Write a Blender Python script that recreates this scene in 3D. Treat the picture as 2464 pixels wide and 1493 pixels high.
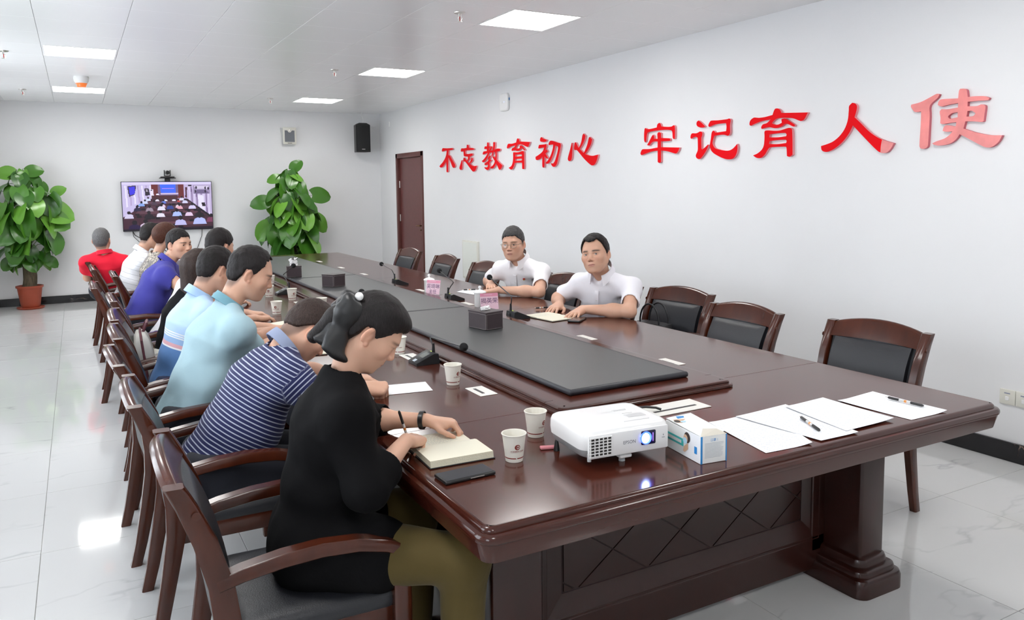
import bpy, bmesh, math, random
import numpy as np
from mathutils import Vector, Matrix, Euler
from mathutils.geometry import tessellate_polygon
random.seed(7)
R = math.radians
PI = math.pi
scene = bpy.context.scene
COL = scene.collection
for _o in list(bpy.data.objects):
    bpy.data.objects.remove(_o)

# ------------------------------------------------------------------ camera
CAM = np.array([-0.8423, -1.6530, 1.5896])
YAW, PITCH, ROLL, FPX, CXP, CYP = 0.50645, 0.08913, -0.01056, 1882.07, 1232.0, 620.0
def _camrot():
    cy, sy = math.cos(YAW), math.sin(YAW); cp, sp = math.cos(PITCH), math.sin(PITCH)
    f = np.array([sy*cp, cy*cp, -sp]); r = np.array([cy, -sy, 0.0]); u = np.cross(r, f)
    c, s = math.cos(ROLL), math.sin(ROLL)
    return np.array([c*r + s*u, -s*r + c*u, f])
CR = _camrot()
camd = bpy.data.cameras.new('camera')
camo = bpy.data.objects.new('camera', camd)
COL.objects.link(camo)
camo.matrix_world = Matrix([[CR[0][i], CR[1][i], -CR[2][i], CAM[i]] for i in range(3)] + [[0, 0, 0, 1]])
camd.sensor_fit = 'HORIZONTAL'
camd.sensor_width = 36.0
camd.lens = FPX/2464*36.0
camd.shift_x = 0.0
camd.shift_y = -(746.5 - CYP)/2464
camd.clip_start = 0.05
scene.camera = camo
# photo pixel -> direction, then the point where it meets a real plane
def ray(u, v):
    return CR.T @ np.array([(u - CXP)/FPX, -(v - CYP)/FPX, 1.0])
def pz(u, v, z):
    d = ray(u, v); return CAM + d*(z - CAM[2])/d[2]
def px(u, v, x):
    d = ray(u, v); return CAM + d*(x - CAM[0])/d[0]
def py(u, v, y):
    d = ray(u, v); return CAM + d*(y - CAM[1])/d[1]

# ------------------------------------------------------------------ world, exposure
world = bpy.data.worlds.new('world')
scene.world = world
world.use_nodes = True
wn = world.node_tree.nodes
wn['Background'].inputs['Color'].default_value = (0.86, 0.93, 1.0, 1)
wn['Background'].inputs['Strength'].default_value = 4.0
vs = scene.view_settings
vs.view_transform = 'Standard'
vs.look = 'None'
vs.exposure = 1.0
vs.gamma = 1.0
vs.use_curve_mapping = False
scene.cycles.max_bounces = 7
scene.cycles.diffuse_bounces = 5
scene.cycles.glossy_bounces = 4
scene.cycles.transmission_bounces = 4
scene.cycles.sample_clamp_indirect = 8.0
scene.cycles.caustics_reflective = False
scene.cycles.caustics_refractive = False
PANEL_LIGHT = 12.0
SCREEN_LIGHT = 0.55

# ------------------------------------------------------------------ materials
MATS = {}
def nd(nt, t, **kw):
    n = nt.nodes.new(t)
    for k, v in kw.items():
        setattr(n, k, v)
    return n
def mat(name, col=(0.8, 0.8, 0.8), rough=0.5, metal=0.0, coat=0.0, spec=0.5, var=0.0, vscale=8.0, vstretch=None,
        bump=0.0, bscale=60.0, emit=None, estr=1.0, vcol=None, sub=0.0, trans=0.0, sheen=0.0):
    if name in MATS:
        return MATS[name]
    m = bpy.data.materials.new(name); m.use_nodes = True
    nt = m.node_tree; p = nt.nodes['Principled BSDF']
    I = p.inputs
    I['Base Color'].default_value = (*col, 1)
    I['Roughness'].default_value = rough
    I['Metallic'].default_value = metal
    I['Specular IOR Level'].default_value = spec
    I['Coat Weight'].default_value = coat
    I['Coat Roughness'].default_value = 0.06
    if sub:
        I['Subsurface Weight'].default_value = sub
        I['Subsurface Radius'].default_value = (0.012, 0.005, 0.003)
        I['Subsurface Scale'].default_value = 0.6
    if trans:
        I['Transmission Weight'].default_value = trans
    if sheen:
        I['Sheen Weight'].default_value = sheen
    if emit:
        I['Emission Color'].default_value = (*emit, 1)
        I['Emission Strength'].default_value = estr
    tc = None
    if var or bump:
        tc = nd(nt, 'ShaderNodeTexCoord')
    if vcol:
        a = nd(nt, 'ShaderNodeVertexColor', layer_name=vcol)
        nt.links.new(a.outputs['Color'], I['Base Color'])
    elif var:
        mp = nd(nt, 'ShaderNodeMapping')
        if vstretch:
            mp.inputs['Scale'].default_value = vstretch
        nt.links.new(tc.outputs['Object'], mp.inputs['Vector'])
        n = nd(nt, 'ShaderNodeTexNoise')
        n.inputs['Scale'].default_value = vscale; n.inputs['Detail'].default_value = 6
        nt.links.new(mp.outputs['Vector'], n.inputs['Vector'])
        r = nd(nt, 'ShaderNodeValToRGB')
        r.color_ramp.elements[0].position = 0.3; r.color_ramp.elements[1].position = 0.7
        r.color_ramp.elements[0].color = (*[c*(1 - var) for c in col], 1)
        r.color_ramp.elements[1].color = (*[min(1, c*(1 + var)) for c in col], 1)
        nt.links.new(n.outputs['Fac'], r.inputs['Fac'])
        nt.links.new(r.outputs['Color'], I['Base Color'])
    if bump:
        n2 = nd(nt, 'ShaderNodeTexNoise'); n2.inputs['Scale'].default_value = bscale; n2.inputs['Detail'].default_value = 4
        nt.links.new(tc.outputs['Object'], n2.inputs['Vector'])
        b = nd(nt, 'ShaderNodeBump'); b.inputs['Strength'].default_value = bump; b.inputs['Distance'].default_value = 0.004
        nt.links.new(n2.outputs['Fac'], b.inputs['Height'])
        nt.links.new(b.outputs['Normal'], I['Normal'])
    MATS[name] = m
    return m

def vein_mat(name, base, vein, vein2, rough, scale, width, fade=0.5, seed=0.0):
    """polished marble: thin branching veins on a plain ground, laid out in world space"""
    m = bpy.data.materials.new(name); m.use_nodes = True
    nt = m.node_tree; p = nt.nodes['Principled BSDF']
    g = nd(nt, 'ShaderNodeNewGeometry')
    oi = nd(nt, 'ShaderNodeObjectInfo')
    add = nd(nt, 'ShaderNodeVectorMath', operation='MULTIPLY_ADD')
    add.inputs[1].default_value = (17.0 + seed, 31.0, 11.0)
    comb = nd(nt, 'ShaderNodeCombineXYZ')
    for k in range(3):
        nt.links.new(oi.outputs['Random'], comb.inputs[k])
    nt.links.new(comb.outputs[0], add.inputs[0]); nt.links.new(g.outputs['Position'], add.inputs[2])
    n1 = nd(nt, 'ShaderNodeTexNoise'); n1.inputs['Scale'].default_value = scale; n1.inputs['Detail'].default_value = 5
    mp = nd(nt, 'ShaderNodeMapping'); mp.inputs['Scale'].default_value = (0.55, 1.5, 1.0); mp.inputs['Rotation'].default_value = (0, 0, R(18))
    nt.links.new(add.outputs[0], mp.inputs['Vector']); nt.links.new(mp.outputs[0], n1.inputs['Vector'])
    s = nd(nt, 'ShaderNodeMath', operation='SUBTRACT'); s.inputs[1].default_value = 0.5
    ab = nd(nt, 'ShaderNodeMath', operation='ABSOLUTE')
    nt.links.new(n1.outputs['Fac'], s.inputs[0]); nt.links.new(s.outputs[0], ab.inputs[0])
    rp = nd(nt, 'ShaderNodeValToRGB')
    e = rp.color_ramp.elements
    e[0].position = 0.0; e[0].color = (1, 1, 1, 1); e[1].position = width; e[1].color = (0, 0, 0, 1)
    nt.links.new(ab.outputs[0], rp.inputs['Fac'])
    n2 = nd(nt, 'ShaderNodeTexNoise'); n2.inputs['Scale'].default_value = scale*1.7
    nt.links.new(add.outputs[0], n2.inputs['Vector'])
    r2 = nd(nt, 'ShaderNodeValToRGB'); r2.color_ramp.elements[0].position = fade; r2.color_ramp.elements[1].position = fade + 0.18
    nt.links.new(n2.outputs['Fac'], r2.inputs['Fac'])
    mu = nd(nt, 'ShaderNodeMath', operation='MULTIPLY')
    nt.links.new(rp.outputs['Color'], mu.inputs[0]); nt.links.new(r2.outputs['Color'], mu.inputs[1])
    cm = nd(nt, 'ShaderNodeMix', data_type='RGBA')
    cm.inputs['A'].default_value = (*vein, 1); cm.inputs['B'].default_value = (*vein2, 1)
    n3 = nd(nt, 'ShaderNodeTexNoise'); n3.inputs['Scale'].default_value = 9
    nt.links.new(add.outputs[0], n3.inputs['Vector']); nt.links.new(n3.outputs['Fac'], cm.inputs['Factor'])
    mx = nd(nt, 'ShaderNodeMix', data_type='RGBA')
    mx.inputs['A'].default_value = (*base, 1)
    nt.links.new(mu.outputs[0], mx.inputs['Factor']); nt.links.new(cm.outputs['Result'], mx.inputs['B'])
    nt.links.new(mx.outputs['Result'], p.inputs['Base Color'])
    p.inputs['Roughness'].default_value = rough
    MATS[name] = m
    return m

# ------------------------------------------------------------------ mesh helpers
class MB:
    """collects shapes that become ONE mesh object"""
    def __init__(self):
        self.v, self.f, self.m = [], [], []
    def add(self, vs_, fs, mi=0):
        o = len(self.v)
        self.v += [tuple(p) for p in vs_]
        self.f += [tuple(i + o for i in f) for f in fs]
        self.m += [mi]*len(fs)
        return self
    def box(self, c, s, r=0.0, seg=2, rot=None, mi=0):
        bm = bmesh.new()
        bmesh.ops.create_cube(bm, size=1.0)
        for v in bm.verts:
            v.co = Vector((v.co.x*s[0], v.co.y*s[1], v.co.z*s[2]))
        if r > 0:
            bmesh.ops.bevel(bm, geom=list(bm.edges), offset=r, segments=seg, affect='EDGES', profile=0.5)
        M = rot if rot is not None else Matrix.Identity(3)
        vs_ = [M @ v.co + Vector(c) for v in bm.verts]
        bm.verts.index_update()
        fs = [[v.index for v in f.verts] for f in bm.faces]
        bm.free()
        return self.add(vs_, fs, mi)
    def rings(self, rs, closed=True, cap0=True, cap1=True, mi=0):
        n = len(rs[0]); vs_ = [p for r in rs for p in r]; fs = []
        for i in range(len(rs) - 1):
            for j in range(n if closed else n - 1):
                k = (j + 1) % n
                fs.append((i*n + j, i*n + k, (i + 1)*n + k, (i + 1)*n + j))
        if cap0: fs.append(tuple(reversed(range(n))))
        if cap1: fs.append(tuple((len(rs) - 1)*n + j for j in range(n)))
        return self.add(vs_, fs, mi)
    def tube(self, pts, rad, n=10, mi=0, cap=True):
        pts = [Vector(p) for p in pts]
        if not hasattr(rad, '__len__'): rad = [rad]*len(pts)
        rs = []; up = None
        for i, p in enumerate(pts):
            d = (pts[min(i + 1, len(pts) - 1)] - pts[max(i - 1, 0)]).normalized()
            if up is None:
                up = Vector((0, 0, 1)) if abs(d.z) < 0.9 else Vector((1, 0, 0))
            a = d.cross(up).normalized(); b = a.cross(d).normalized(); up = b
            rs.append([p + a*rad[i]*math.cos(t) + b*rad[i]*math.sin(t) for t in [2*PI*k/n for k in range(n)]])
        return self.rings(rs, True, cap, cap, mi)
    def lathe(self, prof, n=24, c=(0, 0, 0), mi=0, M=None):
        rs = []
        for r, z in prof:
            ring = [Vector((r*math.cos(t), r*math.sin(t), z)) for t in [2*PI*k/n for k in range(n)]]
            rs.append([(M @ p if M else p) + Vector(c) for p in ring])
        return self.rings(rs, True, prof[0][0] > 1e-5, prof[-1][0] > 1e-5, mi)
    def poly(self, contours, fmap, t0, t1, mi_front=0, mi_side=1):
        """flat outline (with holes) given thickness; fmap(u, v, t) -> world point"""
        flat = [p for c in contours for p in c]
        tris = tessellate_polygon([[Vector((p[0], p[1], 0)) for p in c] for c in contours])
        vs_ = [fmap(p[0], p[1], t1) for p in flat]
        self.add(vs_, [tuple(t) for t in tris], mi_front)
        vs0 = [fmap(p[0], p[1], t0) for p in flat]
        o = 0; n = len(flat); fs = []
        for c in contours:
            for j in range(len(c)):
                k = (j + 1) % len(c)
                fs.append((o + j, o + k, n + o + k, n + o + j))
            o += len(c)
        self.add(vs_ + vs0, fs, mi_side)
        self.add(vs0, [tuple(reversed(t)) for t in tris], mi_side)
        return self
    def build(self, name, mats, parent=None, smooth=40, normals=True):
        me = bpy.data.meshes.new(name)
        me.from_pydata([tuple(p) for p in self.v], [], self.f)
        if not isinstance(mats, (list, tuple)): mats = [mats]
        for m in mats: me.materials.append(m)
        me.polygons.foreach_set('material_index', self.m)
        if normals:
            bm = bmesh.new(); bm.from_mesh(me)
            bmesh.ops.recalc_face_normals(bm, faces=bm.faces[:])
            bm.to_mesh(me); bm.free()
        if smooth:
            me.shade_smooth()
            me.set_sharp_from_angle(angle=R(smooth))
        me.update()
        return link(name, me, parent)
def link(name, data, parent=None):
    o = bpy.data.objects.new(name, data)
    COL.objects.link(o)
    if parent is not None:
        o.parent = parent
    return o
def empty(name, loc=(0, 0, 0), rz=0.0):
    o = link(name, None)
    o.empty_display_size = 0.1
    o.location = loc; o.rotation_euler = (0, 0, rz)
    return o
def tag(o, label=None, cat=None, group=None, kind=None):
    if label: o['label'] = label
    if cat: o['category'] = cat
    if group: o['group'] = group
    if kind: o['kind'] = kind
    return o
def copy_tree(o, parent=None):
    c = o.copy(); COL.objects.link(c); c.parent = parent
    for ch in o.children:
        copy_tree(ch, c)
    return c
def catmull(pts, n=4, closed=True, corner=55):
    """smooth outline through traced points; sharp turns stay sharp"""
    out = []; N = len(pts)
    P = [np.array(p, float) for p in pts]
    sharp = []
    for i in range(N):
        a, b = P[i] - P[i - 1], P[(i + 1) % N] - P[i]
        ang = abs(math.degrees(math.atan2(a[0]*b[1] - a[1]*b[0], a @ b)))
        sharp.append(ang > corner)
    for i in range(N):
        p1, p2 = P[i], P[(i + 1) % N]
        t1 = (P[(i + 1) % N] - P[i - 1])/2 if not sharp[i] else (p2 - p1)*0.9
        t2 = (P[(i + 2) % N] - P[i])/2 if not sharp[(i + 1) % N] else (p2 - p1)*0.9
        L = np.linalg.norm(p2 - p1)
        for t_ in (t1, t2):
            l_ = np.linalg.norm(t_)
            if l_ > 1.3*L: t_ *= 1.3*L/l_
        for k in range(n):
            t = k/n
            h = (2*t**3 - 3*t**2 + 1)*p1 + (t**3 - 2*t**2 + t)*t1 + (-2*t**3 + 3*t**2)*p2 + (t**3 - t**2)*t2
            out.append((h[0], h[1]))
    return out
def text_mesh(name, body, size, mat_, M, parent=None, extrude=0.0, align='CENTER'):
    """lettering from the built-in typeface, turned into a mesh lying in the plane of matrix M"""
    c = bpy.data.curves.new(name, 'FONT'); c.body = body; c.size = size; c.extrude = extrude
    c.align_x = align; c.align_y = 'CENTER'; c.resolution_u = 3
    t = bpy.data.objects.new(name, c); COL.objects.link(t)
    dg = bpy.context.evaluated_depsgraph_get()
    me = bpy.data.meshes.new_from_object(t.evaluated_get(dg))
    bpy.data.objects.remove(t); bpy.data.curves.remove(c)
    me.name = name
    me.transform(M); me.materials.clear(); me.materials.append(mat_)
    return link(name, me, parent)
def frame(o, ex, ey):
    """matrix whose x axis is ex, y axis ey, at o"""
    ex = Vector(ex).normalized(); ey = Vector(ey); ey = (ey - ex*ey.dot(ex)).normalized(); ez = ex.cross(ey)
    return Matrix([[ex[i], ey[i], ez[i], o[i]] for i in range(3)] + [[0, 0, 0, 1]])
# ------------------------------------------------------------------ the room
XW, XL, YB, YF, H = 3.755, -2.24, 11.262, -4.2, 2.86
M_wall = mat('white_paint', (0.765, 0.767, 0.775), 0.55, var=0.012, vscale=1.5, bump=0.02, bscale=180)
M_ceil = mat('ceiling_enamel', (0.88, 0.88, 0.885), 0.25, spec=0.2)
M_groove = mat('ceiling_joint', (0.86, 0.86, 0.86), 0.4)
M_grout = mat('tile_grout', (0.55, 0.55, 0.53), 0.7)
M_tile = vein_mat('white_marble_tile', (0.56, 0.56, 0.555), (0.41, 0.41, 0.42), (0.475, 0.47, 0.465), 0.055, 1.1, 0.009, 0.44)
M_black = vein_mat('black_marble', (0.012, 0.012, 0.014), (0.50, 0.48, 0.44), (0.34, 0.16, 0.08), 0.12, 3.2, 0.012, 0.55, 4.0)

def struct(name, mb, m, parent=None, **kw):
    o = mb.build(name, m, parent, **kw)
    if parent is None: o['kind'] = 'structure'
    return o
# floor: polished tiles with thin joints on a grout bed
floor = struct('floor', MB().box(((XL + XW)/2, (YF + YB)/2, -0.06), (XW - XL + 0.4, YB - YF + 0.4, 0.1)), M_grout, smooth=0)
TS, TG = 0.8, 0.0022
_tx0, _ty0 = -2.66, 0.67 - 0.8*7
tile_me = {}
ix = 0
x = _tx0
while x < XW:
    y = _ty0
    while y < YB:
        x0, x1 = max(x, XL), min(x + TS, XW); y0, y1 = max(y, YF), min(y + TS, YB)
        if x1 - x0 > 0.02 and y1 - y0 > 0.02:
            key = (round(x1 - x0, 3), round(y1 - y0, 3))
            if key not in tile_me:
                t = MB().box((0, 0, 0), (key[0] - TG, key[1] - TG, 0.02), 0.0007, 1).build('floor_tile', M_tile, floor, smooth=0)
                tile_me[key] = t.data
            else:
                t = link('floor_tile', tile_me[key], floor)
            t.location = ((x0 + x1)/2, (y0 + y1)/2, -0.0100)
        y += TS
    x += TS
# ceiling: 600 mm enamelled panels on a hidden grid, lamps let into it
ceil = struct('ceiling', MB().box(((XL + XW)/2, (YF + YB)/2, H + 0.066), (XW - XL + 0.4, YB - YF + 0.4, 0.1)), M_groove, smooth=0)
GX0, GY0 = -2.24, 0.33 - 0.6*8
lamp_cells = set()
for i in (2, 7):
    for j in (3, 8, 13, 18, 23):
        lamp_cells.add((i, j))
pan = None
for i in range(10):
    for j in range(28):
        x0, y0 = GX0 + 0.6*i, GY0 + 0.6*j
        if y0 > YB - 0.05 or (i, j) in lamp_cells: continue
        x1, y1 = min(x0 + 0.6, XW), min(y0 + 0.6, YB)
        if y1 - y0 > 0.599:
            if pan is None:
                t = MB().box((0, 0, 0), (0.5975, 0.5995, 0.016), 0.0022, 2).build('ceiling_panel', M_ceil, ceil, smooth=0); pan = t.data
            else:
                t = link('ceiling_panel', pan, ceil)
        else:
            t = MB().box((0, 0, 0), (x1 - x0 - 0.0025, y1 - y0 - 0.0005, 0.016), 0.0015, 2).build('ceiling_panel', M_ceil, ceil, smooth=0)
        t.location = ((x0 + x1)/2, (y0 + y1)/2, H + 0.008)
M_lampframe = mat('lamp_frame_white', (0.8, 0.8, 0.8), 0.4)
M_lamp = mat('lamp_diffuser', (0.9, 0.9, 0.9), 0.5, emit=(1.0, 0.985, 0.96), estr=PANEL_LIGHT)
lamp0 = None
for (i, j) in sorted(lamp_cells):
    cx_, cy_ = GX0 + 0.6*i + 0.3, GY0 + 0.6*j + 0.3
    if cy_ > YB: continue
    if lamp0 is None:
        lamp0 = L_ = empty('ceiling_lamp')
        f_ = MB()
        for sx, sy, lx, ly in ((-1, 0, 0.016, 0.596), (1, 0, 0.016, 0.596), (0, -1, 0.564, 0.016), (0, 1, 0.564, 0.016)):
            f_.box((sx*0.29, sy*0.29, 0.008), (lx, ly, 0.018), 0.002, 1)
        f_.build('lamp_frame', M_lampframe, L_, smooth=0)
        MB().box((0, 0, 0.009), (0.563, 0.563, 0.012)).build('diffuser', M_lamp, L_, smooth=0)
    else:
        L_ = copy_tree(lamp0)
    L_.location = (cx_, cy_, H - 0.001)
    tag(L_, 'square glowing panel lamp set flush in the white ceiling', 'ceiling lamp', 'square panel lamps in the ceiling')
# walls (left wall has the windows that light the room, right wall the door)
T = 0.2
DY0, DY1, DZ = 9.363, 10.494, 2.155
wr = MB()
wr.box((XW + T/2, (YF + DY0)/2, H/2 + 0.05), (T, DY0 - YF, H + 0.1))
wr.box((XW + T/2, (DY1 + YB + T)/2, H/2 + 0.05), (T, YB + T - DY1, H + 0.1))
wr.box((XW + T/2, (DY0 + DY1)/2, (DZ + H + 0.1)/2), (T, DY1 - DY0, H + 0.1 - DZ))
struct('wall_right', wr, M_wall, smooth=0)
struct('wall_back', MB().box(((XL + XW)/2, YB + T/2, H/2 + 0.05), (XW - XL, T, H + 0.1)), M_wall, smooth=0)
struct('wall_front', MB().box(((XL + XW)/2, YF - T/2, H/2 + 0.05), (XW - XL, T, H + 0.1)), M_wall, smooth=0)
WINS = [(-2.6, -1.4), (0.2, 1.8), (2.8, 4.8), (5.8, 7.8), (9.0, 9.8)]  # last opening is added to brighten the back wall and ceiling
WZ0, WZ1 = 0.95, 2.45
wl = MB()
ys = [YF] + [q for w_ in WINS for q in w_] + [YB + T]
for k in range(0, len(ys), 2):
    wl.box((XL - T/2, (ys[k] + ys[k + 1])/2, H/2 + 0.05), (T, ys[k + 1] - ys[k], H + 0.1))
for a_, b_ in WINS:
    wl.box((XL - T/2, (a_ + b_)/2, WZ0/2), (T, b_ - a_, WZ0))
    wl.box((XL - T/2, (a_ + b_)/2, (WZ1 + H + 0.1)/2), (T, b_ - a_, H + 0.1 - WZ1))
struct('wall_left', wl, M_wall, smooth=0)
M_alu = mat('window_frame_white', (0.75, 0.75, 0.76), 0.35)
M_glass = bpy.data.materials.new('window_glass'); M_glass.use_nodes = True
_nt = M_glass.node_tree; _nt.nodes.remove(_nt.nodes['Principled BSDF'])
_mix = nd(_nt, 'ShaderNodeMixShader'); _mix.inputs[0].default_value = 0.06
_a = nd(_nt, 'ShaderNodeBsdfTransparent'); _b = nd(_nt, 'ShaderNodeBsdfGlossy'); _b.inputs['Roughness'].default_value = 0.02
_nt.links.new(_a.outputs[0], _mix.inputs[1]); _nt.links.new(_b.outputs[0], _mix.inputs[2])
_nt.links.new(_mix.outputs[0], _nt.nodes['Material Output'].inputs['Surface'])
for k, (a_, b_) in enumerate(WINS):
    w_ = MB(); xm = XL - 0.10; c_ = (a_ + b_)/2
    for yy in (a_ + 0.025, c_, b_ - 0.025):
        w_.box((xm, yy, (WZ0 + WZ1)/2), (0.06, 0.05, WZ1 - WZ0), 0.004, 1)
    for zz in (WZ0 + 0.025, WZ1 - 0.025):
        w_.box((xm, c_, zz), (0.056, b_ - a_ - 0.004, 0.05), 0.004, 1)
    wo = struct('window_%d' % (k + 1), w_, M_alu, smooth=0)  # the final one frames the opening added for extra light
    for s_ in (-1, 1):
        MB().box((xm, c_ + s_*(b_ - a_)/4, (WZ0 + WZ1)/2), (0.006, (b_ - a_)/2 - 0.06, WZ1 - WZ0 - 0.09)).build('window_pane', M_glass, wo, smooth=0)
# black marble skirting, laid in lengths
def skirting(name, p0, p1, inward, n):
    root = empty(name); root['kind'] = 'structure'
    d = (Vector(p1) - Vector(p0)); L_ = d.length/n; d.normalize()
    ang = math.atan2(d.y, d.x)
    for k in range(n):
        c = Vector(p0) + d*(L_*(k + 0.5)) + Vector(inward)*0.009
        o = MB().box((0, 0, 0.055), (L_ - 0.0015, 0.018, 0.11), 0.002, 1).build('skirting_slab', M_black, root, smooth=0)
        o.location = (c.x, c.y, 0.0); o.rotation_euler = (0, 0, ang)
skirting('baseboard_back', (XL, YB), (XW, YB), (0, -1), 7)
skirting('baseboard_right', (XW, YF), (XW, DY0 - 0.0), (-1, 0), 17)
skirting('baseboard_corner', (XW, DY1), (XW, YB), (-1, 0), 1)
skirting('baseboard_left', (XL, YF), (XL, YB), (1, 0), 19)
skirting('baseboard_front', (XL, YF), (XW, YF), (0, 1), 7)
# ------------------------------------------------------------------ door in the right wall
M_door = mat('door_brown_steel', (0.115, 0.030, 0.027), 0.38, var=0.08, vscale=30, coat=0.1)
M_doorframe = mat('door_frame_brown', (0.10, 0.028, 0.024), 0.4, var=0.06, vscale=20)
M_steel = mat('brushed_steel', (0.62, 0.6, 0.57), 0.3, metal=1.0)
M_brass = mat('aged_brass', (0.30, 0.17, 0.09), 0.35, metal=0.85)
dr = empty('door_1'); dr['kind'] = 'structure'
f_ = MB(); fw = 0.075
f_.box((XW + 0.03, DY0 + fw/2, DZ/2), (0.09, fw, DZ), 0.006, 2)
f_.box((XW + 0.03, DY1 - fw/2, DZ/2), (0.09, fw, DZ), 0.006, 2)
f_.box((XW + 0.03, (DY0 + DY1)/2, DZ - fw/2), (0.09, DY1 - DY0, fw), 0.006, 2)
f_.box((XW + 0.15, (DY0 + DY1)/2, DZ/2), (0.02, DY1 - DY0, DZ))
f_.build('door_frame', M_doorframe, dr)
leaf = MB().box((XW + 0.052, (DY0 + DY1)/2, (DZ - fw)/2 + 0.004), (0.045, DY1 - DY0 - 2*fw - 0.01, DZ - fw - 0.012), 0.004, 1).build('door_leaf', M_door, dr)
for zz in (1.66, 1.12):
    MB().tube([(XW + 0.022, DY1 - fw - 0.004, zz - 0.055), (XW + 0.022, DY1 - fw - 0.004, zz + 0.055)], 0.009, 10).build('hinge', M_steel, dr)
hm = MB(); hy = DY0 + fw + 0.075; hx = XW + 0.029
hm.box((hx, hy, 0.985), (0.012, 0.042, 0.26), 0.004, 2)
hm.tube([(hx, hy, 1.02), (hx - 0.045, hy, 1.02), (hx - 0.052, hy + 0.03, 1.02), (hx - 0.052, hy + 0.125, 1.018)], [0.011, 0.011, 0.011, 0.009], 10)
hm.tube([(hx, hy, 0.955), (hx - 0.03, hy, 0.955), (hx - 0.034, hy + 0.03, 0.955)], [0.01, 0.01, 0.006], 10)
hm.build('door_handle', M_brass, leaf)
# ------------------------------------------------------------------ conference table
TW, TL, TZ = 2.145, 8.493, 0.76
M_wood = mat('mahogany_lacquer', (0.062, 0.014, 0.008), 0.15, var=0.22, vscale=5.0, vstretch=(9, 0.7, 6), coat=0.0)
M_wood_side = mat('mahogany_lacquer_edge', (0.045, 0.010, 0.006), 0.16, var=0.10, vscale=4.0, vstretch=(2, 2, 6), coat=0.0)
M_panel = mat('mahogany_panel', (0.026, 0.007, 0.005), 0.25, var=0.18, vscale=6.0, vstretch=(5, 5, 0.8), coat=0.0)
M_leatherpad = mat('black_leather_top', (0.052, 0.053, 0.055), 0.36, bump=0.25, bscale=420)
M_leatheredge = mat('black_leather_edge', (0.022, 0.023, 0.030), 0.35, bump=0.15, bscale=300)
M_plate = mat('white_plastic_plate', (0.78, 0.77, 0.72), 0.35)
M_blk = mat('black_plastic', (0.012, 0.012, 0.013), 0.35)
table = tag(empty('conference_table'), 'long dark red lacquered conference table with a raised centre and moulded edges', 'table')
SECT = [0.0, 0.805, 2.98, 5.28, TL - 0.805, TL]
RX0, RX1, RY0, RY1 = 0.672, TW - 0.672, 0.705, TL - 0.705
def rrect_pts(x0, x1, y0, y1, r, n=5):
    out = []
    for cx_, cy_, a0 in ((x1 - r, y1 - r, 0), (x0 + r, y1 - r, 90), (x0 + r, y0 + r, 180), (x1 - r, y0 + r, 270)):
        for k in range(n + 1):
            a = R(a0 + 90*k/n); out.append((cx_ + r*math.cos(a), cy_ + r*math.sin(a), math.cos(a), math.sin(a)))
    return out
# table boards: one per section, top surface flat
for k in range(5):
    y0, y1 = SECT[k], SECT[k + 1]
    MB().box((TW/2, (y0 + y1)/2, TZ - 0.02), (TW - 0.002, y1 - y0 - 0.0016, 0.04), 0.0008, 1).build('table_board', M_wood, table, smooth=0)
EDGE = [(-0.002, TZ), (0.002, TZ), (0.008, TZ - 0.002), (0.013, TZ - 0.007), (0.0145, TZ - 0.012), (0.0145, TZ - 0.0145),
        (0.020, TZ - 0.015), (0.028, TZ - 0.017), (0.033, TZ - 0.023), (0.034, TZ - 0.030), (0.0315, TZ - 0.037), (0.027, TZ - 0.040),
        (0.027, TZ - 0.043), (0.013, TZ - 0.091), (-0.06, TZ - 0.092), (-0.06, TZ - 0.03)]
def edge_sweep(path, name):
    """path: (x, y, nx, ny) with the normal pointing out of the table"""
    MB().rings([[Vector((x + nx*d, y + ny*d, z)) for d, z in EDGE] for x, y, nx, ny in path], True).build(name, M_wood_side, table, smooth=35)
rc = 0.02
out = rrect_pts(0, TW, 0, TL, rc)
n5 = 6
g = 0.0012
far = [(TW, SECT[4] + g, 1, 0)] + out[0:n5] + out[n5:2*n5] + [(0, SECT[4] + g, -1, 0)]
near = [(0, SECT[1] - g, -1, 0)] + out[2*n5:3*n5] + out[3*n5:4*n5] + [(TW, SECT[1] - g, 1, 0)]
edge_sweep(far, 'edge_moulding'); edge_sweep(near, 'edge_moulding')
for k in (1, 2, 3):
    edge_sweep([(0, SECT[k + 1] - g, -1, 0), (0, SECT[k] + g, -1, 0)], 'edge_moulding')
    edge_sweep([(TW, SECT[k] + g, 1, 0), (TW, SECT[k + 1] - g, 1, 0)], 'edge_moulding')
# raised centre with a double-bead moulding around it
RZ = 0.787
BEAD = [(-0.02, TZ - 0.003), (0.030, TZ - 0.003), (0.034, TZ + 0.004), (0.033, TZ + 0.010), (0.028, TZ + 0.0135), (0.020, TZ + 0.0135),
        (0.0185, TZ + 0.016), (0.019, TZ + 0.022), (0.014, TZ + 0.0265), (0.004, TZ + 0.027), (0.0, RZ), (-0.02, RZ)]
rim = rrect_pts(RX0, RX1, RY0, RY1, 0.012)
def bead(path):
    MB().rings([[Vector((x + nx*d, y + ny*d, z)) for d, z in BEAD] for x, y, nx, ny in path], True).build('centre_moulding', M_wood_side, table, smooth=35)
bead([(RX1, SECT[4] + g, 1, 0)] + rim[0:12] + [(RX0, SECT[4] + g, -1, 0)])
bead([(RX0, SECT[1] - g, -1, 0)] + rim[12:24] + [(RX1, SECT[1] - g, 1, 0)])
for k in (1, 2, 3):
    bead([(RX0, SECT[k + 1] - g, -1, 0), (RX0, SECT[k] + g, -1, 0)])
    bead([(RX1, SECT[k] + g, 1, 0), (RX1, SECT[k + 1] - g, 1, 0)])
MB().box((TW/2, TL/2, (TZ + RZ)/2), (RX1 - RX0 - 0.040, RY1 - RY0 - 0.040, RZ - TZ), 0.0).build('centre_board', M_wood, table, smooth=0)
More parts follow.
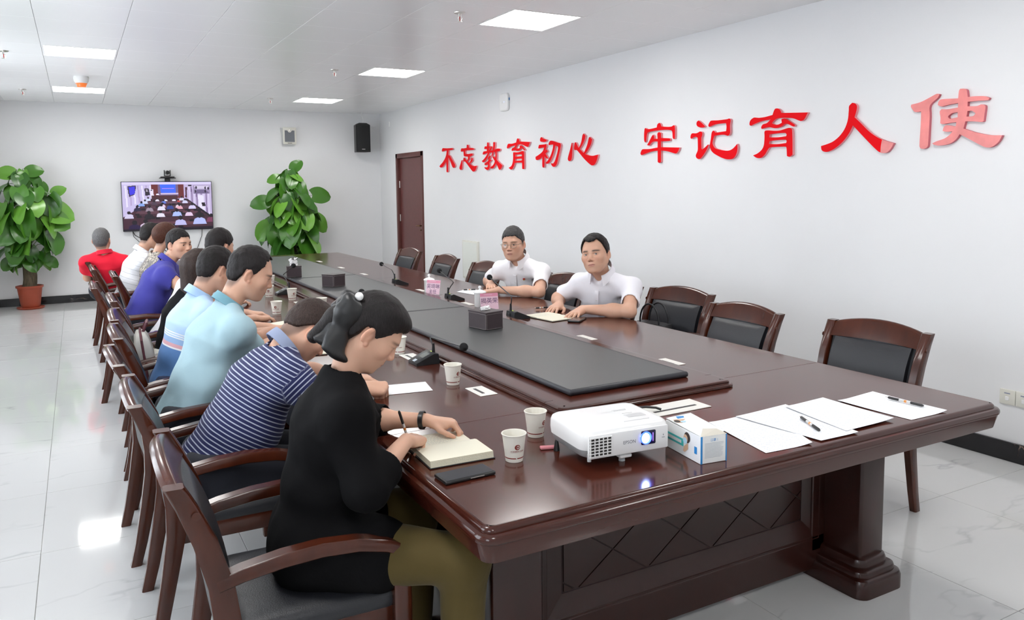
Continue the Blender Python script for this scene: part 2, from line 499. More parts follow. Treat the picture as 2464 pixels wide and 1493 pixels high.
# black leather pads lying on the raised centre
PX0, PX1 = 0.774, TW - 0.774
PY = [0.812, 2.98, 5.28, 7.712]
for k in range(3):
    p = empty('leather_table_pad', (TW/2, PY[k] + 0.002, RZ + 0.0008))
    w, l, hh = (PX1 - PX0)/2, PY[k + 1] - PY[k] - 0.004, 0.021
    MB().box((0, l/2, hh/2 + 0.002), (2*w - 0.012, l - 0.012, hh - 0.001)).build('pad_top', M_leatherpad, p, smooth=0)
    rp_ = rrect_pts(-w, w, 0, l, 0.006, 2)
    prof = [(-0.014, hh + 0.0022), (-0.008, hh + 0.0024), (-0.003, hh*0.93), (0.0, hh*0.6), (-0.002, hh*0.2), (-0.008, 0.0), (-0.014, 0.0)]
    e_ = MB()
    rings_ = [[Vector((x + nx*d, y + ny*d, z)) for d, z in prof] for x, y, nx, ny in rp_]
    rings_.append(rings_[0])
    e_.rings(rings_, True, False, False).build('pad_edging', M_leatheredge, p, smooth=50)
    tag(p, ['black leather table pad with the tissue box showing crumpled tissue, at the projector end',
            'middle black leather table pad, between the two crosswise seams',
            'black leather table pad at the plant end, under the box with a tall white tissue'][k], 'table pad', 'black leather pads on the table')
# pedestals and modesty panels
def pedestal(x0, x1, y0, y1):
    m_ = MB()
    m_.box(((x0 + x1)/2, (y0 + y1)/2, 0.39), (x1 - x0, y1 - y0, 0.62), 0.012, 3)
    for off, z0, z1, r_ in ((0.020, 0.095, 0.135, 0.018), (0.042, 0.07, 0.098, 0.012), (0.060, 0.0, 0.075, 0.022)):
        path = rrect_pts(x0 - off, x1 + off, y0 - off, y1 + off, 0.045, 5)
        rs = []
        for d, z in ((-r_, z1), (-r_*0.3, z1 - r_*0.3), (0, z1 - r_), (0, z0)):
            rs.append([Vector((x + nx*d, y + ny*d, z)) for x, y, nx, ny in path])
        m_.rings(rs, True, True, True)
    m_.build('pedestal', M_panel, table, smooth=40)
PEDX = ((0.14, 0.31), (1.75, 1.89))
for a_, b_ in PEDX:
    for y0, y1 in ((0.255, 0.72), (TL - 0.72, TL - 0.255)):
        pedestal(a_, b_, y0, y1)
for y0, y1 in ((2.80, 3.16), (5.10, 5.46)):
    pedestal(0.42, TW - 0.42, y0, y1)
def modesty(y, s):
    """framed panel with a diagonal lattice; s = -1 faces the projector end"""
    x0, x1, z0, z1 = 0.31, 1.80, 0.035, 0.675
    fr = MB()
    fr.box(((x0 + x1)/2, y, 0.105), (x1 - x0, 0.05, 0.14), 0.004, 1)
    fr.box(((x0 + x1)/2, y, 0.655), (x1 - x0, 0.05, 0.04), 0.004, 1)
    fr.box((x0 + 0.06, y, 0.385), (0.12, 0.05, 0.55), 0.004, 1)
    fr.box((x1 - 0.06, y, 0.385), (0.12, 0.05, 0.55), 0.004, 1)
    # sloping inner border
    bx0, bx1, bz0, bz1 = x0 + 0.10, x1 - 0.08, 0.16, 0.64
    yo, yi = y + s*0.026, y + s*0.006
    for A, B in (((bx0, bz0), (bx1, bz0)), ((bx1, bz0), (bx1, bz1)), ((bx1, bz1), (bx0, bz1)), ((bx0, bz1), (bx0, bz0))):
        cx_, cz_ = (bx0 + bx1)/2, (bz0 + bz1)/2
        i_ = lambda P, q: (P[0] + math.copysign(q, cx_ - P[0]), P[1] + math.copysign(q, cz_ - P[1]))
        a2, b2 = i_(A, 0.085), i_(B, 0.085)
        fr.add([(A[0], yo, A[1]), (B[0], yo, B[1]), (b2[0], yi, b2[1]), (a2[0], yi, a2[1])], [(0, 1, 2, 3)])
    fr.build('modesty_frame', M_panel, table, smooth=0)
    f2 = MB().box(((x0 + x1)/2, y, 0.385), (x1 - x0 - 0.2, 0.008, 0.56)).build('modesty_panel', mat('panel_groove', (0.018, 0.005, 0.005), 0.5), table, smooth=0)
    # diamond boards standing proud with grooves between
    fx0, fx1, fz0, fz1 = bx0 + 0.092, bx1 - 0.092, bz0 + 0.092, bz1 - 0.02
    du, dv = 0.30, 0.21
    for i in range(-6, 8):
        for j in range(-6, 8):
            cx_ = fx0 + 0.05 + (i - j)*du/2*1.0; cz_ = fz0 + 0.10 + (i + j)*dv/2
            q = [(cx_ - du/2 + 0.004, cz_), (cx_, cz_ - dv/2 + 0.003), (cx_ + du/2 - 0.004, cz_), (cx_, cz_ + dv/2 - 0.003)]
            for ax, lo, sg in ((0, fx0, 1), (0, fx1, -1), (1, fz0, 1), (1, fz1, -1)):   # clip to the field
                nq = []
                for k in range(len(q)):
                    A, B = q[k], q[(k + 1) % len(q)]
                    da, db = sg*(A[ax] - lo), sg*(B[ax] - lo)
                    if da >= 0: nq.append(A)
                    if da*db < 0:
                        t = da/(da - db); nq.append((A[0] + t*(B[0] - A[0]), A[1] + t*(B[1] - A[1])))
                q = nq
                if len(q) < 3: break
            if len(q) >= 3:
                m_ = MB(); n = len(q)
                vf = [(p[0], y + s*0.0095, p[1]) for p in q]; vb = [(p[0], y + s*0.003, p[1]) for p in q]
                m_.add(vf + vb, [tuple(range(n))] + [(k, (k + 1) % n, n + (k + 1) % n, n + k) for k in range(n)])
                m_.build('diamond_board', M_panel, f2, smooth=0)
modesty(0.45, -1)
modesty(TL - 0.45, 1)
# power plates let into the table top
def plate(cx_, cy_, w=0.078, l=0.145, slot=0.085):
    o = MB().box((0, 0, 0.0015), (w, l, 0.003), 0.0015, 1).build('power_plate', M_plate, table, smooth=0)
    MB().box((-w*0.14, 0.0, 0.0032), (0.013, slot, 0.0012), 0.0003, 1).build('cable_slot', M_blk, o, smooth=0)
    o.location = (cx_, cy_, TZ)
    return o
for y in (1.165, 1.87, 3.38, 4.25, 5.70, 6.46, 7.31):
    plate(1.562, y)
for y in (1.155, 1.92, 3.38, 4.09, 5.70, 6.46):
    plate(0.565, y)
bp = MB().box((0, 0, 0.0018), (0.34, 0.122, 0.0036), 0.0018, 1).build('cable_box_lid', M_plate, table, smooth=0)
bp.location = (1.035, 0.564, TZ)
MB().box((0.03, -0.018, 0.004), (0.20, 0.012, 0.0014), 0.0004, 1).build('cable_slot', M_blk, bp, smooth=0)

# ------------------------------------------------------------------ chairs
M_cw = mat('chair_wood', (0.055, 0.012, 0.005), 0.2, var=0.25, vscale=5.0, vstretch=(3, 3, 1), coat=0.0)
M_cl = mat('black_chair_leather', (0.014, 0.015, 0.019), 0.42, bump=0.2, bscale=260)
def sect(c, w, d, tilt=0.0, r=0.2):
    """rounded rectangular section, w across (y), d along x, tilted about y"""
    pts = []
    for sx, sy in ((1, 1), (-1, 1), (-1, -1), (1, -1)):
        for ox, oy in (((1 - r), 1), (1, (1 - r))) if sx*sy < 0 else ((1, (1 - r)), ((1 - r), 1)):
            x, y = sx*ox*d/2, sy*oy*w/2
            pts.append(Vector((c[0] + x*math.cos(tilt), c[1] + y, c[2] - x*math.sin(tilt))))
    return pts
STILE = [(-0.325, 0.0), (-0.300, 0.10), (-0.268, 0.26), (-0.243, 0.40), (-0.240, 0.50), (-0.252, 0.60), (-0.285, 0.72), (-0.325, 0.82), (-0.352, 0.875)]
def stile_x(z):
    return float(np.interp(z, [p[1] for p in STILE], [p[0] for p in STILE]))
def make_chair():
    root = empty('conference_chair')
    for s in (-1, 1):
        rs = []
        for k, (x, z) in enumerate(STILE):
            w = float(np.interp(z, [0, 0.45, 0.88], [0.034, 0.042, 0.046])); d = float(np.interp(z, [0, 0.3, 0.45, 0.7, 0.88], [0.042, 0.055, 0.066, 0.060, 0.046]))
            rs.append(sect((x, s*float(np.interp(z, [0, 0.45, 0.88], [0.235, 0.242, 0.255])), z), w, d, 0.0, 0.25))
        st = MB().rings(rs).build('rear_leg', M_cw, root, smooth=45)
        MB().tube([(-0.305, s*0.2765, 0.80), (-0.305, s*0.2805, 0.80)], 0.011, 12).build('screw_cap', M_cw, st)
        rs = [sect((0.225, s*0.235, z), w, d, 0, 0.25) for z, w, d in ((0, 0.032, 0.034), (0.2, 0.04, 0.044), (0.42, 0.044, 0.05), (0.54, 0.044, 0.05), (0.58, 0.044, 0.046))]
        MB().rings(rs).build('front_leg', M_cw, root, smooth=45)
        arm = [(-0.262, 0.605, 0.034), (-0.20, 0.620, 0.036), (-0.10, 0.634, 0.038), (0.0, 0.639, 0.038), (0.10, 0.631, 0.036), (0.18, 0.611, 0.034), (0.232, 0.585, 0.032), (0.256, 0.563, 0.024)]
        rs = []
        for k, (x, z, th) in enumerate(arm):
            a, b = arm[max(k - 1, 0)], arm[min(k + 1, len(arm) - 1)]
            tl = math.atan2(b[1] - a[1], b[0] - a[0])
            yc = s*(0.247 - 0.004*k/7)
            n_ = (-math.sin(tl), math.cos(tl))
            ww = 0.050
            q = []
            for fy, fz in ((0.5, 0.25), (0.38, 0.5), (-0.38, 0.5), (-0.5, 0.25), (-0.5, -0.4), (-0.42, -0.5), (0.42, -0.5), (0.5, -0.4)):
                q.append(Vector((x + n_[0]*th*fz, yc + ww*fy, z + n_[1]*th*fz)))
            rs.append(q)
        MB().rings(rs).build('armrest', M_cw, root, smooth=45)
    # seat frame and cushion
    sf = MB()
    sf.box((-0.012, 0, 0.385), (0.47, 0.45, 0.065), 0.008, 2)
    sf.build('seat_frame', M_cw, root)
    rs = []
    for z, e, r_ in ((0.412, 0.0, 0.05), (0.43, 0.008, 0.05), (0.452, 0.006, 0.05), (0.466, -0.012, 0.05), (0.474, -0.05, 0.06), (0.477, -0.12, 0.05)):
        rs.append([Vector((x - 0.008, y, z)) for x, y, _, _ in rrect_pts(-0.225 - e, 0.245 + e, -0.222 - e, 0.222 + e, r_, 5)])
    MB().rings(rs).build('seat', M_cl, root, smooth=60)
    # padded back: leather front and rear
    for side, nm, z0, z1, hw in ((1, 'backrest', 0.505, 0.800, 0.205), (-1, 'backrest_rear', 0.44, 0.815, 0.225)):
        rs = []
        N = 10
        for k in range(N + 1):
            z = z0 + (z1 - z0)*k/N
            b = (0.018 + 0.020*math.sin(PI*min(max(k/N, 0.02), 0.98))**0.6)
            xs = stile_x(z)
            row = []
            for j in range(9):
                yy = -hw + 2*hw*j/8
                row.append(Vector((xs + side*(b*(1 - 0.25*abs(2*j/8 - 1)**3)), yy, z)))
            row += [Vector((xs, hw, z)), Vector((xs, -hw, z))]
            rs.append(row)
        MB().rings(rs).build(nm, M_cl, root, smooth=60)
    # arched top rail
    rs = []
    for j in range(13):
        t = -1 + 2*j/12; yy = t*0.236
        zt = 0.872 + 0.034*(1 - t*t); zb = 0.800 + 0.006*(1 - t*t)
        bow = -0.018*(1 - t*t)
        x0, x1 = stile_x(zb) + bow, stile_x(min(zt, 0.875)) + bow
        rs.append([Vector((x0 - 0.02, yy, zb)), Vector((x0 + 0.022, yy, zb)), Vector((x1 + 0.018, yy, zt - 0.014)), Vector((x1 + 0.010, yy, zt - 0.003)),
                   Vector((x1 - 0.002, yy, zt)), Vector((x1 - 0.014, yy, zt - 0.004)), Vector((x1 - 0.022, yy, zt - 0.016))])
    MB().rings(rs).build('top_rail', M_cw, root, smooth=50)
    return root
CHAIRS_L = [(-0.665, 0.61, 'armchair under the woman writing in a cream notebook', -2), (-0.705, 1.45, 'armchair under the man in the navy striped polo', -1),
            (-0.735, 2.17, 'armchair under the man in the pale teal polo', 2), (-0.70, 2.83, 'armchair under the man in the light blue polo with chest stripes', 0),
            (-0.68, 3.46, 'armchair holding the pale bag, under the long haired woman', -3), (-0.665, 4.30, 'armchair under the mostly hidden dark haired person', 0),
            (-0.755, 5.15, 'armchair under the man in the royal blue polo', -2), (-0.59, 6.0, 'armchair pushed far in, under the woman in snakeskin print', 0),
            (-0.735, 6.75, 'armchair under the man in the white thin striped shirt', 0), (-0.775, 7.70, 'armchair under the grey haired man in the red polo', 0)]
CHAIRS_R = [(2.66, 0.86, 'empty armchair nearest the sheets of paper and the wall sockets', 4), (2.54, 1.64, 'empty armchair second from the wall sockets', 0),
            (2.74, 2.42, 'armchair with the black handbag on its seat', 8), (2.64, 3.00, 'armchair behind the man with dark receding hair and white shirt', 0),
            (2.58, 3.58, 'empty armchair between the two men in white shirts', 4), (2.60, 4.16, 'armchair behind the man wearing glasses', 0),
            (2.51, 4.86, 'empty armchair beside the man wearing glasses, toward the door', 2), (2.52, 5.80, 'empty armchair second from the door', 0), (2.54, 6.88, 'empty armchair nearest the door', 4)]
chair0 = make_chair(); used = False
for lst, face in ((CHAIRS_L, 0), (CHAIRS_R, PI)):
    for tx, ty, lab, rot in lst:
        c = chair0 if not used else copy_tree(chair0)
        used = True
        a = face + R(rot)
        c.location = (tx + 0.352*math.cos(a), ty + 0.352*math.sin(a), 0); c.rotation_euler = (0, 0, a)
        tag(c, 'wood and leather ' + lab, 'chair', 'wooden armchairs around the table')
# ------------------------------------------------------------------ red characters on the right wall
M_red = mat('red_acrylic', (0.78, 0.003, 0.008), 0.45, spec=0.06)
M_pinkside = mat('pink_foam_edge', (0.80, 0.30, 0.33), 0.6)
M_faded = mat('faded_red_film', (0.78, 0.22, 0.21), 0.3, var=0.14, vscale=9)
M_fadedside = mat('faded_foam_edge', (0.62, 0.16, 0.20), 0.6)
# outlines traced as (x, y) in enlarged crops: (origin x, origin y, crop scale)
GLYPHS = [
 ('red character with four strokes, first of the slogan beside the door', (1050, 340, 0.06028), [
  [[(250,275),(420,285),(640,270),(665,310),(640,345),(490,365),(480,470),(480,560),(535,570),(650,770),(750,950),(730,1040),(680,1070),(635,1020),(560,820),(500,680),(478,660),(470,900),(468,1200),(440,1245),(405,1230),(400,1100),(398,850),(375,850),(290,980),(230,1035),(170,1055),(120,1010),(150,960),(260,830),(350,670),(395,520),(412,370),(330,385),(250,415),(215,395),(225,330)]]]),
 ('red character with a heart shape below, second from the door', (1050, 340, 0.06028), [
  [[(1215,140),(1265,140),(1290,190),(1300,262),(1450,275),(1510,310),(1480,345),(1320,360),(1172,370),(1150,430),(1165,505),(1260,512),(1420,488),(1450,510),(1435,570),(1325,622),(1330,690),(1290,760),(1235,805),(1265,845),(1300,880),(1325,850),(1380,740),(1405,655),(1440,660),(1452,740),(1430,810),(1335,895),(1430,975),(1520,992),(1610,975),(1600,1060),(1545,1180),(1480,1215),(1430,1190),(1300,1020),(1200,880),(1130,800),(1085,820),(1075,760),(1085,670),(1110,655),(1150,700),(1212,780),(1250,710),(1265,640),(1230,615),(1120,605),(1090,560),(1085,410),(980,418),(975,350),(1000,285),(1100,285),(1205,265)]],
  [[(1005,760),(1035,755),(1040,850),(1030,1060),(1005,1140),(965,1150),(925,1100),(925,1030),(970,890)]]]),
 ('dense red character of many strokes, third from the door', (1150, 325, 0.06699), [
  [[(330,270),(370,268),(390,330),(395,560),(320,580),(318,420)]],
  [[(250,410),(430,405),(425,470),(330,490),(235,510),(228,470)]],
  [[(460,405),(495,410),(510,450),(460,560),(400,680),(330,830),(240,960),(180,985),(140,940),(230,850),(320,720),(380,600),(440,470)]],
  [[(205,595),(330,575),(500,560),(700,490),(790,495),(805,530),(775,580),(620,605),(470,635),(330,650),(200,705),(168,690),(180,640)]],
  [[(430,735),(460,770),(440,830),(410,880),(470,890),(490,910),(440,960),(420,1010),(430,1150),(390,1240),(340,1265),(270,1220),(225,1160),(330,1165),(365,1110),(360,1050),(270,1090),(240,1070),(245,1020),(360,940),(375,880),(360,820),(410,770)]],
  [[(550,270),(580,250),(620,270),(620,400),(590,560),(540,700),(510,760),(490,740),(530,600),(548,430)]],
  [[(625,600),(680,610),(680,860),(660,1010),(600,1140),(540,1200),(490,1210),(440,1170),(520,1110),(590,1010),(620,860),(632,740)]],
  [[(515,770),(560,770),(640,830),(740,960),(880,1090),(860,1170),(800,1255),(765,1250),(690,1080),(600,920)]]]),
 ('small red character with two window slots, fourth from the door', (1150, 325, 0.06699), [
  [[(1410,125),(1450,130),(1485,180),(1500,235),(1870,250),(1830,370),(1790,435),(1700,400),(1600,350),(1500,340),(1430,350),(1370,440),(1360,470),(1430,495),(1500,465),(1495,400),(1540,365),(1610,420),(1700,540),(1660,560),(1590,480),(1560,480),(1480,560),(1400,575),(1320,550),(1215,575),(1210,520),(1240,470),(1300,440),(1345,370),(1200,410),(1060,490),(1038,460),(1060,360),(1100,315),(1220,315),(1370,270),(1390,180)]],
  [[(1270,620),(1430,625),(1580,580),(1640,580),(1660,640),(1665,900),(1665,1200),(1630,1230),(1590,1215),(1585,1000),(1500,995),(1330,1000),(1290,1130),(1230,1230),(1180,1245),(1100,1180),(1200,1110),(1250,970),(1265,800),(1262,680)],
   [(1345,705),(1560,690),(1580,720),(1575,760),(1340,780)], [(1345,860),(1560,850),(1585,880),(1570,915),(1335,930)]]]),
 ('red character with a dot and a knife shape, fifth from the door', (1280, 310, 0.06899), [
  [[(325,290),(400,345),(520,385),(490,440),(420,465),(310,450),(280,410),(290,330)]],
  [[(250,560),(440,545),(480,530),(510,590),(490,680),(440,790),(480,740),(515,725),(550,790),(470,865),(540,980),(570,1040),(530,1045),(440,970),(440,1250),(425,1340),(385,1360),(360,1300),(362,970),(280,1060),(170,1098),(130,1060),(125,980),(250,900),(370,790),(425,660),(330,665),(230,690),(222,650)]],
  [[(660,415),(740,430),(930,495),(980,495),(1010,560),(990,700),(930,970),(870,1230),(790,1325),(730,1320),(690,1280),(660,1205),(740,1215),(800,1120),(880,850),(910,660),(880,605),(815,590),(770,800),(680,1060),(590,1200),(510,1225),(472,1190),(550,1110),(640,960),(720,720),(742,555),(660,555),(590,575),(577,540),(610,450)]]]),
 ('heart shaped red character of sweeping strokes before the gap', (1280, 310, 0.06899), [
  [[(1385,490),(1405,490),(1412,620),(1400,950),(1370,1090),(1300,1135),(1255,1090),(1255,1000),(1330,720)]],
  [[(1490,490),(1520,470),(1545,495),(1620,660),(1650,640),(1720,450),(1760,230),(1800,165),(1870,240),(1840,380),(1760,560),(1665,710),(1800,840),(1820,820),(1920,580),(1980,330),(2015,280),(2100,370),(2060,540),(1960,730),(1855,880),(1980,930),(2120,945),(2230,920),(2310,900),(2280,1050),(2200,1230),(2110,1280),(2020,1240),(1820,1050),(1680,880),(1580,760),(1540,740),(1485,745),(1472,680)]]]),
 ('red character with a roof and a long vertical, after the gap', (1530, 280, 0.0804), [
  [[(700,195),(740,230),(765,305),(900,315),(1050,310),(1130,265),(1165,300),(1172,450),(1165,660),(1135,685),(1105,650),(1090,470),(1050,420),(880,405),(640,425),(370,480),(330,560),(305,740),(275,785),(250,730),(245,550),(260,380),(285,350),(340,385),(450,375),(625,335),(645,240)]],
  [[(515,550),(550,610),(540,670),(650,675),(645,520),(690,472),(755,510),(755,650),(1010,660),(1030,700),(1010,740),(755,750),(755,925),(1310,935),(1260,1060),(1200,1120),(1150,1110),(950,1050),(755,1025),(755,1370),(700,1400),(655,1370),(652,1030),(450,1060),(170,1165),(138,1120),(170,1020),(215,985),(400,980),(650,935),(655,755),(510,760),(400,880),(335,865),(400,750),(470,610)]]]),
 ('red character with a dot and an open S shape', (1655, 270, 0.0804), [
  [[(320,250),(400,310),(520,430),(480,455),(380,460),(290,425),(258,360),(275,285)]],
  [[(360,580),(410,590),(435,630),(430,700),(405,780),(410,1100),(440,1115),(520,1050),(600,970),(620,975),(590,1080),(480,1270),(380,1390),(320,1405),(260,1370),(240,1290),(295,1150),(300,1000),(295,770),(250,740),(180,755),(110,800),(80,770),(90,690),(130,635),(240,635),(310,610)]],
  [[(700,255),(900,245),(1180,210),(1230,190),(1270,200),(1285,260),(1265,400),(1270,600),(1240,680),(1190,708),(1100,680),(960,680),(800,710),(760,830),(745,940),(800,1060),(900,1110),(1080,1150),(1230,1150),(1350,1090),(1480,950),(1490,1080),(1460,1240),(1380,1370),(1250,1415),(1080,1390),(850,1280),(730,1190),(680,1100),(660,1000),(690,800),(715,620),(750,555),(790,560),(835,610),(1000,590),(1145,570),(1160,450),(1145,330),(1000,340),(850,360),(740,400),(640,445),(615,400),(650,310)]]]),
 ('large red character with two window slots, before the two stroke one', (1795, 250, 0.09379), [
  [[(745,125),(810,118),(870,150),(910,235),(1590,220),(1500,390),(1420,440),(1360,430),(1200,370),(1000,360),(820,370),(720,430),(665,500),(740,535),(830,530),(920,485),(905,400),(950,380),(1020,380),(1260,540),(1240,588),(1190,575),(1030,510),(900,590),(760,625),(660,610),(560,600),(405,645),(388,610),(430,530),(540,490),(630,400),(420,440),(260,500),(120,565),(88,530),(110,430),(200,355),(320,360),(480,340),(680,285),(715,180)]],
  [[(490,690),(560,680),(720,692),(880,680),(1080,620),(1150,625),(1185,680),(1195,1000),(1195,1310),(1120,1360),(1050,1340),(1040,1130),(1010,1100),(800,1105),(620,1120),(560,1180),(480,1310),(380,1390),(270,1385),(180,1325),(300,1270),(410,1170),(460,1050),(475,850),(472,730)],
   [(610,785),(820,755),(1010,750),(1045,790),(1030,830),(820,860),(600,860)], [(610,955),(800,930),(1020,920),(1045,955),(1030,1005),(800,1035),(590,1030)]]]),
 ('two stroke red character with one faded pink foot', (1965, 235, 0.09714), [
  [[(880,128),(960,150),(1000,220),(985,330),(940,485),(1100,640),(1300,840),(1480,970),(1620,1040),(1590,1200),(1580,1362),(1520,1330),(1400,1220),(1150,960),(900,690),(800,890),(640,1100),(450,1260),(280,1340),(180,1340),(120,1290),(108,1200),(250,1155),(400,1090),(560,960),(690,780),(770,560),(795,330),(805,210)]],
  ['f', [(1621,1040),(1700,1070),(1910,1130),(1840,1260),(1740,1360),(1620,1375),(1581,1362),(1591,1200)]]]),
 ('faded pink character, its red film worn away', (2180, 200, 0.11526), [
  ['f', [(640,225),(700,235),(660,310),(500,470),(495,700),(460,1290),(430,1350),(360,1375),(300,1365),(280,1310),(310,800),(315,590),(230,605),(170,595),(105,500),(110,450),(300,400),(480,310)]],
  ['f', [(1130,120),(1220,118),(1270,150),(1290,290),(1450,275),(1640,275),(1740,310),(1710,355),(1500,370),(1290,390),(1285,485),(1480,480),(1570,445),(1640,460),(1660,500),(1640,650),(1620,800),(1560,815),(1420,800),(1240,800),(1200,950),(1450,1030),(1750,1085),(2010,1090),(1930,1230),(1800,1330),(1680,1345),(1560,1300),(1300,1160),(1120,1070),(1040,1180),(900,1270),(700,1305),(590,1290),(548,1260),(640,1215),(800,1160),(900,1090),(970,1010),(830,1018),(765,1000),(790,920),(840,880),(1040,905),(1050,815),(900,835),(770,860),(715,840),(720,720),(705,600),(740,545),(880,545),(1085,510),(1090,415),(900,450),(740,490),(665,460),(680,390),(740,340),(1090,320),(1105,170)],
   [(885,690),(960,630),(1080,605),(1080,715),(920,745),(885,725)], [(1285,585),(1380,580),(1450,630),(1400,690),(1265,700)]]]),
]
GT = 0.022
def glyph(label, strokes, fm):
    m_ = MB(); k = 0
    for st in strokes:
        mi = 0
        if st[0] == 'f': mi = 2; st = st[1:]
        cs = [catmull(c, 4) for c in st]
        m_.poly(cs, fm, 0.0, GT + 0.0004*k, mi, mi + 1)
        k += 1
    o = m_.build('wall_character', [M_red, M_pinkside, M_faded, M_fadedside], smooth=30)
    tag(o, label, 'character', 'slogan characters on the white wall')
for lab, (ox, oy, sc), strokes in GLYPHS:
    def fm(u, v, t, ox=ox, oy=oy, sc=sc):
        p = px(ox + u*sc, oy + v*sc, XW - GT)
        return (XW - t, p[1], p[2])
    glyph(lab, strokes, fm)
# the last character runs out of the picture: drawn straight in wall metres around its middle
def fm2(u, v, t):
    return (XW - t, 0.345 - u*0.36/1000, 1.985 - v*0.36/1000)
glyph('faded character at the end of the slogan, next to the worn pink one', [
  ['f', [(-480,-130),(-440,-190),(-260,-260),(-60,-440),(20,-470),(60,-420),(200,-270),(480,-130),(430,-60),(380,-50),(180,-180),(10,-350),(-160,-190),(-400,-60),(-460,-80)]],
  ['f', [(-200,-120),(180,-130),(200,-90),(170,-50),(-200,-40),(-230,-80)]],
  ['f', [(-380,30),(-60,0),(-20,30),(-30,290),(-90,300),(-320,310),(-370,330),(-390,200)], [(-300,100),(-110,85),(-110,210),(-300,230)]],
  ['f', [(60,10),(340,-10),(380,30),(360,260),(300,330),(200,300),(250,250),(280,90),(140,100),(145,500),(100,540),(60,500)]]], fm2)

# ------------------------------------------------------------------ devices on the walls
M_offw = mat('white_device_plastic', (0.80, 0.80, 0.79), 0.35)
M_cream = mat('cream_plastic', (0.70, 0.69, 0.62), 0.4)
M_grille = mat('grey_speaker_cloth', (0.17, 0.18, 0.20), 0.7, bump=0.4, bscale=900)
M_spk = mat('black_speaker_box', (0.010, 0.010, 0.011), 0.4, bump=0.2, bscale=500)
M_ledblue = mat('status_led_blue', (0.2, 0.3, 1.0), 0.3, emit=(0.3, 0.4, 1.0), estr=3.0)
# wireless access point
a_ = px(1211, 246, XW - 0.03)
ap = empty('access_point', (XW, a_[1], a_[2]))
rs = []
for d, e in ((0.0, -0.006), (0.006, 0.0), (0.026, 0.0), (0.034, -0.006), (0.037, -0.02)):
    rs.append([Vector((-d, x, z)) for x, z, _, _ in rrect_pts(-0.105 - e*-1 if 0 else -0.105 - e, 0.105 + e, -0.105 - e, 0.105 + e, 0.045, 6)])
MB().rings(rs).build('housing', M_offw, ap, smooth=50)
MB().box((-0.0372, -0.03, 0.0), (0.001, 0.012, 0.006)).build('status_led', M_ledblue, ap, smooth=0)
MB().box((-0.0372, 0.015, -0.005), (0.001, 0.016, 0.02)).build('emblem', mat('embossed_white', (0.7, 0.7, 0.7), 0.4), ap, smooth=0)
MB().box((-0.008, -0.107, 0.03), (0.012, 0.01, 0.03), 0.002, 1).build('network_plug', mat('blue_plug', (0.05, 0.2, 0.45), 0.4), ap, smooth=0)
tag(ap, 'white rounded square wireless router high on the slogan wall', 'router')
# white cover board low on the wall
p0, p1 = px(1112, 577, XW - 0.03), px(1150, 675, XW - 0.03)
yb_, ya_ = p0[1], p1[1]
cb = empty('wall_cover_board', (XW, (ya_ + yb_)/2, 0.37))
MB().box((-0.015, 0, 0.258), (0.03, yb_ - ya_, 0.516), 0.003, 2).build('board', M_cream, cb)
MB().box((-0.031, 0, 0.258), (0.002, yb_ - ya_ - 0.05, 0.47), 0.0008, 1).build('board_face', mat('pale_green_white', (0.74, 0.76, 0.71), 0.45), cb, smooth=0)
tag(cb, 'pale upright cover board on the wall beside the door', 'cover board')
# sockets near the camera end of the right wall
for k, (yy, lab) in enumerate(((0.806, 'cream double data socket plate, the one closer to the chairs'), (0.717, 'cream double data socket plate, the one farther along the wall'))):
    s_ = empty('wall_socket', (XW, yy, 0.368))
    MB().box((-0.005, 0, 0), (0.010, 0.086, 0.086), 0.003, 2).build('face_plate', M_cream, s_)
    MB().box((-0.0105, 0, 0.022), (0.0015, 0.032, 0.006)).build('printed_strip', mat('socket_print', (0.25, 0.27, 0.36), 0.5), s_, smooth=0)
    MB().box((-0.011, 0, -0.008), (0.004, 0.020, 0.024), 0.002, 1).build('port_shutter', M_offw, s_)
    tag(s_, lab, 'socket', 'cream wall sockets')
# tiny white clip near the corner
p = px(937, 300, XW - 0.01)
MBc = MB().box((0, 0, 0), (0.02, 0.03, 0.09), 0.004, 1).box((-0.008, 0, -0.03), (0.008, 0.02, 0.02), 0.002, 1).build('wall_sensor', M_offw)
MBc.location = (XW - 0.01, p[1], p[2]); tag(MBc, 'tiny white sensor on the wall above the door corner', 'sensor')
# grey-fronted wall loudspeaker on the back wall
p = py(697, 327, YB - 0.1)
ws = empty('wall_loudspeaker', (p[0], YB, p[2]))
rs = []
for d, e in ((0.0, -0.03), (0.04, -0.012), (0.085, 0.0), (0.098, 0.0), (0.102, -0.004)):
    rs.append([Vector((x, -d, z)) for x, z, _, _ in rrect_pts(-0.105 - e, 0.105 + e, -0.135 - e, 0.135 + e, 0.012, 3)])
MB().rings(rs).build('cabinet', M_cream, ws, smooth=40)
gc = [(-0.078, -0.098), (0.078, -0.098), (0.078, 0.085), (0.04, 0.085)] + [(0.032*math.cos(R(a)), 0.085 + 0.032*math.sin(R(a))) for a in range(-10, -171, -16)] + [(-0.04, 0.085), (-0.078, 0.085)]
MB().poly([gc], lambda u, v, t: (u, -0.102 - t, v), -0.002, 0.003, 0, 0).build('grille', M_grille, ws, smooth=0)
MB().lathe([(0.013, 0), (0.013, 0.003), (0.008, 0.0045), (0.0, 0.0045)], 14, (0, -0.102, 0.088), M=Matrix.Rotation(R(90), 3, 'X')).build('badge', M_steel, ws)
MB().box((0, -0.103, -0.116), (0.07, 0.002, 0.007)).build('name_strip', M_blk, ws, smooth=0)
MB().tube([(-0.1, -0.03, 0.12), (-0.13, -0.015, 0.135), (-0.12, 0.0, 0.06)], 0.004, 6).build('cable', M_offw, ws)
tag(ws, 'small cream wall loudspeaker with a grey cloth front', 'loudspeaker')
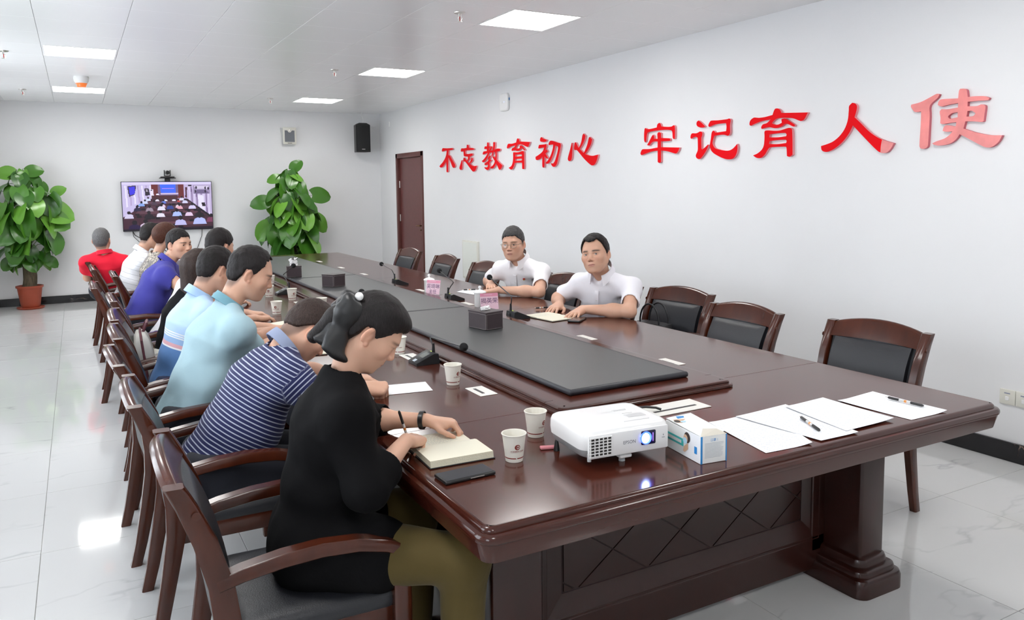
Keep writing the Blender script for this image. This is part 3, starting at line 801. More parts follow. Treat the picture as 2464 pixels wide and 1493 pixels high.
# black loudspeaker hanging from the ceiling in the corner
p = py(874, 331, YB - 0.32)
bs = empty('hanging_loudspeaker', (p[0], p[1], p[2]))
hw, hh, dp = 0.122, 0.238, 0.20
ct = [(-hw, -hh), (hw, -hh), (hw, hh - 0.03), (hw*0.5, hh), (-hw*0.5, hh), (-hw, hh - 0.03)]
MB().poly([ct], lambda u, v, t: (u*(1 - 0.25*t), t*dp, v), 0.0, 1.0, 0, 0).build('cabinet', M_spk, bs, smooth=0)
MB().box((0, -0.004, -0.012), (2*hw - 0.016, 0.008, 2*hh - 0.07), 0.006, 2).build('grille', mat('black_speaker_grille', (0.006, 0.006, 0.007), 0.6, bump=0.5, bscale=700), bs)
MB().box((0, -0.009, -hh + 0.045), (0.055, 0.002, 0.010)).build('badge', M_steel, bs, smooth=0)
MB().tube([(0.03, 0.10, hh - 0.01), (0.04, 0.11, hh + 0.06), (0.02, 0.13, H - p[2])], 0.006, 8).build('cable', M_offw, bs)
br = MB().tube([(0, 0.18, 0.0), (0, YB - p[1], 0.0)], 0.016, 10).box((0, YB - p[1] - 0.006, 0.0), (0.09, 0.012, 0.12), 0.003, 1)
br.build('wall_bracket', M_blk, bs)
tag(bs, 'black upright loudspeaker mounted high beside the room corner', 'loudspeaker')
# sprinklers and smoke alarm
sp0 = None
for u, v, lab in ((1106, 30, 'chrome ceiling sprinkler beside the large lamp above the slogan wall'), (804, 168, 'chrome ceiling sprinkler beside the middle lamp of the slogan side row'),
                  (650, 237, 'chrome ceiling sprinkler closest to the cream wall loudspeaker'), (8, 122, 'chrome ceiling sprinkler on the far side of the window row lamps'),
                  (54, 215, 'chrome ceiling sprinkler above the left plant')):
    p = pz(u, v, H)
    if sp0 is None:
        s_ = sp0 = empty('ceiling_sprinkler')
        MB().lathe([(0.042, 0.0), (0.040, -0.006), (0.022, -0.010), (0.0, -0.010)], 20).build('escutcheon', M_steel, s_)
        m_ = MB().tube([(0, 0, -0.008), (0, 0, -0.03)], 0.010, 10)
        for sx in (-1, 1):
            m_.tube([(sx*0.010, 0, -0.028), (sx*0.016, 0, -0.042), (sx*0.004, 0, -0.066)], 0.003, 6)
        m_.build('sprinkler_frame', M_steel, s_)
        MB().tube([(0, 0, -0.03), (0, 0, -0.062)], 0.0035, 8).build('glass_bulb', mat('red_bulb', (0.6, 0.03, 0.02), 0.2), s_)
        MB().lathe([(0.0, -0.0655), (0.018, -0.0655), (0.018, -0.068), (0.0, -0.069)], 12).build('deflector', M_steel, s_)
    else:
        s_ = copy_tree(sp0)
    s_.location = (p[0], p[1], H); tag(s_, lab, 'sprinkler', 'ceiling sprinklers')
p = pz(195, 183, H)
al = empty('smoke_alarm', (p[0], p[1] + 0.05, H))
MB().lathe([(0.075, 0.0), (0.078, -0.02), (0.073, -0.05), (0.058, -0.075)], 28).build('housing', M_offw, al)
MB().lathe([(0.060, -0.074), (0.050, -0.088), (0.044, -0.112), (0.036, -0.116), (0.0, -0.116)], 28).build('beacon', mat('orange_beacon', (0.62, 0.13, 0.03), 0.3, emit=(1.0, 0.25, 0.05), estr=0.25), al)
tag(al, 'white ceiling alarm with an orange beacon tip', 'alarm')

# ------------------------------------------------------------------ television with a picture of a lecture hall
YT = YB - 0.062
q0, q1 = py(290, 437, YT), py(512, 551, YT)
tx0, tx1, tz0, tz1 = -0.260, 0.998, 1.000, 1.738
tv = empty('television', ((tx0 + tx1)/2, YB, tz0))
tw, th = tx1 - tx0, tz1 - tz0
M_bez = mat('tv_bezel_black', (0.010, 0.010, 0.016), 0.25)
MB().box((0, -0.036, th/2), (tw, 0.048, th), 0.006, 2).build('tv_body', M_bez, tv)
MB().box((0, -0.006, th/2), (0.4, 0.012, 0.3), 0.002, 1).build('wall_mount', M_blk, tv)
# screen picture painted as coloured cells, worked out shape by shape in picture coordinates 0..1
NX, NY = 176, 100
gx, gy = np.meshgrid((np.arange(NX) + 0.5)/NX, (np.arange(NY) + 0.5)/NY)
img = np.zeros((NY, NX, 3)); img[:] = (0.75, 0.70, 0.88)
def hexc(r, g_, b): return np.array([r, g_, b])/255.0
def quad(pts, c):
    m_ = np.zeros(gx.shape, bool); n = len(pts); inside = np.zeros(gx.shape, int)
    for k in range(n):
        (x1, y1), (x2, y2) = pts[k], pts[(k + 1) % n]
        cnd = ((y1 > gy) != (y2 > gy))
        with np.errstate(divide='ignore', invalid='ignore'):
            xi = (x2 - x1)*(gy - y1)/(y2 - y1 if y2 != y1 else 1e-9) + x1
        inside ^= (cnd & (gx < xi)).astype(int)
    img[inside > 0] = hexc(*c)
def disc(cx_, cy_, rx, ry, c):
    img[((gx - cx_)/rx)**2 + ((gy - cy_)/ry)**2 < 1] = hexc(*c)
quad([(0, 0), (1, 0), (1, 0.05), (0, 0.05)], (214, 205, 248))
quad([(0, 0.05), (0.33, 0.05), (0.33, 0.36), (0, 1)], (196, 186, 226))
for k in range(7):
    a = 0.03 + 0.045*k
    quad([(a, 0.07), (a + 0.016, 0.07), (a + 0.03, 0.5 - 0.03*k), (a + 0.012, 0.52 - 0.03*k)], (176, 160, 200) if k % 2 else (228, 222, 246))
quad([(0.68, 0.05), (1, 0.05), (1, 0.8), (0.70, 0.36)], (190, 176, 214))
for k in range(9):
    a = 0.735 + 0.028*k
    quad([(a, 0.10), (a + 0.012, 0.10), (a + 0.016, 0.42 + 0.04*k), (a + 0.004, 0.41 + 0.04*k)], (120, 98, 140) if k % 2 else (216, 206, 236))
quad([(0.84, 0.28), (0.90, 0.28), (0.91, 0.62), (0.85, 0.52)], (226, 220, 242))
quad([(0.32, 0.055), (0.68, 0.055), (0.68, 0.34), (0.32, 0.34)], (104, 42, 44))
quad([(0.39, 0.055), (0.62, 0.055), (0.62, 0.30), (0.39, 0.30)], (112, 92, 130))
quad([(0.415, 0.05), (0.592, 0.05), (0.592, 0.235), (0.425, 0.235)], (62, 104, 246))
quad([(0.44, 0.128), (0.575, 0.128), (0.575, 0.145), (0.44, 0.145)], (214, 150, 230))
quad([(0.42, 0.235), (0.62, 0.235), (0.62, 0.265), (0.42, 0.265)], (206, 190, 222))
quad([(0.06, 0.08), (0.155, 0.07), (0.155, 0.10), (0.135, 0.26), (0.075, 0.30)], (54, 44, 70))
quad([(0.075, 0.10), (0.145, 0.09), (0.138, 0.24), (0.085, 0.27)], (60, 54, 222))
quad([(0.245, 0.13), (0.29, 0.13), (0.305, 0.27), (0.25, 0.28)], (40, 34, 48)); quad([(0.258, 0.15), (0.278, 0.15), (0.282, 0.20), (0.26, 0.20)], (170, 158, 176))
quad([(0.305, 0.15), (0.34, 0.15), (0.345, 0.30), (0.31, 0.33)], (230, 222, 244)); quad([(0.312, 0.165), (0.332, 0.165), (0.332, 0.185), (0.312, 0.185)], (40, 32, 44))
quad([(0.70, 0.11), (0.72, 0.11), (0.715, 0.34), (0.695, 0.32)], (74, 34, 50)); quad([(0.735, 0.06), (0.775, 0.06), (0.775, 0.095), (0.735, 0.095)], (28, 24, 34))
quad([(0.79, 0.07), (0.985, 0.07), (0.985, 0.255), (0.79, 0.255)], (150, 136, 172)); quad([(0.80, 0.085), (0.975, 0.085), (0.96, 0.15), (0.82, 0.15)], (206, 196, 224))
quad([(0.79, 0.255), (0.83, 0.17), (0.93, 0.17), (0.985, 0.255)], (110, 96, 134))
for cx_, cy_ in ((0.825, 0.12), (0.93, 0.13), (0.965, 0.14), (0.815, 0.20), (0.93, 0.2)): disc(cx_, cy_, 0.010, 0.03, (40, 30, 50))
quad([(0.32, 0.28), (0.61, 0.28), (0.61, 0.35), (0.32, 0.36)], (72, 38, 46))
quad([(0.14, 0.58), (0.31, 0.35), (0.70, 0.35), (1.0, 0.8), (1, 1), (0, 1), (0, 0.72)], (66, 36, 50))
quad([(0.70, 0.35), (0.715, 0.35), (1.0, 0.74), (1.0, 0.80)], (22, 18, 30))
for y0, y1, xa, xb, c in ((0.415, 0.45, 0.28, 0.74, (96, 66, 84)), (0.50, 0.55, 0.22, 0.80, (84, 54, 70)), (0.60, 0.66, 0.16, 0.86, (92, 58, 72)), (0.71, 0.74, 0.1, 0.92, (52, 30, 42)), (0.83, 0.90, 0.22, 0.80, (96, 58, 70))):
    quad([(xa, y0), (xb, y0), (xb + 0.03, y1), (xa - 0.03, y1)], c)
for k in range(26):
    a, b = random.uniform(0.1, 0.9), random.uniform(0.42, 0.95); s_ = 0.015 + 0.03*b
    quad([(a, b), (a + s_*1.4, b), (a + s_*1.4, b + s_*1.3), (a, b + s_*1.3)], (26, 18, 28))
PPL = [(0.385, 0.225, 0.5, (232, 226, 244)), (0.28, 0.32, 0.75, (206, 214, 240)), (0.245, 0.37, 0.8, (200, 208, 238)), (0.205, 0.41, 0.95, (132, 164, 228)), (0.345, 0.39, 0.9, (74, 58, 76)), (0.45, 0.38, 0.7, (96, 120, 206)),
       (0.38, 0.345, 0.6, (228, 222, 240)), (0.47, 0.345, 0.6, (226, 220, 240)), (0.565, 0.345, 0.6, (228, 222, 240)), (0.655, 0.31, 0.8, (216, 214, 238)), (0.69, 0.365, 0.85, (206, 206, 238)), (0.62, 0.37, 0.5, (196, 64, 60)),
       (0.435, 0.44, 0.9, (222, 196, 220)), (0.615, 0.45, 0.9, (226, 206, 222)), (0.155, 0.50, 1.0, (40, 36, 66)), (0.29, 0.50, 1.1, (150, 136, 152)), (0.42, 0.475, 1.15, (224, 220, 240)), (0.52, 0.465, 1.0, (46, 66, 140)), (0.625, 0.475, 1.0, (226, 168, 184)), (0.77, 0.46, 1.15, (208, 200, 238)),
       (0.065, 0.62, 1.3, (206, 200, 230)), (0.28, 0.62, 1.4, (30, 24, 36)), (0.41, 0.61, 1.25, (226, 220, 238)), (0.595, 0.58, 1.4, (168, 186, 240)), (0.73, 0.605, 1.2, (222, 198, 226)), (0.85, 0.60, 1.5, (28, 22, 34)),
       (0.12, 0.82, 1.9, (38, 22, 66)), (0.24, 0.80, 1.8, (214, 196, 222)), (0.63, 0.74, 1.75, (186, 184, 232)), (0.85, 0.70, 2.0, (176, 186, 240)), (0.985, 0.71, 1.5, (120, 60, 90)), (0.47, 0.93, 1.6, (60, 50, 60))]
for (a, b, s_, c) in sorted(PPL, key=lambda t: t[1]):
    quad([(a - 0.040*s_, b + 0.10*s_), (a - 0.030*s_, b + 0.045*s_), (a - 0.01*s_, b + 0.028*s_), (a + 0.01*s_, b + 0.028*s_), (a + 0.030*s_, b + 0.045*s_), (a + 0.040*s_, b + 0.10*s_)], c)
    disc(a, b + 0.008*s_, 0.0145*s_, 0.026*s_, (26, 20, 30))
quad([(0.0, 0.97), (1, 0.95), (1, 1), (0, 1)], (26, 18, 34))
lin = np.where(img <= 0.04045, img/12.92, ((img + 0.055)/1.055)**2.4)
sw, sh = tw - 0.018, th - 0.022
vs_ = [((-0.5 + i/NX)*sw, -0.0605, 0.012 + (1 - j/NY)*sh) for j in range(NY + 1) for i in range(NX + 1)]
fs = [(j*(NX + 1) + i, j*(NX + 1) + i + 1, (j + 1)*(NX + 1) + i + 1, (j + 1)*(NX + 1) + i) for j in range(NY) for i in range(NX)]
me = bpy.data.meshes.new('screen'); me.from_pydata(vs_, [], fs)
ca = me.color_attributes.new('picture', 'FLOAT_COLOR', 'CORNER')
cc = np.ones((NX*NY, 4, 4), np.float32); cc[:, :, :3] = lin.reshape(-1, 1, 3)
ca.data.foreach_set('color', cc.ravel())
M_scr = bpy.data.materials.new('lit_screen'); M_scr.use_nodes = True
_nt = M_scr.node_tree; _p = _nt.nodes['Principled BSDF']; _p.inputs['Base Color'].default_value = (0.01, 0.01, 0.012, 1); _p.inputs['Roughness'].default_value = 0.25
_a = nd(_nt, 'ShaderNodeVertexColor', layer_name='picture')
_nt.links.new(_a.outputs['Color'], _p.inputs['Emission Color']); _p.inputs['Emission Strength'].default_value = SCREEN_LIGHT
me.materials.append(M_scr)
link('screen', me, tv)
for pts in ([(-0.50, -0.01, 0.0), (-0.47, -0.012, -0.06), (-0.36, -0.015, -0.13), (-0.20, -0.015, -0.20), (-0.05, -0.015, -0.32)], [(-0.50, -0.01, 0.0), (-0.49, -0.02, -0.08), (-0.40, -0.02, -0.18), (-0.24, -0.02, -0.26), (-0.1, -0.02, -0.38)],
            [(0.47, -0.01, 0.0), (0.46, -0.012, -0.1), (0.40, -0.012, -0.26), (0.33, -0.012, -0.42), (0.31, -0.012, -0.6)]):
    MB().tube(pts, 0.006 if pts[0][0] < 0 and pts[1][0] > -0.48 else 0.004, 6).build('hanging_cable', M_blk, tv)
tag(tv, 'wall television showing a lecture hall full of people', 'television')
# camera on a little shelf above the television
vc = empty('conference_camera', (py(403, 430, YT - 0.05)[0], YT - 0.05, tz1 - 0.002))
MB().box((0, 0.02, 0.022), (0.075, 0.05, 0.045), 0.004, 1).build('stand', M_blk, vc)
MB().box((0, 0, 0.05), (0.225, 0.12, 0.012), 0.004, 1).box((0, 0.0, 0.064), (0.19, 0.10, 0.018), 0.005, 2).build('shelf', M_blk, vc)
MB().box((0, 0, 0.072), (0.18, 0.09, 0.008), 0.003, 1).build('camera_base', M_steel, vc)
yo = MB()
for s_ in (-1, 1):
    yo.box((s_*0.040, 0, 0.125), (0.012, 0.05, 0.09), 0.005, 2)
yo.box((0, 0, 0.083), (0.088, 0.05, 0.014), 0.005, 2).build('yoke', M_blk, vc)
hd = MB().lathe([(0.0, -0.04), (0.030, -0.036), (0.034, -0.01), (0.034, 0.02), (0.028, 0.04), (0.0, 0.045)], 24, (0, 0, 0.132), M=Matrix.Rotation(R(90), 3, 'X')).build('camera_head', mat('camera_silver', (0.45, 0.46, 0.44), 0.3, metal=0.5), vc)
MB().lathe([(0.0, 0.046), (0.026, 0.046), (0.027, 0.056), (0.022, 0.058), (0.018, 0.050), (0.0, 0.050)], 24, (0, 0, 0.132), M=Matrix.Rotation(R(90), 3, 'X')).build('lens', M_blk, hd)
tag(vc, 'silver and black conference camera on the shelf above the television', 'camera')
TT = TZ + 0.0008      # things stand a hair above the lacquer
# ------------------------------------------------------------------ potted climbing plants
M_leaf = bpy.data.materials.new('glossy_leaf'); M_leaf.use_nodes = True
_nt = M_leaf.node_tree; _p = _nt.nodes['Principled BSDF']
_oi = nd(_nt, 'ShaderNodeObjectInfo'); _rp = nd(_nt, 'ShaderNodeValToRGB')
_rp.color_ramp.elements[0].color = (0.028, 0.110, 0.012, 1); _rp.color_ramp.elements[1].color = (0.15, 0.36, 0.045, 1)
_rp.color_ramp.elements.new(0.6).color = (0.055, 0.175, 0.016, 1)
_nt.links.new(_oi.outputs['Random'], _rp.inputs['Fac'])
_tc = nd(_nt, 'ShaderNodeTexCoord'); _n = nd(_nt, 'ShaderNodeTexNoise'); _n.inputs['Scale'].default_value = 14
_nt.links.new(_tc.outputs['Object'], _n.inputs['Vector'])
_mx = nd(_nt, 'ShaderNodeMix', data_type='RGBA', blend_type='MULTIPLY'); _mx.inputs['Factor'].default_value = 0.5
_nt.links.new(_rp.outputs['Color'], _mx.inputs['A']); _nt.links.new(_n.outputs['Color'], _mx.inputs['B'])
_nt.links.new(_rp.outputs['Color'], _p.inputs['Base Color'])
_p.inputs['Roughness'].default_value = 0.28; _p.inputs['Specular IOR Level'].default_value = 0.5
M_stem = mat('green_stem', (0.10, 0.19, 0.04), 0.5)
M_moss = mat('moss_pole_bark', (0.10, 0.075, 0.045), 0.9, var=0.5, vscale=18, vstretch=(3, 3, 0.6), bump=1.0, bscale=40)
M_pot = mat('terracotta_plastic', (0.34, 0.062, 0.028), 0.45, var=0.06)
M_soil = mat('dark_soil', (0.05, 0.035, 0.025), 0.95, bump=1.0, bscale=60)
def leaf_mesh(L, W, cup, droop, seed):
    """heart shaped leaf, base at the origin, tip along +x, midrib folded"""
    rnd = random.Random(seed)
    ns, nw = 9, 6
    vs_, fs = [], []
    for i in range(ns + 1):
        t = i/ns
        if t < 0.40: w = W*math.sqrt(max(0.0, 1 - ((0.40 - t)/0.50)**2))
        else: w = W*math.sqrt(max(0.0, 1 - ((t - 0.40)/0.60)**2))*(1 - 0.22*(t - 0.40)/0.60)
        x0 = L*t
        for j in range(nw + 1):
            s = -1 + 2*j/nw
            back = -0.16*L*(abs(s)**1.4)*max(0.0, 1 - t*2.2)
            z = cup*abs(s)*w*0.45 - droop*L*t*t + 0.012*L*math.sin(7*t + 3*s + seed)
            vs_.append((x0 + back, s*w/2, z))
    for i in range(ns):
        for j in range(nw):
            a = i*(nw + 1) + j
            fs.append((a, a + 1, a + nw + 2, a + nw + 1))
    me = bpy.data.meshes.new('leaf'); me.from_pydata(vs_, [], fs); me.materials.append(M_leaf); me.shade_smooth()
    return me
LEAVES = [leaf_mesh(1.0, 0.98, 0.22, 0.22, 1), leaf_mesh(1.0, 0.86, 0.12, 0.30, 2), leaf_mesh(1.0, 1.04, 0.30, 0.18, 3), leaf_mesh(1.0, 0.92, 0.16, 0.35, 4)]
def plant(base, seed, env, n, trunk_top, extra, label, pot):
    rnd = random.Random(seed)
    root = empty('potted_climbing_plant', base)
    if True:
        MB().lathe([(0.0, 0.012), (0.105, 0.012), (0.118, 0.05), (0.150, 0.285), (0.152, 0.292), (0.166, 0.292), (0.168, 0.318), (0.156, 0.320), (0.148, 0.30), (0.0, 0.295)], 32).build('pot', M_pot, root)
        MB().lathe([(0.0, 0.0), (0.155, 0.0), (0.172, 0.022), (0.166, 0.026), (0.150, 0.010), (0.0, 0.010)], 32).build('saucer', M_pot, root)
        MB().lathe([(0.0, 0.296), (0.147, 0.300), (0.147, 0.285)], 24).build('soil', M_soil, root)
    rs = []
    for k in range(15):
        z = 0.27 + (trunk_top - 0.27)*k/14; r_ = 0.082 - 0.03*k/14
        rs.append([Vector(((r_ + 0.012*math.sin(j*2.1 + k*0.7))*math.cos(2*PI*j/14) + 0.01*math.sin(k*0.8), (r_ + 0.012*math.cos(j*1.7 + k*0.5))*math.sin(2*PI*j/14), z)) for j in range(14)])
    MB().rings(rs).build('moss_pole', M_moss, root, smooth=60)
    st = MB()
    def one(z, ang, out, size, down, roll=None):
        tip = Vector((math.cos(ang)*out, math.sin(ang)*out, z))
        a = Vector((math.cos(ang)*0.04, math.sin(ang)*0.04, z - 0.05 - 0.25*out))
        mid = (a + tip)/2 + Vector((0, 0, 0.05))
        st.tube([a, mid, tip], [0.005, 0.004, 0.003], 5)
        o = link('leaf', LEAVES[rnd.randrange(4)], root)
        a2 = ang + rnd.uniform(-0.8, 0.8)
        o.location = tip
        o.rotation_mode = 'XYZ'
        o.rotation_euler = (rnd.uniform(-0.8, 0.8) if roll is None else roll, down + (rnd.uniform(-0.2, 0.25) if roll is None else 0.0), a2 if roll is None else ang)
        o.scale = (size, size, size)
    for k in range(n):
        t = (k + rnd.random())/n
        z = env[0][0] + (env[-1][0] - env[0][0])*t
        rad = float(np.interp(z, [e[0] for e in env], [e[1] for e in env]))
        ang = k*2.39996 + rnd.uniform(-0.3, 0.3)
        if math.sin(ang) > 0.0: ang = -ang if rnd.random() < 0.6 else ang   # more leaves to the room side, wall is close behind
        o_ = rad*rnd.uniform(0.45, 1.0)
        if math.sin(ang) > 0: o_ = min(o_, 0.17)
        one(z, ang, o_*0.62, float(np.interp(z, [e[0] for e in env], [e[2] for e in env]))*rnd.uniform(0.9, 1.35), rnd.uniform(0.45, 1.25))
    for e in extra: one(*e)
    st.build('leaf_stalks', M_stem, root, smooth=60)
    tag(root, label, 'plant')
pB = pz(75, 742, 0.0)
plant((pB[0], pB[1] - 0.03, 0.0), 3, [(0.62, 0.30, 0.15), (0.85, 0.42, 0.20), (1.05, 0.52, 0.27), (1.3, 0.60, 0.29), (1.55, 0.58, 0.25), (1.72, 0.34, 0.19), (1.9, 0.10, 0.14)], 66, 1.55,
      [(1.34, R(-12), 0.26, 0.36, 0.30, R(55)), (1.24, R(-16), 0.28, 0.30, 0.45, R(65)), (1.40, R(192), 0.30, 0.30, 0.4, R(-60)), (1.56, R(-10), 0.36, 0.18, -0.6, R(60)), (0.68, R(-15), 0.24, 0.17, 0.7, R(60)), (0.68, R(195), 0.20, 0.17, 0.9, R(-60)), (1.86, R(-5), 0.06, 0.20, -0.2, R(60)), (1.84, R(185), 0.10, 0.22, -0.1, R(-60))],
      'tall climbing plant in a terracotta pot, standing left of the television', True)
p2 = py(690, 640, 10.72)
plant((2.08, 10.72, 0.0), 11, [(0.45, 0.40, 0.26), (0.75, 0.46, 0.28), (1.05, 0.52, 0.30), (1.3, 0.50, 0.29), (1.55, 0.42, 0.25), (1.75, 0.24, 0.19), (1.9, 0.12, 0.14)], 84, 1.6,
      [(1.50, R(-4), 0.34, 0.31, -0.02, R(70)), (1.42, R(188), 0.36, 0.26, 0.15, R(-70)), (1.16, R(-8), 0.34, 0.32, 0.75, R(65)), (1.90, R(-10), 0.06, 0.20, -0.9, R(60)), (1.78, R(190), 0.16, 0.20, 0.2, R(-60)), (1.05, R(190), 0.34, 0.30, 0.8, R(-65))],
      'tall climbing plant in the corner behind the far table end', True)

# ------------------------------------------------------------------ paper cups
M_cup = mat('paper_cup_cream', (0.80, 0.775, 0.70), 0.5)
M_print = mat('cup_print_maroon', (0.24, 0.035, 0.025), 0.5)
M_pale = mat('cup_print_pale', (0.50, 0.36, 0.30), 0.6)
def cyl_patch(mb, r0, r1, hgt, u0, u1, z0, z1, n=6, off=0.0004, mi=0):
    """a patch of print bent round the cup wall; u in metres along the wall"""
    vs_, fs = [], []
    for i in range(n + 1):
        u = u0 + (u1 - u0)*i/n
        for z in (z0, z1):
            r = r0 + (r1 - r0)*z/hgt + off; a = u/r
            vs_.append((r*math.cos(a), r*math.sin(a), z))
    for i in range(n):
        fs.append((2*i, 2*i + 2, 2*i + 3, 2*i + 1))
    mb.add(vs_, fs, mi)
def make_cup():
    c = empty('paper_cup')
    r0, r1, hc = 0.0265, 0.0365, 0.086
    MB().lathe([(0.0, 0.004), (r0 - 0.001, 0.004), (r0 - 0.001, 0.0), (r0, 0.0), (r0 + (r1 - r0)*0.5, hc*0.5), (r1, hc - 0.003), (r1 + 0.0018, hc - 0.0035), (r1 + 0.0026, hc - 0.0015), (r1 + 0.0016, hc), (r1 - 0.0006, hc - 0.0005),
                (r1 - 0.0012, hc - 0.004), (r0 + 0.001, 0.007), (0.0, 0.006)], 32).build('cup_body', M_cup, c)
    b = MB(); cyl_patch(b, r0, r1, hc, 0, 2*PI*(r0 + 0.0014), 0.0115, 0.0150, 32); b.build('red_band', M_print, c)
    b = MB()
    # round emblem with a crescent left bare
    ctr, rad = 0.049, 0.0085
    N = 20
    for i in range(-8, 8):
        for j in range(-8, 8):
            u, v = (i + 0.5)/8*rad, (j + 0.5)/8*rad
            if u*u + v*v > rad*rad: continue
            d2 = math.hypot(u - 0.0012, v)
            if 0.0028 < d2 < 0.0052 and u > -0.002: continue
            cyl_patch(b, r0, r1, hc, u - rad/16, u + rad/16, ctr + v - rad/16, ctr + v + rad/16, 1)
    b.build('emblem', M_print, c, smooth=0, normals=False)
    b = MB(); rr = random.Random(5)
    for k in range(10):
        u = -0.021 + 0.0044*k
        for q in range(3):
            cyl_patch(b, r0, r1, hc, u + 0.0003*q, u + rr.uniform(0.0012, 0.0032), 0.0345 + 0.0012*q - 0.0002, 0.0345 + 0.0012*q + 0.0004, 1)
        cyl_patch(b, r0, r1, hc, u + rr.uniform(0, 0.002), u + rr.uniform(0.0021, 0.003), 0.0338, 0.0378, 1)
    cyl_patch(b, r0, r1, hc, -0.021, 0.021, 0.0316, 0.0320, 6)
    b.build('lettering', M_print, c, smooth=0, normals=False)
    return c
CUPS = [(0.285, 0.379, -100, 'paper cup standing beside the open cream notebook and the black phone'), (0.462, 0.548, -62, 'paper cup tucked against the side of the white projector'),
        (0.516, 1.324, -70, 'paper cup right in front of the microphone with a display, near a power plate'), (0.544, 2.03, -125, 'paper cup beyond the display microphone, beside the writing woman\'s face'),
        (0.296, 3.666, -115, 'paper cup closest to the table edge, in front of the man in pale teal'), (0.548, 4.292, -75, 'paper cup beside a power plate, in front of the second microphone with a display'),
        (0.435, 4.56, -110, 'paper cup next to the low end of the second display microphone'), (0.610, 5.33, -90, 'farthest paper cup, past the second display microphone'),
        (0.600, 3.66, -160, 'paper cup half hidden by the navy striped man\'s head')]
cup0 = make_cup()
for k, (x, y, a, lab) in enumerate(CUPS):
    c = cup0 if k == 0 else copy_tree(cup0)
    c.location = (x, y, TT); c.rotation_euler = (0, 0, R(a))
    tag(c, lab, 'cup', 'paper cups on the table')

# ------------------------------------------------------------------ microphones
M_mic = mat('microphone_black', (0.011, 0.012, 0.014), 0.32)
M_foam = mat('microphone_foam', (0.008, 0.008, 0.009), 0.95, bump=1.0, bscale=900)
M_lcd = mat('grey_display', (0.16, 0.17, 0.16), 0.25)
M_ledg = mat('yellow_green_led', (0.4, 0.5, 0.05), 0.3, emit=(0.7, 0.9, 0.1), estr=0.35)
M_btn = mat('pale_blue_button', (0.55, 0.62, 0.68), 0.4)
def microphone(cx_, cy_, rz, ball, bend, lab, lcd):
    root = empty('desk_microphone', (cx_, cy_, TT), rz)
    # wedge: low edge toward +x (the speaker), tall at -x
    L_, W_, h0, h1 = 0.120, 0.105, 0.012, 0.052
    pr = [(L_/2, 0.0), (L_/2, h0), (-L_/2 + 0.028, h1), (-L_/2 + 0.006, h1 - 0.004), (-L_/2, 0.006), (-L_/2 + 0.004, 0.0)]
    rs = []
    for yy, k in ((-W_/2, 0.94), (-W_/2 + 0.004, 1.0), (W_/2 - 0.004, 1.0), (W_/2, 0.94)):
        rs.append([Vector((x*(0.985 if k < 1 else 1), yy, z*k)) for x, z in pr])
    MB().rings(rs).build('base', M_mic, root, smooth=25)
    sl = math.atan2(h1 - h0, L_ - 0.028)
    def on_top(t, y, lift=0.0006):
        x = L_/2 - t*(L_ - 0.028); return Vector((x, y, h0 + (h1 - h0)*t + lift))
    def patch(name, t0, t1, y0, y1, m_, lift=0.0008):
        a, b_, c_, d_ = on_top(t0, y0, lift), on_top(t0, y1, lift), on_top(t1, y1, lift), on_top(t1, y0, lift)
        return MB().add([a, b_, c_, d_], [(0, 1, 2, 3)]).build(name, m_, root, smooth=0)
    if lcd:
        patch('display', 0.45, 0.85, -0.028, 0.028, M_lcd)
        patch('button', 0.06, 0.24, -0.016, 0.012, M_btn)
        for q in (-0.022, -0.007, 0.008, 0.023):
            patch('key', 0.32, 0.39, q - 0.005, q + 0.005, mat('key_grey', (0.05, 0.05, 0.055), 0.4))
    else:
        patch('button', 0.10, 0.26, -0.014, 0.014, mat('key_grey', (0.05, 0.05, 0.055), 0.4))
        MB().box((-L_/2 - 0.001, 0.01, 0.026), (0.003, 0.02, 0.02), 0.001, 1).build('socket_cover', mat('key_grey', (0.05, 0.05, 0.055), 0.4), root, smooth=0)
    MB().box((-L_/2 + 0.022, 0, h1), (0.005, 0.014, 0.002), 0.0005, 1).build('indicator', M_ledg, root, smooth=0)
    inv = Matrix.Rotation(-rz, 3, 'Z')
    foot = Vector((-L_/2 + 0.020, 0.022, h1 - 0.002))
    bl = inv @ (Vector(ball) - Vector((cx_, cy_, TZ)))
    bd = inv @ (Vector(bend) - Vector((cx_, cy_, TZ)))
    pts = [foot, foot + Vector((0, 0, 0.02))]
    c0 = foot + Vector((0, 0, 0.03))
    for k in range(1, 9):
        t = k/8
        p_ = c0*(1 - t)**2 + bd*2*t*(1 - t) + bl*t*t if False else None
    # straight rise to the bend, rounded corner, straight run to the ball
    d1 = (bd - c0); d2 = (bl - bd)
    pts.append(c0 + d1*0.5)
    a_, b_ = bd - d1.normalized()*min(0.03, d1.length*0.5), bd + d2.normalized()*min(0.03, d2.length*0.5)
    for k in range(6):
        t = k/5; pts.append(a_*(1 - t)**2 + bd*2*t*(1 - t) + b_*t*t)
    pts.append(bl)
    MB().tube([foot - Vector((0, 0, 0.004)), foot + Vector((0, 0, 0.045))], [0.0085, 0.006], 12).build('neck_socket', M_mic, root)
    MB().tube(pts, 0.0036, 8).build('gooseneck', M_mic, root)
    d_ = d2.normalized(); sp = MB(); bm = bmesh.new(); bmesh.ops.create_uvsphere(bm, u_segments=18, v_segments=12, radius=0.0195)
    q_ = d_.to_track_quat('Z', 'Y').to_matrix()
    vs_ = [q_ @ Vector((v.co.x, v.co.y, v.co.z*1.12)) + bl for v in bm.verts]; bm.verts.index_update()
    sp.add(vs_, [[v.index for v in f.verts] for f in bm.faces]); bm.free()
    sp.build('foam_windscreen', M_foam, root, smooth=80)
    tag(root, lab, 'microphone', 'gooseneck microphones on the table')
def bend_ball(ub, vb, xb, u, v, x):
    return tuple(px(u, v, x)), tuple(px(ub, vb, xb))
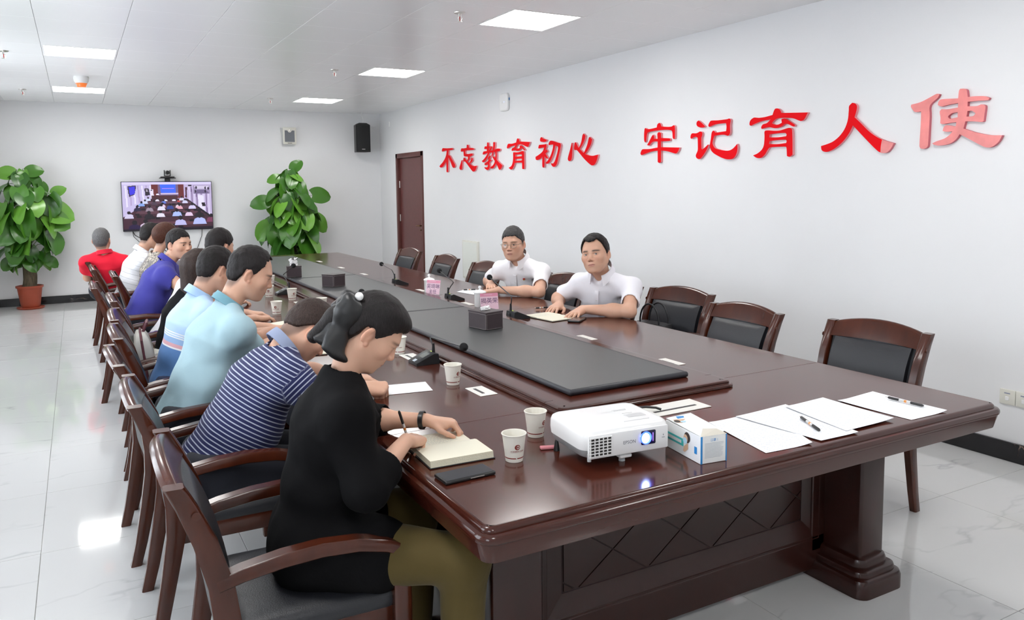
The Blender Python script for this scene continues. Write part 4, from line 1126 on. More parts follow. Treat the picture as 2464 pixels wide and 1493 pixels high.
b_, c_ = bend_ball(1034, 812, 0.640, 1116, 836, 0.66)
microphone(0.568, 1.765, PI, b_, c_, 'gooseneck microphone with a grey display, nearest the writing woman', True)
b_, c_ = bend_ball(818, 713, 0.66, 870, 703, 0.72)
microphone(0.568, 3.16, PI, b_, c_, 'gooseneck microphone rising behind the navy striped man, its base hidden', True)
b_, c_ = bend_ball(681, 662, 0.63, 706, 640, 0.66)
microphone(0.568, 4.66, PI, b_, c_, 'gooseneck microphone with a display, beside two paper cups', True)
b_, c_ = bend_ball(943, 650, 1.53, 918, 636, 1.57)
microphone(1.578, 4.72, 0.0, b_, c_, 'gooseneck microphone standing in front of the brown door\'s reflection', False)
b_, c_ = bend_ball(1092, 680, 1.54, 1057, 652, 1.60)
microphone(1.578, 3.60, R(2), b_, c_, 'gooseneck microphone beside the farther name card, facing the man with glasses', False)
b_, c_ = bend_ball(1232, 715, 1.535, 1178, 668, 1.60)
microphone(1.578, 2.64, R(1), b_, c_, 'gooseneck microphone next to the tissue box with crumpled tissue', False)

# ------------------------------------------------------------------ tissue boxes
M_tb = mat('dark_brown_leatherette', (0.035, 0.022, 0.026), 0.4, bump=0.3, bscale=500)
M_stitch = mat('pale_stitching', (0.55, 0.52, 0.50), 0.7)
M_tissue = mat('white_tissue', (0.85, 0.85, 0.85), 0.8)
def tissue_box(corner, e1, e2, l1, l2, hh, lab, tissue):
    """corner nearest the camera, edges e1/e2 (unit xy), standing on the pad"""
    z0 = RZ + 0.0245
    root = empty('tissue_box', (corner[0], corner[1], z0))
    ex, ey = Vector((e1[0], e1[1], 0)).normalized(), Vector((e2[0], e2[1], 0)).normalized()
    M = Matrix([[ex[i], ey[i], (0, 0, 1)[i]] for i in range(3)])
    c = M @ Vector((l1/2, l2/2, 0))
    MB().box(c + Vector((0, 0, (hh - 0.006)/2)), (l1, l2, hh - 0.006), 0.002, 1, M).build('box_body', M_tb, root)
    lid = MB().box(c + Vector((0, 0, hh - 0.004)), (l1 + 0.003, l2 + 0.003, 0.008), 0.002, 1, M).build('lid', M_tb, root)
    # oval mouth in the lid
    rs = []
    ov = [M @ Vector((math.cos(2*PI*k/20)*l1*0.30, math.sin(2*PI*k/20)*l2*0.16, 0)) for k in range(20)]
    MB().rings([[c + p + Vector((0, 0, hh + 0.0004)) for p in ov], [c + p*0.9 + Vector((0, 0, hh + 0.0010)) for p in ov]], True, False, True).build('mouth', M_blk, lid, smooth=0)
    s_ = MB()
    for (ax, ay, bx, by) in ((0, -1, 1, -1), (1, 0, 1, 1)):
        pass
    g_ = 0.004
    def seam(p, q):
        n = max(4, int((q - p).length/0.006)); d = (q - p)/n
        for k in range(n):
            s_.tube([p + d*(k + 0.15), p + d*(k + 0.75)], 0.0006, 4)
    for face in (0, 1):
        o_ = Vector((0, -0.0006, 0)) if face == 0 else Vector((-0.0006, 0, 0))
        l_ = l1 if face == 0 else l2
        ax_ = Vector((1, 0, 0)) if face == 0 else Vector((0, 1, 0))
        P = [o_ + ax_*g_ + Vector((0, 0, g_)), o_ + ax_*(l_ - g_) + Vector((0, 0, g_)), o_ + ax_*(l_ - g_) + Vector((0, 0, hh - 0.012)), o_ + ax_*g_ + Vector((0, 0, hh - 0.012))]
        P = [M @ p for p in P]
        for k in range(4): seam(P[k], P[(k + 1) % 4])
    s_.build('stitching', M_stitch, root, smooth=0)
    if tissue:
        rr = random.Random(len(lab)); N = 14; rs = []
        H_ = tissue
        for k in range(7):
            t = k/6; rad = (0.030 + (0.010 if H_ > 0.03 else 0.012)*t)*(1 - 0.25*t if H_ > 0.03 else 1 - 0.5*t*t)
            rs.append([c + M @ Vector((math.cos(2*PI*j/N)*rad*(1 + 0.22*math.sin(3*j + k)) + 0.012*t*math.sin(2*k + 1), math.sin(2*PI*j/N)*rad*(0.45 + 0.25*math.sin(5*j + 2*k)), hh + 0.0006 + H_*t*(0.8 + 0.25*math.sin(2*j + 1.3)))) for j in range(N)])
        MB().rings(rs).build('tissue', M_tissue, root, smooth=30)
    tag(root, lab, 'tissue box', 'brown tissue boxes on the table')
def tb_from(uv0, uv1, uv2):
    a, b, c = pz(*uv0, 0.81), pz(*uv1, 0.81), pz(*uv2, 0.81)
    return b[:2], c[:2] - b[:2], a[:2] - b[:2]
n0, e1, e2 = tb_from((1125, 787), (1170, 797), (1210, 790)); tissue_box(n0, e1, e2, 0.125, 0.165, 0.098, 'brown leatherette tissue box with a crumpled tissue, nearest the projector', 0.022)
n0, e1, e2 = tb_from((775, 690), (803, 692), (831, 688)); tissue_box(n0, e1, e2, 0.125, 0.125, 0.098, 'brown leatherette tissue box with an empty slot, in the middle', 0)
n0, e1, e2 = tb_from((676, 660), (690, 669), (718, 666)); tissue_box(n0, (0.97, -0.2), (0.2, 0.97), 0.13, 0.13, 0.10, 'brown leatherette tissue box with one tall white tissue', 0.07)

# ------------------------------------------------------------------ tea mugs and name cards
M_pcl = mat('white_porcelain', (0.86, 0.86, 0.85), 0.12, spec=0.6)
mug0 = None
for x, y, lab in ((1.585, 4.09, 'white lidded tea mug behind the farther pink name card'), (1.585, 3.19, 'white lidded tea mug behind the nearer pink name card')):
    if mug0 is None:
        m_ = mug0 = empty('lidded_mug')
        MB().lathe([(0.0, 0.0), (0.036, 0.0), (0.039, 0.004), (0.040, 0.098), (0.0415, 0.100), (0.038, 0.100), (0.037, 0.006), (0.0, 0.006)], 32).build('mug_body', M_pcl, m_)
        MB().tube([(0.038, 0, 0.078), (0.062, 0, 0.075), (0.066, 0, 0.05), (0.060, 0, 0.028), (0.038, 0, 0.026)], 0.0055, 10).build('handle', M_pcl, m_)
        MB().lathe([(0.044, 0.100), (0.045, 0.104), (0.040, 0.111), (0.022, 0.119), (0.008, 0.122), (0.006, 0.128), (0.011, 0.135), (0.012, 0.141), (0.008, 0.148), (0.0, 0.150)], 32).build('lid', M_pcl, m_)
    else:
        m_ = copy_tree(mug0)
    m_.location = (x, y, TT); m_.rotation_euler = (0, 0, R(60)); tag(m_, lab, 'mug', 'white lidded mugs')
M_pink = mat('pink_card', (0.82, 0.56, 0.66), 0.5)
M_pinkd = mat('pink_card_header', (0.74, 0.28, 0.40), 0.5)
M_ink = mat('violet_ink', (0.10, 0.03, 0.12), 0.6)
M_acr = mat('clear_acrylic', (0.9, 0.9, 0.9), 0.05, trans=0.0, spec=0.5)
M_acr = M_glass
def name_card(a, b, lab, rows):
    a, b = Vector((a[0], a[1], 0)), Vector((b[0], b[1], 0))
    ex = (b - a).normalized(); w = 0.125; hh = 0.112
    nrm = Vector((ex.y, -ex.x, 0))                     # toward the camera side
    ey = (Vector((0, 0, 1)) - nrm*0.22).normalized()
    root = empty('name_card', (a.x, a.y, TZ + 0.002))
    Fm = frame((0, 0, 0), ex, ey)
    R3 = Fm.to_3x3()
    cc_ = R3 @ Vector((w/2, hh/2, 0))
    MB().box(cc_, (w + 0.006, hh + 0.004, 0.003), 0.0, 1, R3).build('acrylic_front', M_acr, root, smooth=0)
    MB().box(ex*(w/2) - nrm*0.022 + Vector((0, 0, 0.0015)), (w, 0.05, 0.003), 0.0, 1, Matrix([[ex[i], -nrm[i], (0, 0, 1)[i]] for i in range(3)])).build('acrylic_foot', M_acr, root, smooth=0)
    def on(x0, x1, y0, y1, name, m_, lift):
        MB().add([R3 @ Vector(p) for p in ((x0, y0, lift), (x1, y0, lift), (x1, y1, lift), (x0, y1, lift))], [(0, 1, 2, 3)]).build(name, m_, root, smooth=0)
    on(0, w, 0, hh, 'card', M_pink, 0.0017)
    on(0, w, hh*0.80, hh, 'card_header', M_pinkd, 0.0021)
    on(0.025, 0.085, hh*0.895, hh*0.92, 'header_print', M_pink, 0.0024)
    for k, (txt, yy, sz) in enumerate(rows):
        text_mesh('lettering', txt, sz, M_ink, frame(R3 @ Vector((w/2, yy*hh, 0.0026)), ex, ey), root)
    tag(root, lab, 'name card', 'pink name cards')
name_card((1.525, 4.02), (1.590, 3.925), 'pink name card with two rows of writing, the farther one', [('吴琦琳', 0.55, 0.040), ('主任', 0.18, 0.036)])
name_card((1.525, 3.06), (1.640, 3.03), 'pink name card partly behind the nearest tissue box', [('揭英荣', 0.52, 0.040)])

# ------------------------------------------------------------------ projector
M_pj = mat('projector_white', (0.80, 0.80, 0.80), 0.22, spec=0.5)
M_pjg = mat('projector_grey', (0.40, 0.42, 0.43), 0.4)
M_dk = mat('dark_recess', (0.02, 0.017, 0.016), 0.6)
M_let = mat('grey_lettering', (0.10, 0.11, 0.14), 0.5)
M_faint = mat('faint_grey_print', (0.55, 0.55, 0.56), 0.5)
pj = empty('projector', (0.412, 0.193, TT), R(-5.5))
PW, PD, PH0, PH1 = 0.307, 0.240, 0.028, 0.115
def pj_ring(z, e, r_):
    return [Vector((x, y, z)) for x, y, _, _ in rrect_pts(-e, PW + e, -e, PD + e, r_, 6)]
rs = [pj_ring(PH0, -0.022, 0.02), pj_ring(PH0 + 0.006, -0.010, 0.03), pj_ring(PH0 + 0.03, -0.002, 0.035)]
MB().rings(rs, True, True, False).build('lower_shell', M_pjg, pj, smooth=50)
rs = [pj_ring(PH0 + 0.028, -0.001, 0.036), pj_ring(PH0 + 0.048, 0.001, 0.036), pj_ring(PH1 - 0.016, 0.0, 0.036), pj_ring(PH1 - 0.006, -0.004, 0.034), pj_ring(PH1 - 0.001, -0.012, 0.03), pj_ring(PH1, -0.022, 0.03)]
MB().rings(rs, True, False, True).build('upper_shell', M_pj, pj, smooth=50)
# flat front with lens window and exhaust grille (front = -y side)
fr = MB().box((PW/2, -0.002, PH0 + 0.040), (PW - 0.03, 0.012, 0.072), 0.005, 2).build('front_panel', M_pj, pj)
MB().box((0.055, -0.0082, PH0 + 0.040), (0.074, 0.002, 0.058), 0.0, 1).build('vent_recess', M_dk, fr, smooth=0)
for k in range(7):
    MB().box((0.055, -0.0100, PH0 + 0.0125 + 0.0092*k), (0.076, 0.004, 0.0028), 0.0006, 1).build('vent_bar', M_pj, fr, smooth=0)
for k in range(6):
    MB().box((0.0195 + 0.0142*k, -0.0104, PH0 + 0.040), (0.0030, 0.004, 0.060), 0.0006, 1).build('vent_bar', M_pj, fr, smooth=0)
MB().box((0.219, -0.0086, PH0 + 0.046), (0.050, 0.003, 0.042), 0.003, 2).build('lens_window', mat('lens_window_dark', (0.010, 0.008, 0.05), 0.15), fr)
MB().lathe([(0.0195, 0.0), (0.0195, 0.004), (0.0165, 0.005), (0.0160, 0.002), (0.0, 0.001)], 28, (0.209, -0.0095, PH0 + 0.046), M=Matrix.Rotation(R(90), 3, 'X')).build('lens_ring', mat('lens_blue_ring', (0.02, 0.06, 0.45), 0.15, emit=(0.05, 0.12, 1.0), estr=1.6), fr)
MB().lathe([(0.0148, 0.0), (0.0148, 0.0042), (0.009, 0.0075), (0.0, 0.0085)], 24, (0.206, -0.0095, PH0 + 0.046), M=Matrix.Rotation(R(90), 3, 'X')).build('lens', mat('lit_lens', (0.3, 0.4, 1.0), 0.1, emit=(0.45, 0.58, 1.0), estr=14.0), fr)
MB().box((0.2345, -0.0105, PH0 + 0.046), (0.0012, 0.001, 0.026)).build('lens_slit', mat('slit_violet', (0.1, 0.05, 0.5), 0.3, emit=(0.25, 0.12, 1.0), estr=2.0), fr, smooth=0)
text_mesh('brand_lettering', 'EPSON', 0.0145, M_let, frame((0.153, -0.0086, PH0 + 0.040), (1, 0, 0), (0, 0, 1)), fr)
text_mesh('badge_lettering', '6', 0.009, M_let, frame((0.273, -0.0086, PH0 + 0.047), (1, 0, 0), (0, 0, 1)), fr)
MB().box((0.273, -0.0086, PH0 + 0.039), (0.010, 0.0006, 0.0012)).build('badge_line', M_let, fr, smooth=0)
text_mesh('top_lettering', 'EPSON', 0.012, M_faint, frame((0.165, 0.150, PH1 + 0.0004), (-1, 0, 0), (0, -1, 0)), pj)
for x, y, w, l in ((0.215, 0.158, 0.050, 0.0025), (0.215, 0.150, 0.044, 0.0025), (0.222, 0.118, 0.034, 0.003)):
    MB().box((x, y, PH1 + 0.0003), (w, l, 0.0008)).build('top_print', M_faint, pj, smooth=0)
MB().box((0.232, 0.088, PH1 + 0.0004), (0.062, 0.030, 0.001), 0.0, 1).build('slide_recess', M_faint, pj, smooth=0)
MB().box((0.210, 0.042, PH1 - 0.0010), (0.090, 0.004, 0.004), 0.001, 1).build('focus_slot', M_faint, pj, smooth=0)
MB().tube([(0.012, 0.195, 0.0), (0.012, 0.195, 0.006), (0.012, 0.195, 0.032)], [0.010, 0.0095, 0.0055], 14).build('rear_foot', M_blk, pj)
MB().tube([(0.285, 0.195, 0.0), (0.285, 0.195, 0.03)], [0.009, 0.006], 14).build('rear_foot', M_blk, pj)
MB().tube([(0.150, 0.030, 0.0), (0.150, 0.030, 0.03)], [0.010, 0.008], 14).build('front_foot', M_pjg, pj)
MB().box((0.150, 0.020, 0.021), (0.042, 0.03, 0.012), 0.003, 1).build('foot_lever', M_pj, pj)
MB().tube([(0.02, -0.001, PH0 - 0.002), (0.02, 0.0, PH0 + 0.02)], 0.006, 10).build('corner_peg', M_pjg, pj)
tag(pj, 'white projector with its lens glowing blue', 'projector')
p_ = pz(1322, 1077, TZ)
er = empty('eraser', (p_[0] - 0.012, p_[1] - 0.01, TT), R(-20))
MB().box((0, 0, 0.004), (0.05, 0.022, 0.008), 0.003, 2).build('eraser_block', mat('pink_rubber', (0.62, 0.22, 0.25), 0.7), er)
tag(er, 'small pink eraser at the projector\'s rear foot', 'eraser')
MBc = MB().tube([(1.0, 0.548, TZ + 0.010), (0.985, 0.560, TZ + 0.016), (0.95, 0.575, TZ + 0.020), (0.88, 0.56, TZ + 0.03), (0.815, 0.50, TZ + 0.05), (0.765, 0.41, TZ + 0.06)], 0.0048, 8).build('projector_cable', M_blk)
tag(MBc, 'black cable running from the cable box to the projector', 'cable')

# ------------------------------------------------------------------ carton of face masks
mb_ = empty('mask_carton', (0.742, 0.060, TT), math.atan2(-0.012, 0.089))
bw, bl, bh = 0.094, 0.19, 0.084
M_cart = mat('white_carton', (0.80, 0.81, 0.80), 0.4)
M_teal = mat('teal_print', (0.06, 0.48, 0.47), 0.5); M_blue = mat('blue_print', (0.03, 0.25, 0.60), 0.5)
M_skinp = mat('printed_skin', (0.62, 0.40, 0.26), 0.5); M_hairp = mat('printed_hair', (0.05, 0.035, 0.03), 0.5); M_maskp = mat('printed_mask', (0.45, 0.68, 0.80), 0.5); M_txt = mat('grey_print', (0.42, 0.45, 0.50), 0.5)
MB().box((bw/2, bl/2, bh/2), (bw, bl, bh), 0.0008, 1).build('carton_body', M_cart, mb_, smooth=0)
lid = MB().add([(0.001, 0.001, bh + 0.001), (bw, 0.012, bh + 0.004), (bw, bl, bh + 0.012), (0.001, bl, bh + 0.006)], [(0, 1, 2, 3)]).add([(0.001, 0.001, bh), (bw, 0.012, bh + 0.003), (bw, bl, bh + 0.011), (0.001, bl, bh + 0.005)], [(3, 2, 1, 0)]).build('carton_lid', M_cart, mb_, smooth=0)
MB().add([(0.0, -0.0005, bh), (bw, -0.0005, bh), (bw*0.75, 0.02, bh + 0.012), (bw*0.3, 0.03, bh + 0.014)], [(0, 1, 2, 3)]).build('lid_flap', mat('carton_inside', (0.62, 0.58, 0.50), 0.6), mb_, smooth=0)
def sideq(pts, name, m_, off):     # long side facing the projector (x = 0 plane): y along, z up
    MB().add([(-off, y*bl, z*bh) for y, z in pts], [tuple(range(len(pts)))]).build(name, m_, mb_, smooth=0)
def frontq(pts, name, m_, off):
    MB().add([(x*bw, -off, z*bh) for x, z in pts], [tuple(range(len(pts)))]).build(name, m_, mb_, smooth=0)
def topq(pts, name, m_, off):
    MB().add([(x*bw, y*bl, bh + off + 0.006*y + 0.006*x*y) for x, y in pts], [tuple(range(len(pts)))]).build(name, m_, lid, smooth=0)
ell = lambda cx_, cz_, rx, rz: [(cx_ + rx*math.cos(2*PI*k/14), cz_ + rz*math.sin(2*PI*k/14)) for k in range(14)]
sideq([(0.98, 0.34), (0.46, 0.34), (0.46, 0.62), (0.98, 0.62)], 'teal_panel', M_teal, 0.0008)
sideq([(0.94, 0.42), (0.52, 0.42), (0.52, 0.54), (0.94, 0.54)], 'panel_print', M_cart, 0.0011)
sideq(ell(0.36, 0.74, 0.085, 0.20), 'printed_hair', M_hairp, 0.0008); sideq(ell(0.40, 0.68, 0.060, 0.155), 'printed_face', M_skinp, 0.0011)
sideq(ell(0.415, 0.60, 0.060, 0.115), 'printed_mask', M_maskp, 0.0014); sideq([(0.33, 0.55), (0.37, 0.5), (0.45, 0.36), (0.47, 0.18), (0.42, 0.16), (0.33, 0.33)], 'printed_neck', M_skinp, 0.0009)
sideq([(0.16, 0.30), (0.09, 0.30), (0.09, 0.56), (0.16, 0.56)], 'blue_patch', M_blue, 0.0008)
frontq([(0.0, 0.0), (0.075, 0.0), (0.075, 1.0), (0.0, 1.0)], 'blue_stripe', M_blue, 0.0010); frontq([(0.955, 0.0), (1.0, 0.0), (1.0, 1.0), (0.955, 1.0)], 'blue_stripe', M_blue, 0.0010)
text_mesh('lettering', '口罩 1', 0.010, M_blue, frame((0.52*bw, -0.0012, 0.83*bh), (1, 0, 0), (0, 0, 1)), mb_)
m_ = MB(); rr = random.Random(2)
for k in range(12):
    m_.add([(bw*0.16, -0.001, bh*(0.72 - 0.047*k)), (bw*rr.uniform(0.7, 0.88), -0.001, bh*(0.72 - 0.047*k)), (bw*0.88, -0.001, bh*(0.735 - 0.047*k)), (bw*0.16, -0.001, bh*(0.735 - 0.047*k))], [(0, 1, 2, 3)])
m_.build('small_print', M_txt, mb_, smooth=0, normals=False)
topq([(0.30, 0.20), (0.72, 0.06), (0.80, 0.16), (0.46, 0.62), (0.22, 0.62)], 'teal_panel', M_teal, 0.0008)
topq([(0.36, 0.24), (0.66, 0.12), (0.70, 0.17), (0.42, 0.52), (0.30, 0.52)], 'panel_print', M_cart, 0.0012)
topq([(0.05, 0.72), (0.12, 0.86), (0.5, 0.80), (0.62, 0.70), (0.42, 0.70), (0.2, 0.66)], 'printed_arm', M_skinp, 0.0008); topq(ell(0.14, 0.76, 0.10, 0.06), 'printed_hair', M_hairp, 0.0012); topq(ell(0.30, 0.70, 0.10, 0.04), 'printed_mask', M_maskp, 0.0015)
topq([(0.30, 0.86), (0.36, 0.97), (0.62, 0.93), (0.55, 0.86)], 'blue_patch', M_blue, 0.0008)
tag(mb_, 'white and teal carton of face masks with its lid ajar', 'box')

# ------------------------------------------------------------------ sheets of paper, pens
def paper_mat():
    m = mat('printed_paper', (0.84, 0.85, 0.87), 0.6); nt = m.node_tree; p = nt.nodes['Principled BSDF']
    uv = nd(nt, 'ShaderNodeUVMap'); w = nd(nt, 'ShaderNodeTexWave'); w.inputs['Scale'].default_value = 9.0; w.wave_type = 'BANDS'; w.bands_direction = 'Y'
    n = nd(nt, 'ShaderNodeTexNoise'); n.inputs['Scale'].default_value = 26.0; n.inputs['Detail'].default_value = 3
    nt.links.new(uv.outputs[0], w.inputs['Vector']); nt.links.new(uv.outputs[0], n.inputs['Vector'])
    g = nd(nt, 'ShaderNodeMath', operation='GREATER_THAN'); g.inputs[1].default_value = 0.82; nt.links.new(w.outputs['Fac'], g.inputs[0])
    g2 = nd(nt, 'ShaderNodeMath', operation='GREATER_THAN'); g2.inputs[1].default_value = 0.53; nt.links.new(n.outputs['Fac'], g2.inputs[0])
    mu = nd(nt, 'ShaderNodeMath', operation='MULTIPLY'); nt.links.new(g.outputs[0], mu.inputs[0]); nt.links.new(g2.outputs[0], mu.inputs[1])
    m2 = nd(nt, 'ShaderNodeMath', operation='MULTIPLY'); m2.inputs[1].default_value = 0.42; nt.links.new(mu.outputs[0], m2.inputs[0])
    mx = nd(nt, 'ShaderNodeMix', data_type='RGBA'); mx.inputs['A'].default_value = (0.84, 0.85, 0.87, 1); mx.inputs['B'].default_value = (0.34, 0.42, 0.62, 1)
    nt.links.new(m2.outputs[0], mx.inputs['Factor']); nt.links.new(mx.outputs['Result'], p.inputs['Base Color'])
    return m
M_paper = paper_mat()
def sheet(corners, z, lift, lab, cat='paper', group='loose printed sheets', name='paper_sheet', m_=None):
    """corners a-b-c-d in order on the table; two corners lift a little"""
    a, b, c, d = [Vector((p[0], p[1], 0)) for p in corners]
    n = 8; vs_, fs, uvs = [], [], []
    cen = (a + b + c + d)/4
    for side in (0, 1):
        for i in range(n + 1):
            for j in range(n + 1):
                s, t = i/n, j/n
                p = (a*(1 - s) + b*s)*(1 - t) + (d*(1 - s) + c*s)*t
                zz = z + 0.0006 + lift*((max(0, s - 0.6)/0.4)**2*(t**2) + (max(0, 0.35 - s)/0.35)**2*((1 - t)**2)*0.7) - side*0.0004
                vs_.append(p - cen + Vector((0, 0, zz - z))); uvs.append((s, t))
    N = (n + 1)**2
    for i in range(n):
        for j in range(n):
            k = i*(n + 1) + j
            fs.append((k, k + n + 1, k + n + 2, k + 1)); fs.append((N + k, N + k + 1, N + k + n + 2, N + k + n + 1))
    me = bpy.data.meshes.new(name); me.from_pydata([tuple(v) for v in vs_], [], fs)
    ul = me.uv_layers.new(name='UVMap')
    for lp in me.loops: ul.data[lp.index].uv = uvs[lp.vertex_index]
    me.materials.append(m_ or M_paper); me.shade_smooth()
    o = link(name, me); o.location = (cen.x, cen.y, z)
    tag(o, lab, cat, group)
    return o
P4 = lambda *uv: [pz(u, v, TZ) for u, v in uv]
sheet(P4((1705, 1020), (1842, 988), (1955, 1070), (1843, 1092)), TT, 0.006, 'printed sheet lying next to the mask carton')
sheet(P4((1770, 1006), (1890, 976), (2066, 1044), (1976, 1064)), TT + 0.0030, 0.002, 'printed sheet with the pen across it, overlapping its neighbours')
sheet(P4((1888, 984), (1980, 961), (2151, 1013), (2036, 1042)), TT + 0.0055, 0.004, 'printed sheet in the middle, partly over the one with the pen')
sheet(P4((2015, 967), (2100, 943), (2279, 992), (2193, 1012)), TT, 0.006, 'printed sheet apart from the others at the table corner')
M_clear = mat('clear_pen_barrel', (0.62, 0.62, 0.62), 0.15)
def pen(a, b, lab, z=TZ, name='pen', r_=0.0052):
    a, b = Vector(a), Vector(b); d = b - a; L_ = d.length
    root = empty(name, a); rot = d.to_track_quat('Z', 'Y').to_matrix()
    def seg(pr, nm, m_):
        MB().lathe(pr, 12, M=rot).build(nm, m_, root)
    seg([(0.0008, 0.0), (0.003, 0.012)], 'tip', M_steel)
    seg([(0.003, 0.012), (r_, 0.016), (r_, L_*0.38)], 'grip', M_blk)
    seg([(r_*0.95, L_*0.38), (r_*0.95, L_*0.68)], 'barrel', M_clear)
    seg([(r_*0.55, L_*0.40), (r_*0.97, L_*0.52), (r_*0.97, L_*0.58)], 'brand_band', mat('orange_band', (0.65, 0.25, 0.05), 0.4))
    seg([(r_, L_*0.68), (r_, L_*0.96), (r_*0.6, L_), (0.0, L_)], 'cap', M_blk)
    tag(root, lab, 'pen', 'black ballpoint pens')
    return root
def on(u, v, h): return tuple(pz(u, v, TZ + h))
pen(on(2130, 955, 0.010), on(2222, 977, 0.010), 'black ballpoint pen on the sheet at the table corner')
pen(on(1924, 1002, 0.012), on(1972, 1036, 0.010), 'black ballpoint pen lying across the overlapping sheets')

# ------------------------------------------------------------------ notebooks, phones
M_page = mat('cream_page', (0.80, 0.77, 0.63), 0.6); M_pageedge = mat('cream_page_edge', (0.66, 0.62, 0.48), 0.7, bump=0.6, bscale=300)
M_cover = mat('black_book_cover', (0.012, 0.012, 0.014), 0.5)
M_scrib = mat('pencil_scribble', (0.45, 0.45, 0.45), 0.7)
def notebook(c, rz, w, l1, l2, t1, t2, lab, z=TT, group='open notebooks', scribble=True):
    """open book: spine along local x at y = 0; block 1 toward -y (thick t1), block 2 toward +y"""
    root = empty('open_notebook', (c[0], c[1], z), rz)
    MB().box((0, (l2 - l1)/2, 0.0015), (w + 0.008, l1 + l2 + 0.008, 0.003), 0.001, 1).build('cover', M_cover, root, smooth=0)
    for s, l_, t_ in ((-1, l1, t1), (1, l2, t2)):
        n = 10; vs_, fs = [], []
        for k in range(n + 1):
            f = k/n; y = s*l_*f
            zt = 0.003 + t_*(1 - 0.75*(1 - min(1, f/0.22))**2.2) if t_ > 0.004 else 0.003 + t_
            sh = s*(-0.004*t_/0.018)*f
            vs_ += [(-w/2, y, 0.003), (w/2, y, 0.003), (w/2, y + sh, zt), (-w/2, y + sh, zt)]
        m_ = MB()
        for k in range(n):
            a, b = 4*k, 4*k + 4
            fs_top = [(a + 3, a + 2, b + 2, b + 3)]; fs_side = [(a, a + 3, b + 3, b), (a + 2, a + 1, b + 1, b + 2), (a + 1, a, b, b + 1)]
            fs += [(q, 0) for q in fs_top] + [(q, 1) for q in fs_side]
        fs += [((4*n, 4*n + 3, 4*n + 2, 4*n + 1), 1)]
        m_.v = list(vs_); m_.f = [q for q, _ in fs]; m_.m = [i for _, i in fs]
        m_.build('page_block', [M_page, M_pageedge], root, smooth=30)
    if scribble:
        m_ = MB(); rr = random.Random(9)
        for k in range(9):
            x0 = -w*0.38 + 0.004*rr.random()
            yy = 0.03 + k*(l2 - 0.05)/9
            x = x0
            while x < w*rr.uniform(0.1, 0.4):
                dx = rr.uniform(0.004, 0.012)
                m_.add([(x, yy, 0.0034 + t2), (x + dx, yy + 0.0006, 0.0034 + t2), (x + dx, yy + 0.0022, 0.0034 + t2), (x, yy + 0.0015, 0.0034 + t2)], [(0, 1, 2, 3)])
                x += dx + rr.uniform(0.002, 0.006)
        m_.build('handwriting', M_scrib, root, smooth=0, normals=False)
    tag(root, lab, 'notebook', group)
    return root
notebook((0.145, 0.595), R(-3), 0.205, 0.165, 0.135, 0.019, 0.003, 'cream paged notebook open under the writing woman\'s hands')
def phone(c, rz, lab, l_=0.162, w=0.078, z=TT):
    root = empty('mobile_phone', (c[0], c[1], z), rz)
    MB().box((0, 0, 0.0055), (l_, w, 0.011), 0.004, 3).build('case', M_blk, root)
    MB().box((0, 0, 0.0112), (l_ - 0.008, w - 0.008, 0.0006), 0.0, 1).build('glass', mat('phone_glass', (0.022, 0.024, 0.03), 0.12), root, smooth=0)
    MB().box((0.02, -w/2 - 0.0004, 0.006), (0.045, 0.0016, 0.0022), 0.0005, 1).build('side_key', M_steel, root, smooth=0)
    tag(root, lab, 'phone', 'black mobile phones')
phone((0.098, 0.335), R(2), 'black phone lying in front of the open cream notebook')
# things in front of the two men across the table
q = pz(1330, 748, TZ)
notebook((1.765, 2.55), R(8), 0.20, 0.14, 0.14, 0.004, 0.006, 'open notebook under the hands of the man with receding hair', scribble=True)
pen(on(1285, 742, 0.014), on(1318, 740, 0.014), 'black pen lying on the notebook across the table')
q = pz(1392, 763, TZ); phone((1.845, 2.365), R(40), 'dark phone under the resting hand of the man with receding hair')
sheet(P4((1098, 703), (1125, 696), (1165, 700), (1140, 710)), TT, 0.0, 'white sheet under the hand of the man with glasses')
pen(on(1112, 698, 0.006), on(1144, 697, 0.006), 'black pen lying beside the hand of the man with glasses')
# in front of the men on the near side
sheet([(0.20, 1.30), (0.40, 1.27), (0.43, 1.42), (0.22, 1.46)], TT, 0.0, 'white sheet under the fist of the man in navy stripes')
notebook((0.22, 3.18), R(20), 0.15, 0.10, 0.10, 0.010, 0.006, 'small open notebook in front of the man in light blue', scribble=False)
notebook((0.17, 2.32), R(-12), 0.15, 0.11, 0.11, 0.004, 0.004, 'open notebook under the hands of the man in pale teal', scribble=False)
phone((0.24, 2.66), R(10), 'black phone held by the man in pale teal')
phone((0.215, 3.02), R(-25), 'black phone beside the small open notebook')

# ------------------------------------------------------------------ bags on chairs
M_bagb = mat('black_bag_leather', (0.012, 0.012, 0.014), 0.35, bump=0.3, bscale=200)
bg = empty('handbag', (2.50, 2.42, 0.4785), R(8))
rs = []
for z, e in ((0.0, -0.01), (0.02, 0.0), (0.16, -0.008), (0.20, -0.022)):
    rs.append([Vector((x, y, z)) for x, y, _, _ in rrect_pts(-0.06 - e*0.5, 0.06 + e*0.5, -0.15 - e, 0.15 + e, 0.03, 4)])
MB().rings(rs).build('bag_body', M_bagb, bg, smooth=50)
for s in (-1, 1):
    MB().tube([Vector((s*0.045, 0.085*math.cos(PI*k/14), 0.185 + 0.145*math.sin(PI*k/14)**0.8)) for k in range(15)], 0.006, 8).build('bag_handle', M_bagb, bg)
MB().box((-0.058, 0.0, 0.15), (0.008, 0.03, 0.03), 0.003, 1).build('clasp', M_steel, bg)
tag(bg, 'black handbag with two loop handles on a chair seat', 'handbag')
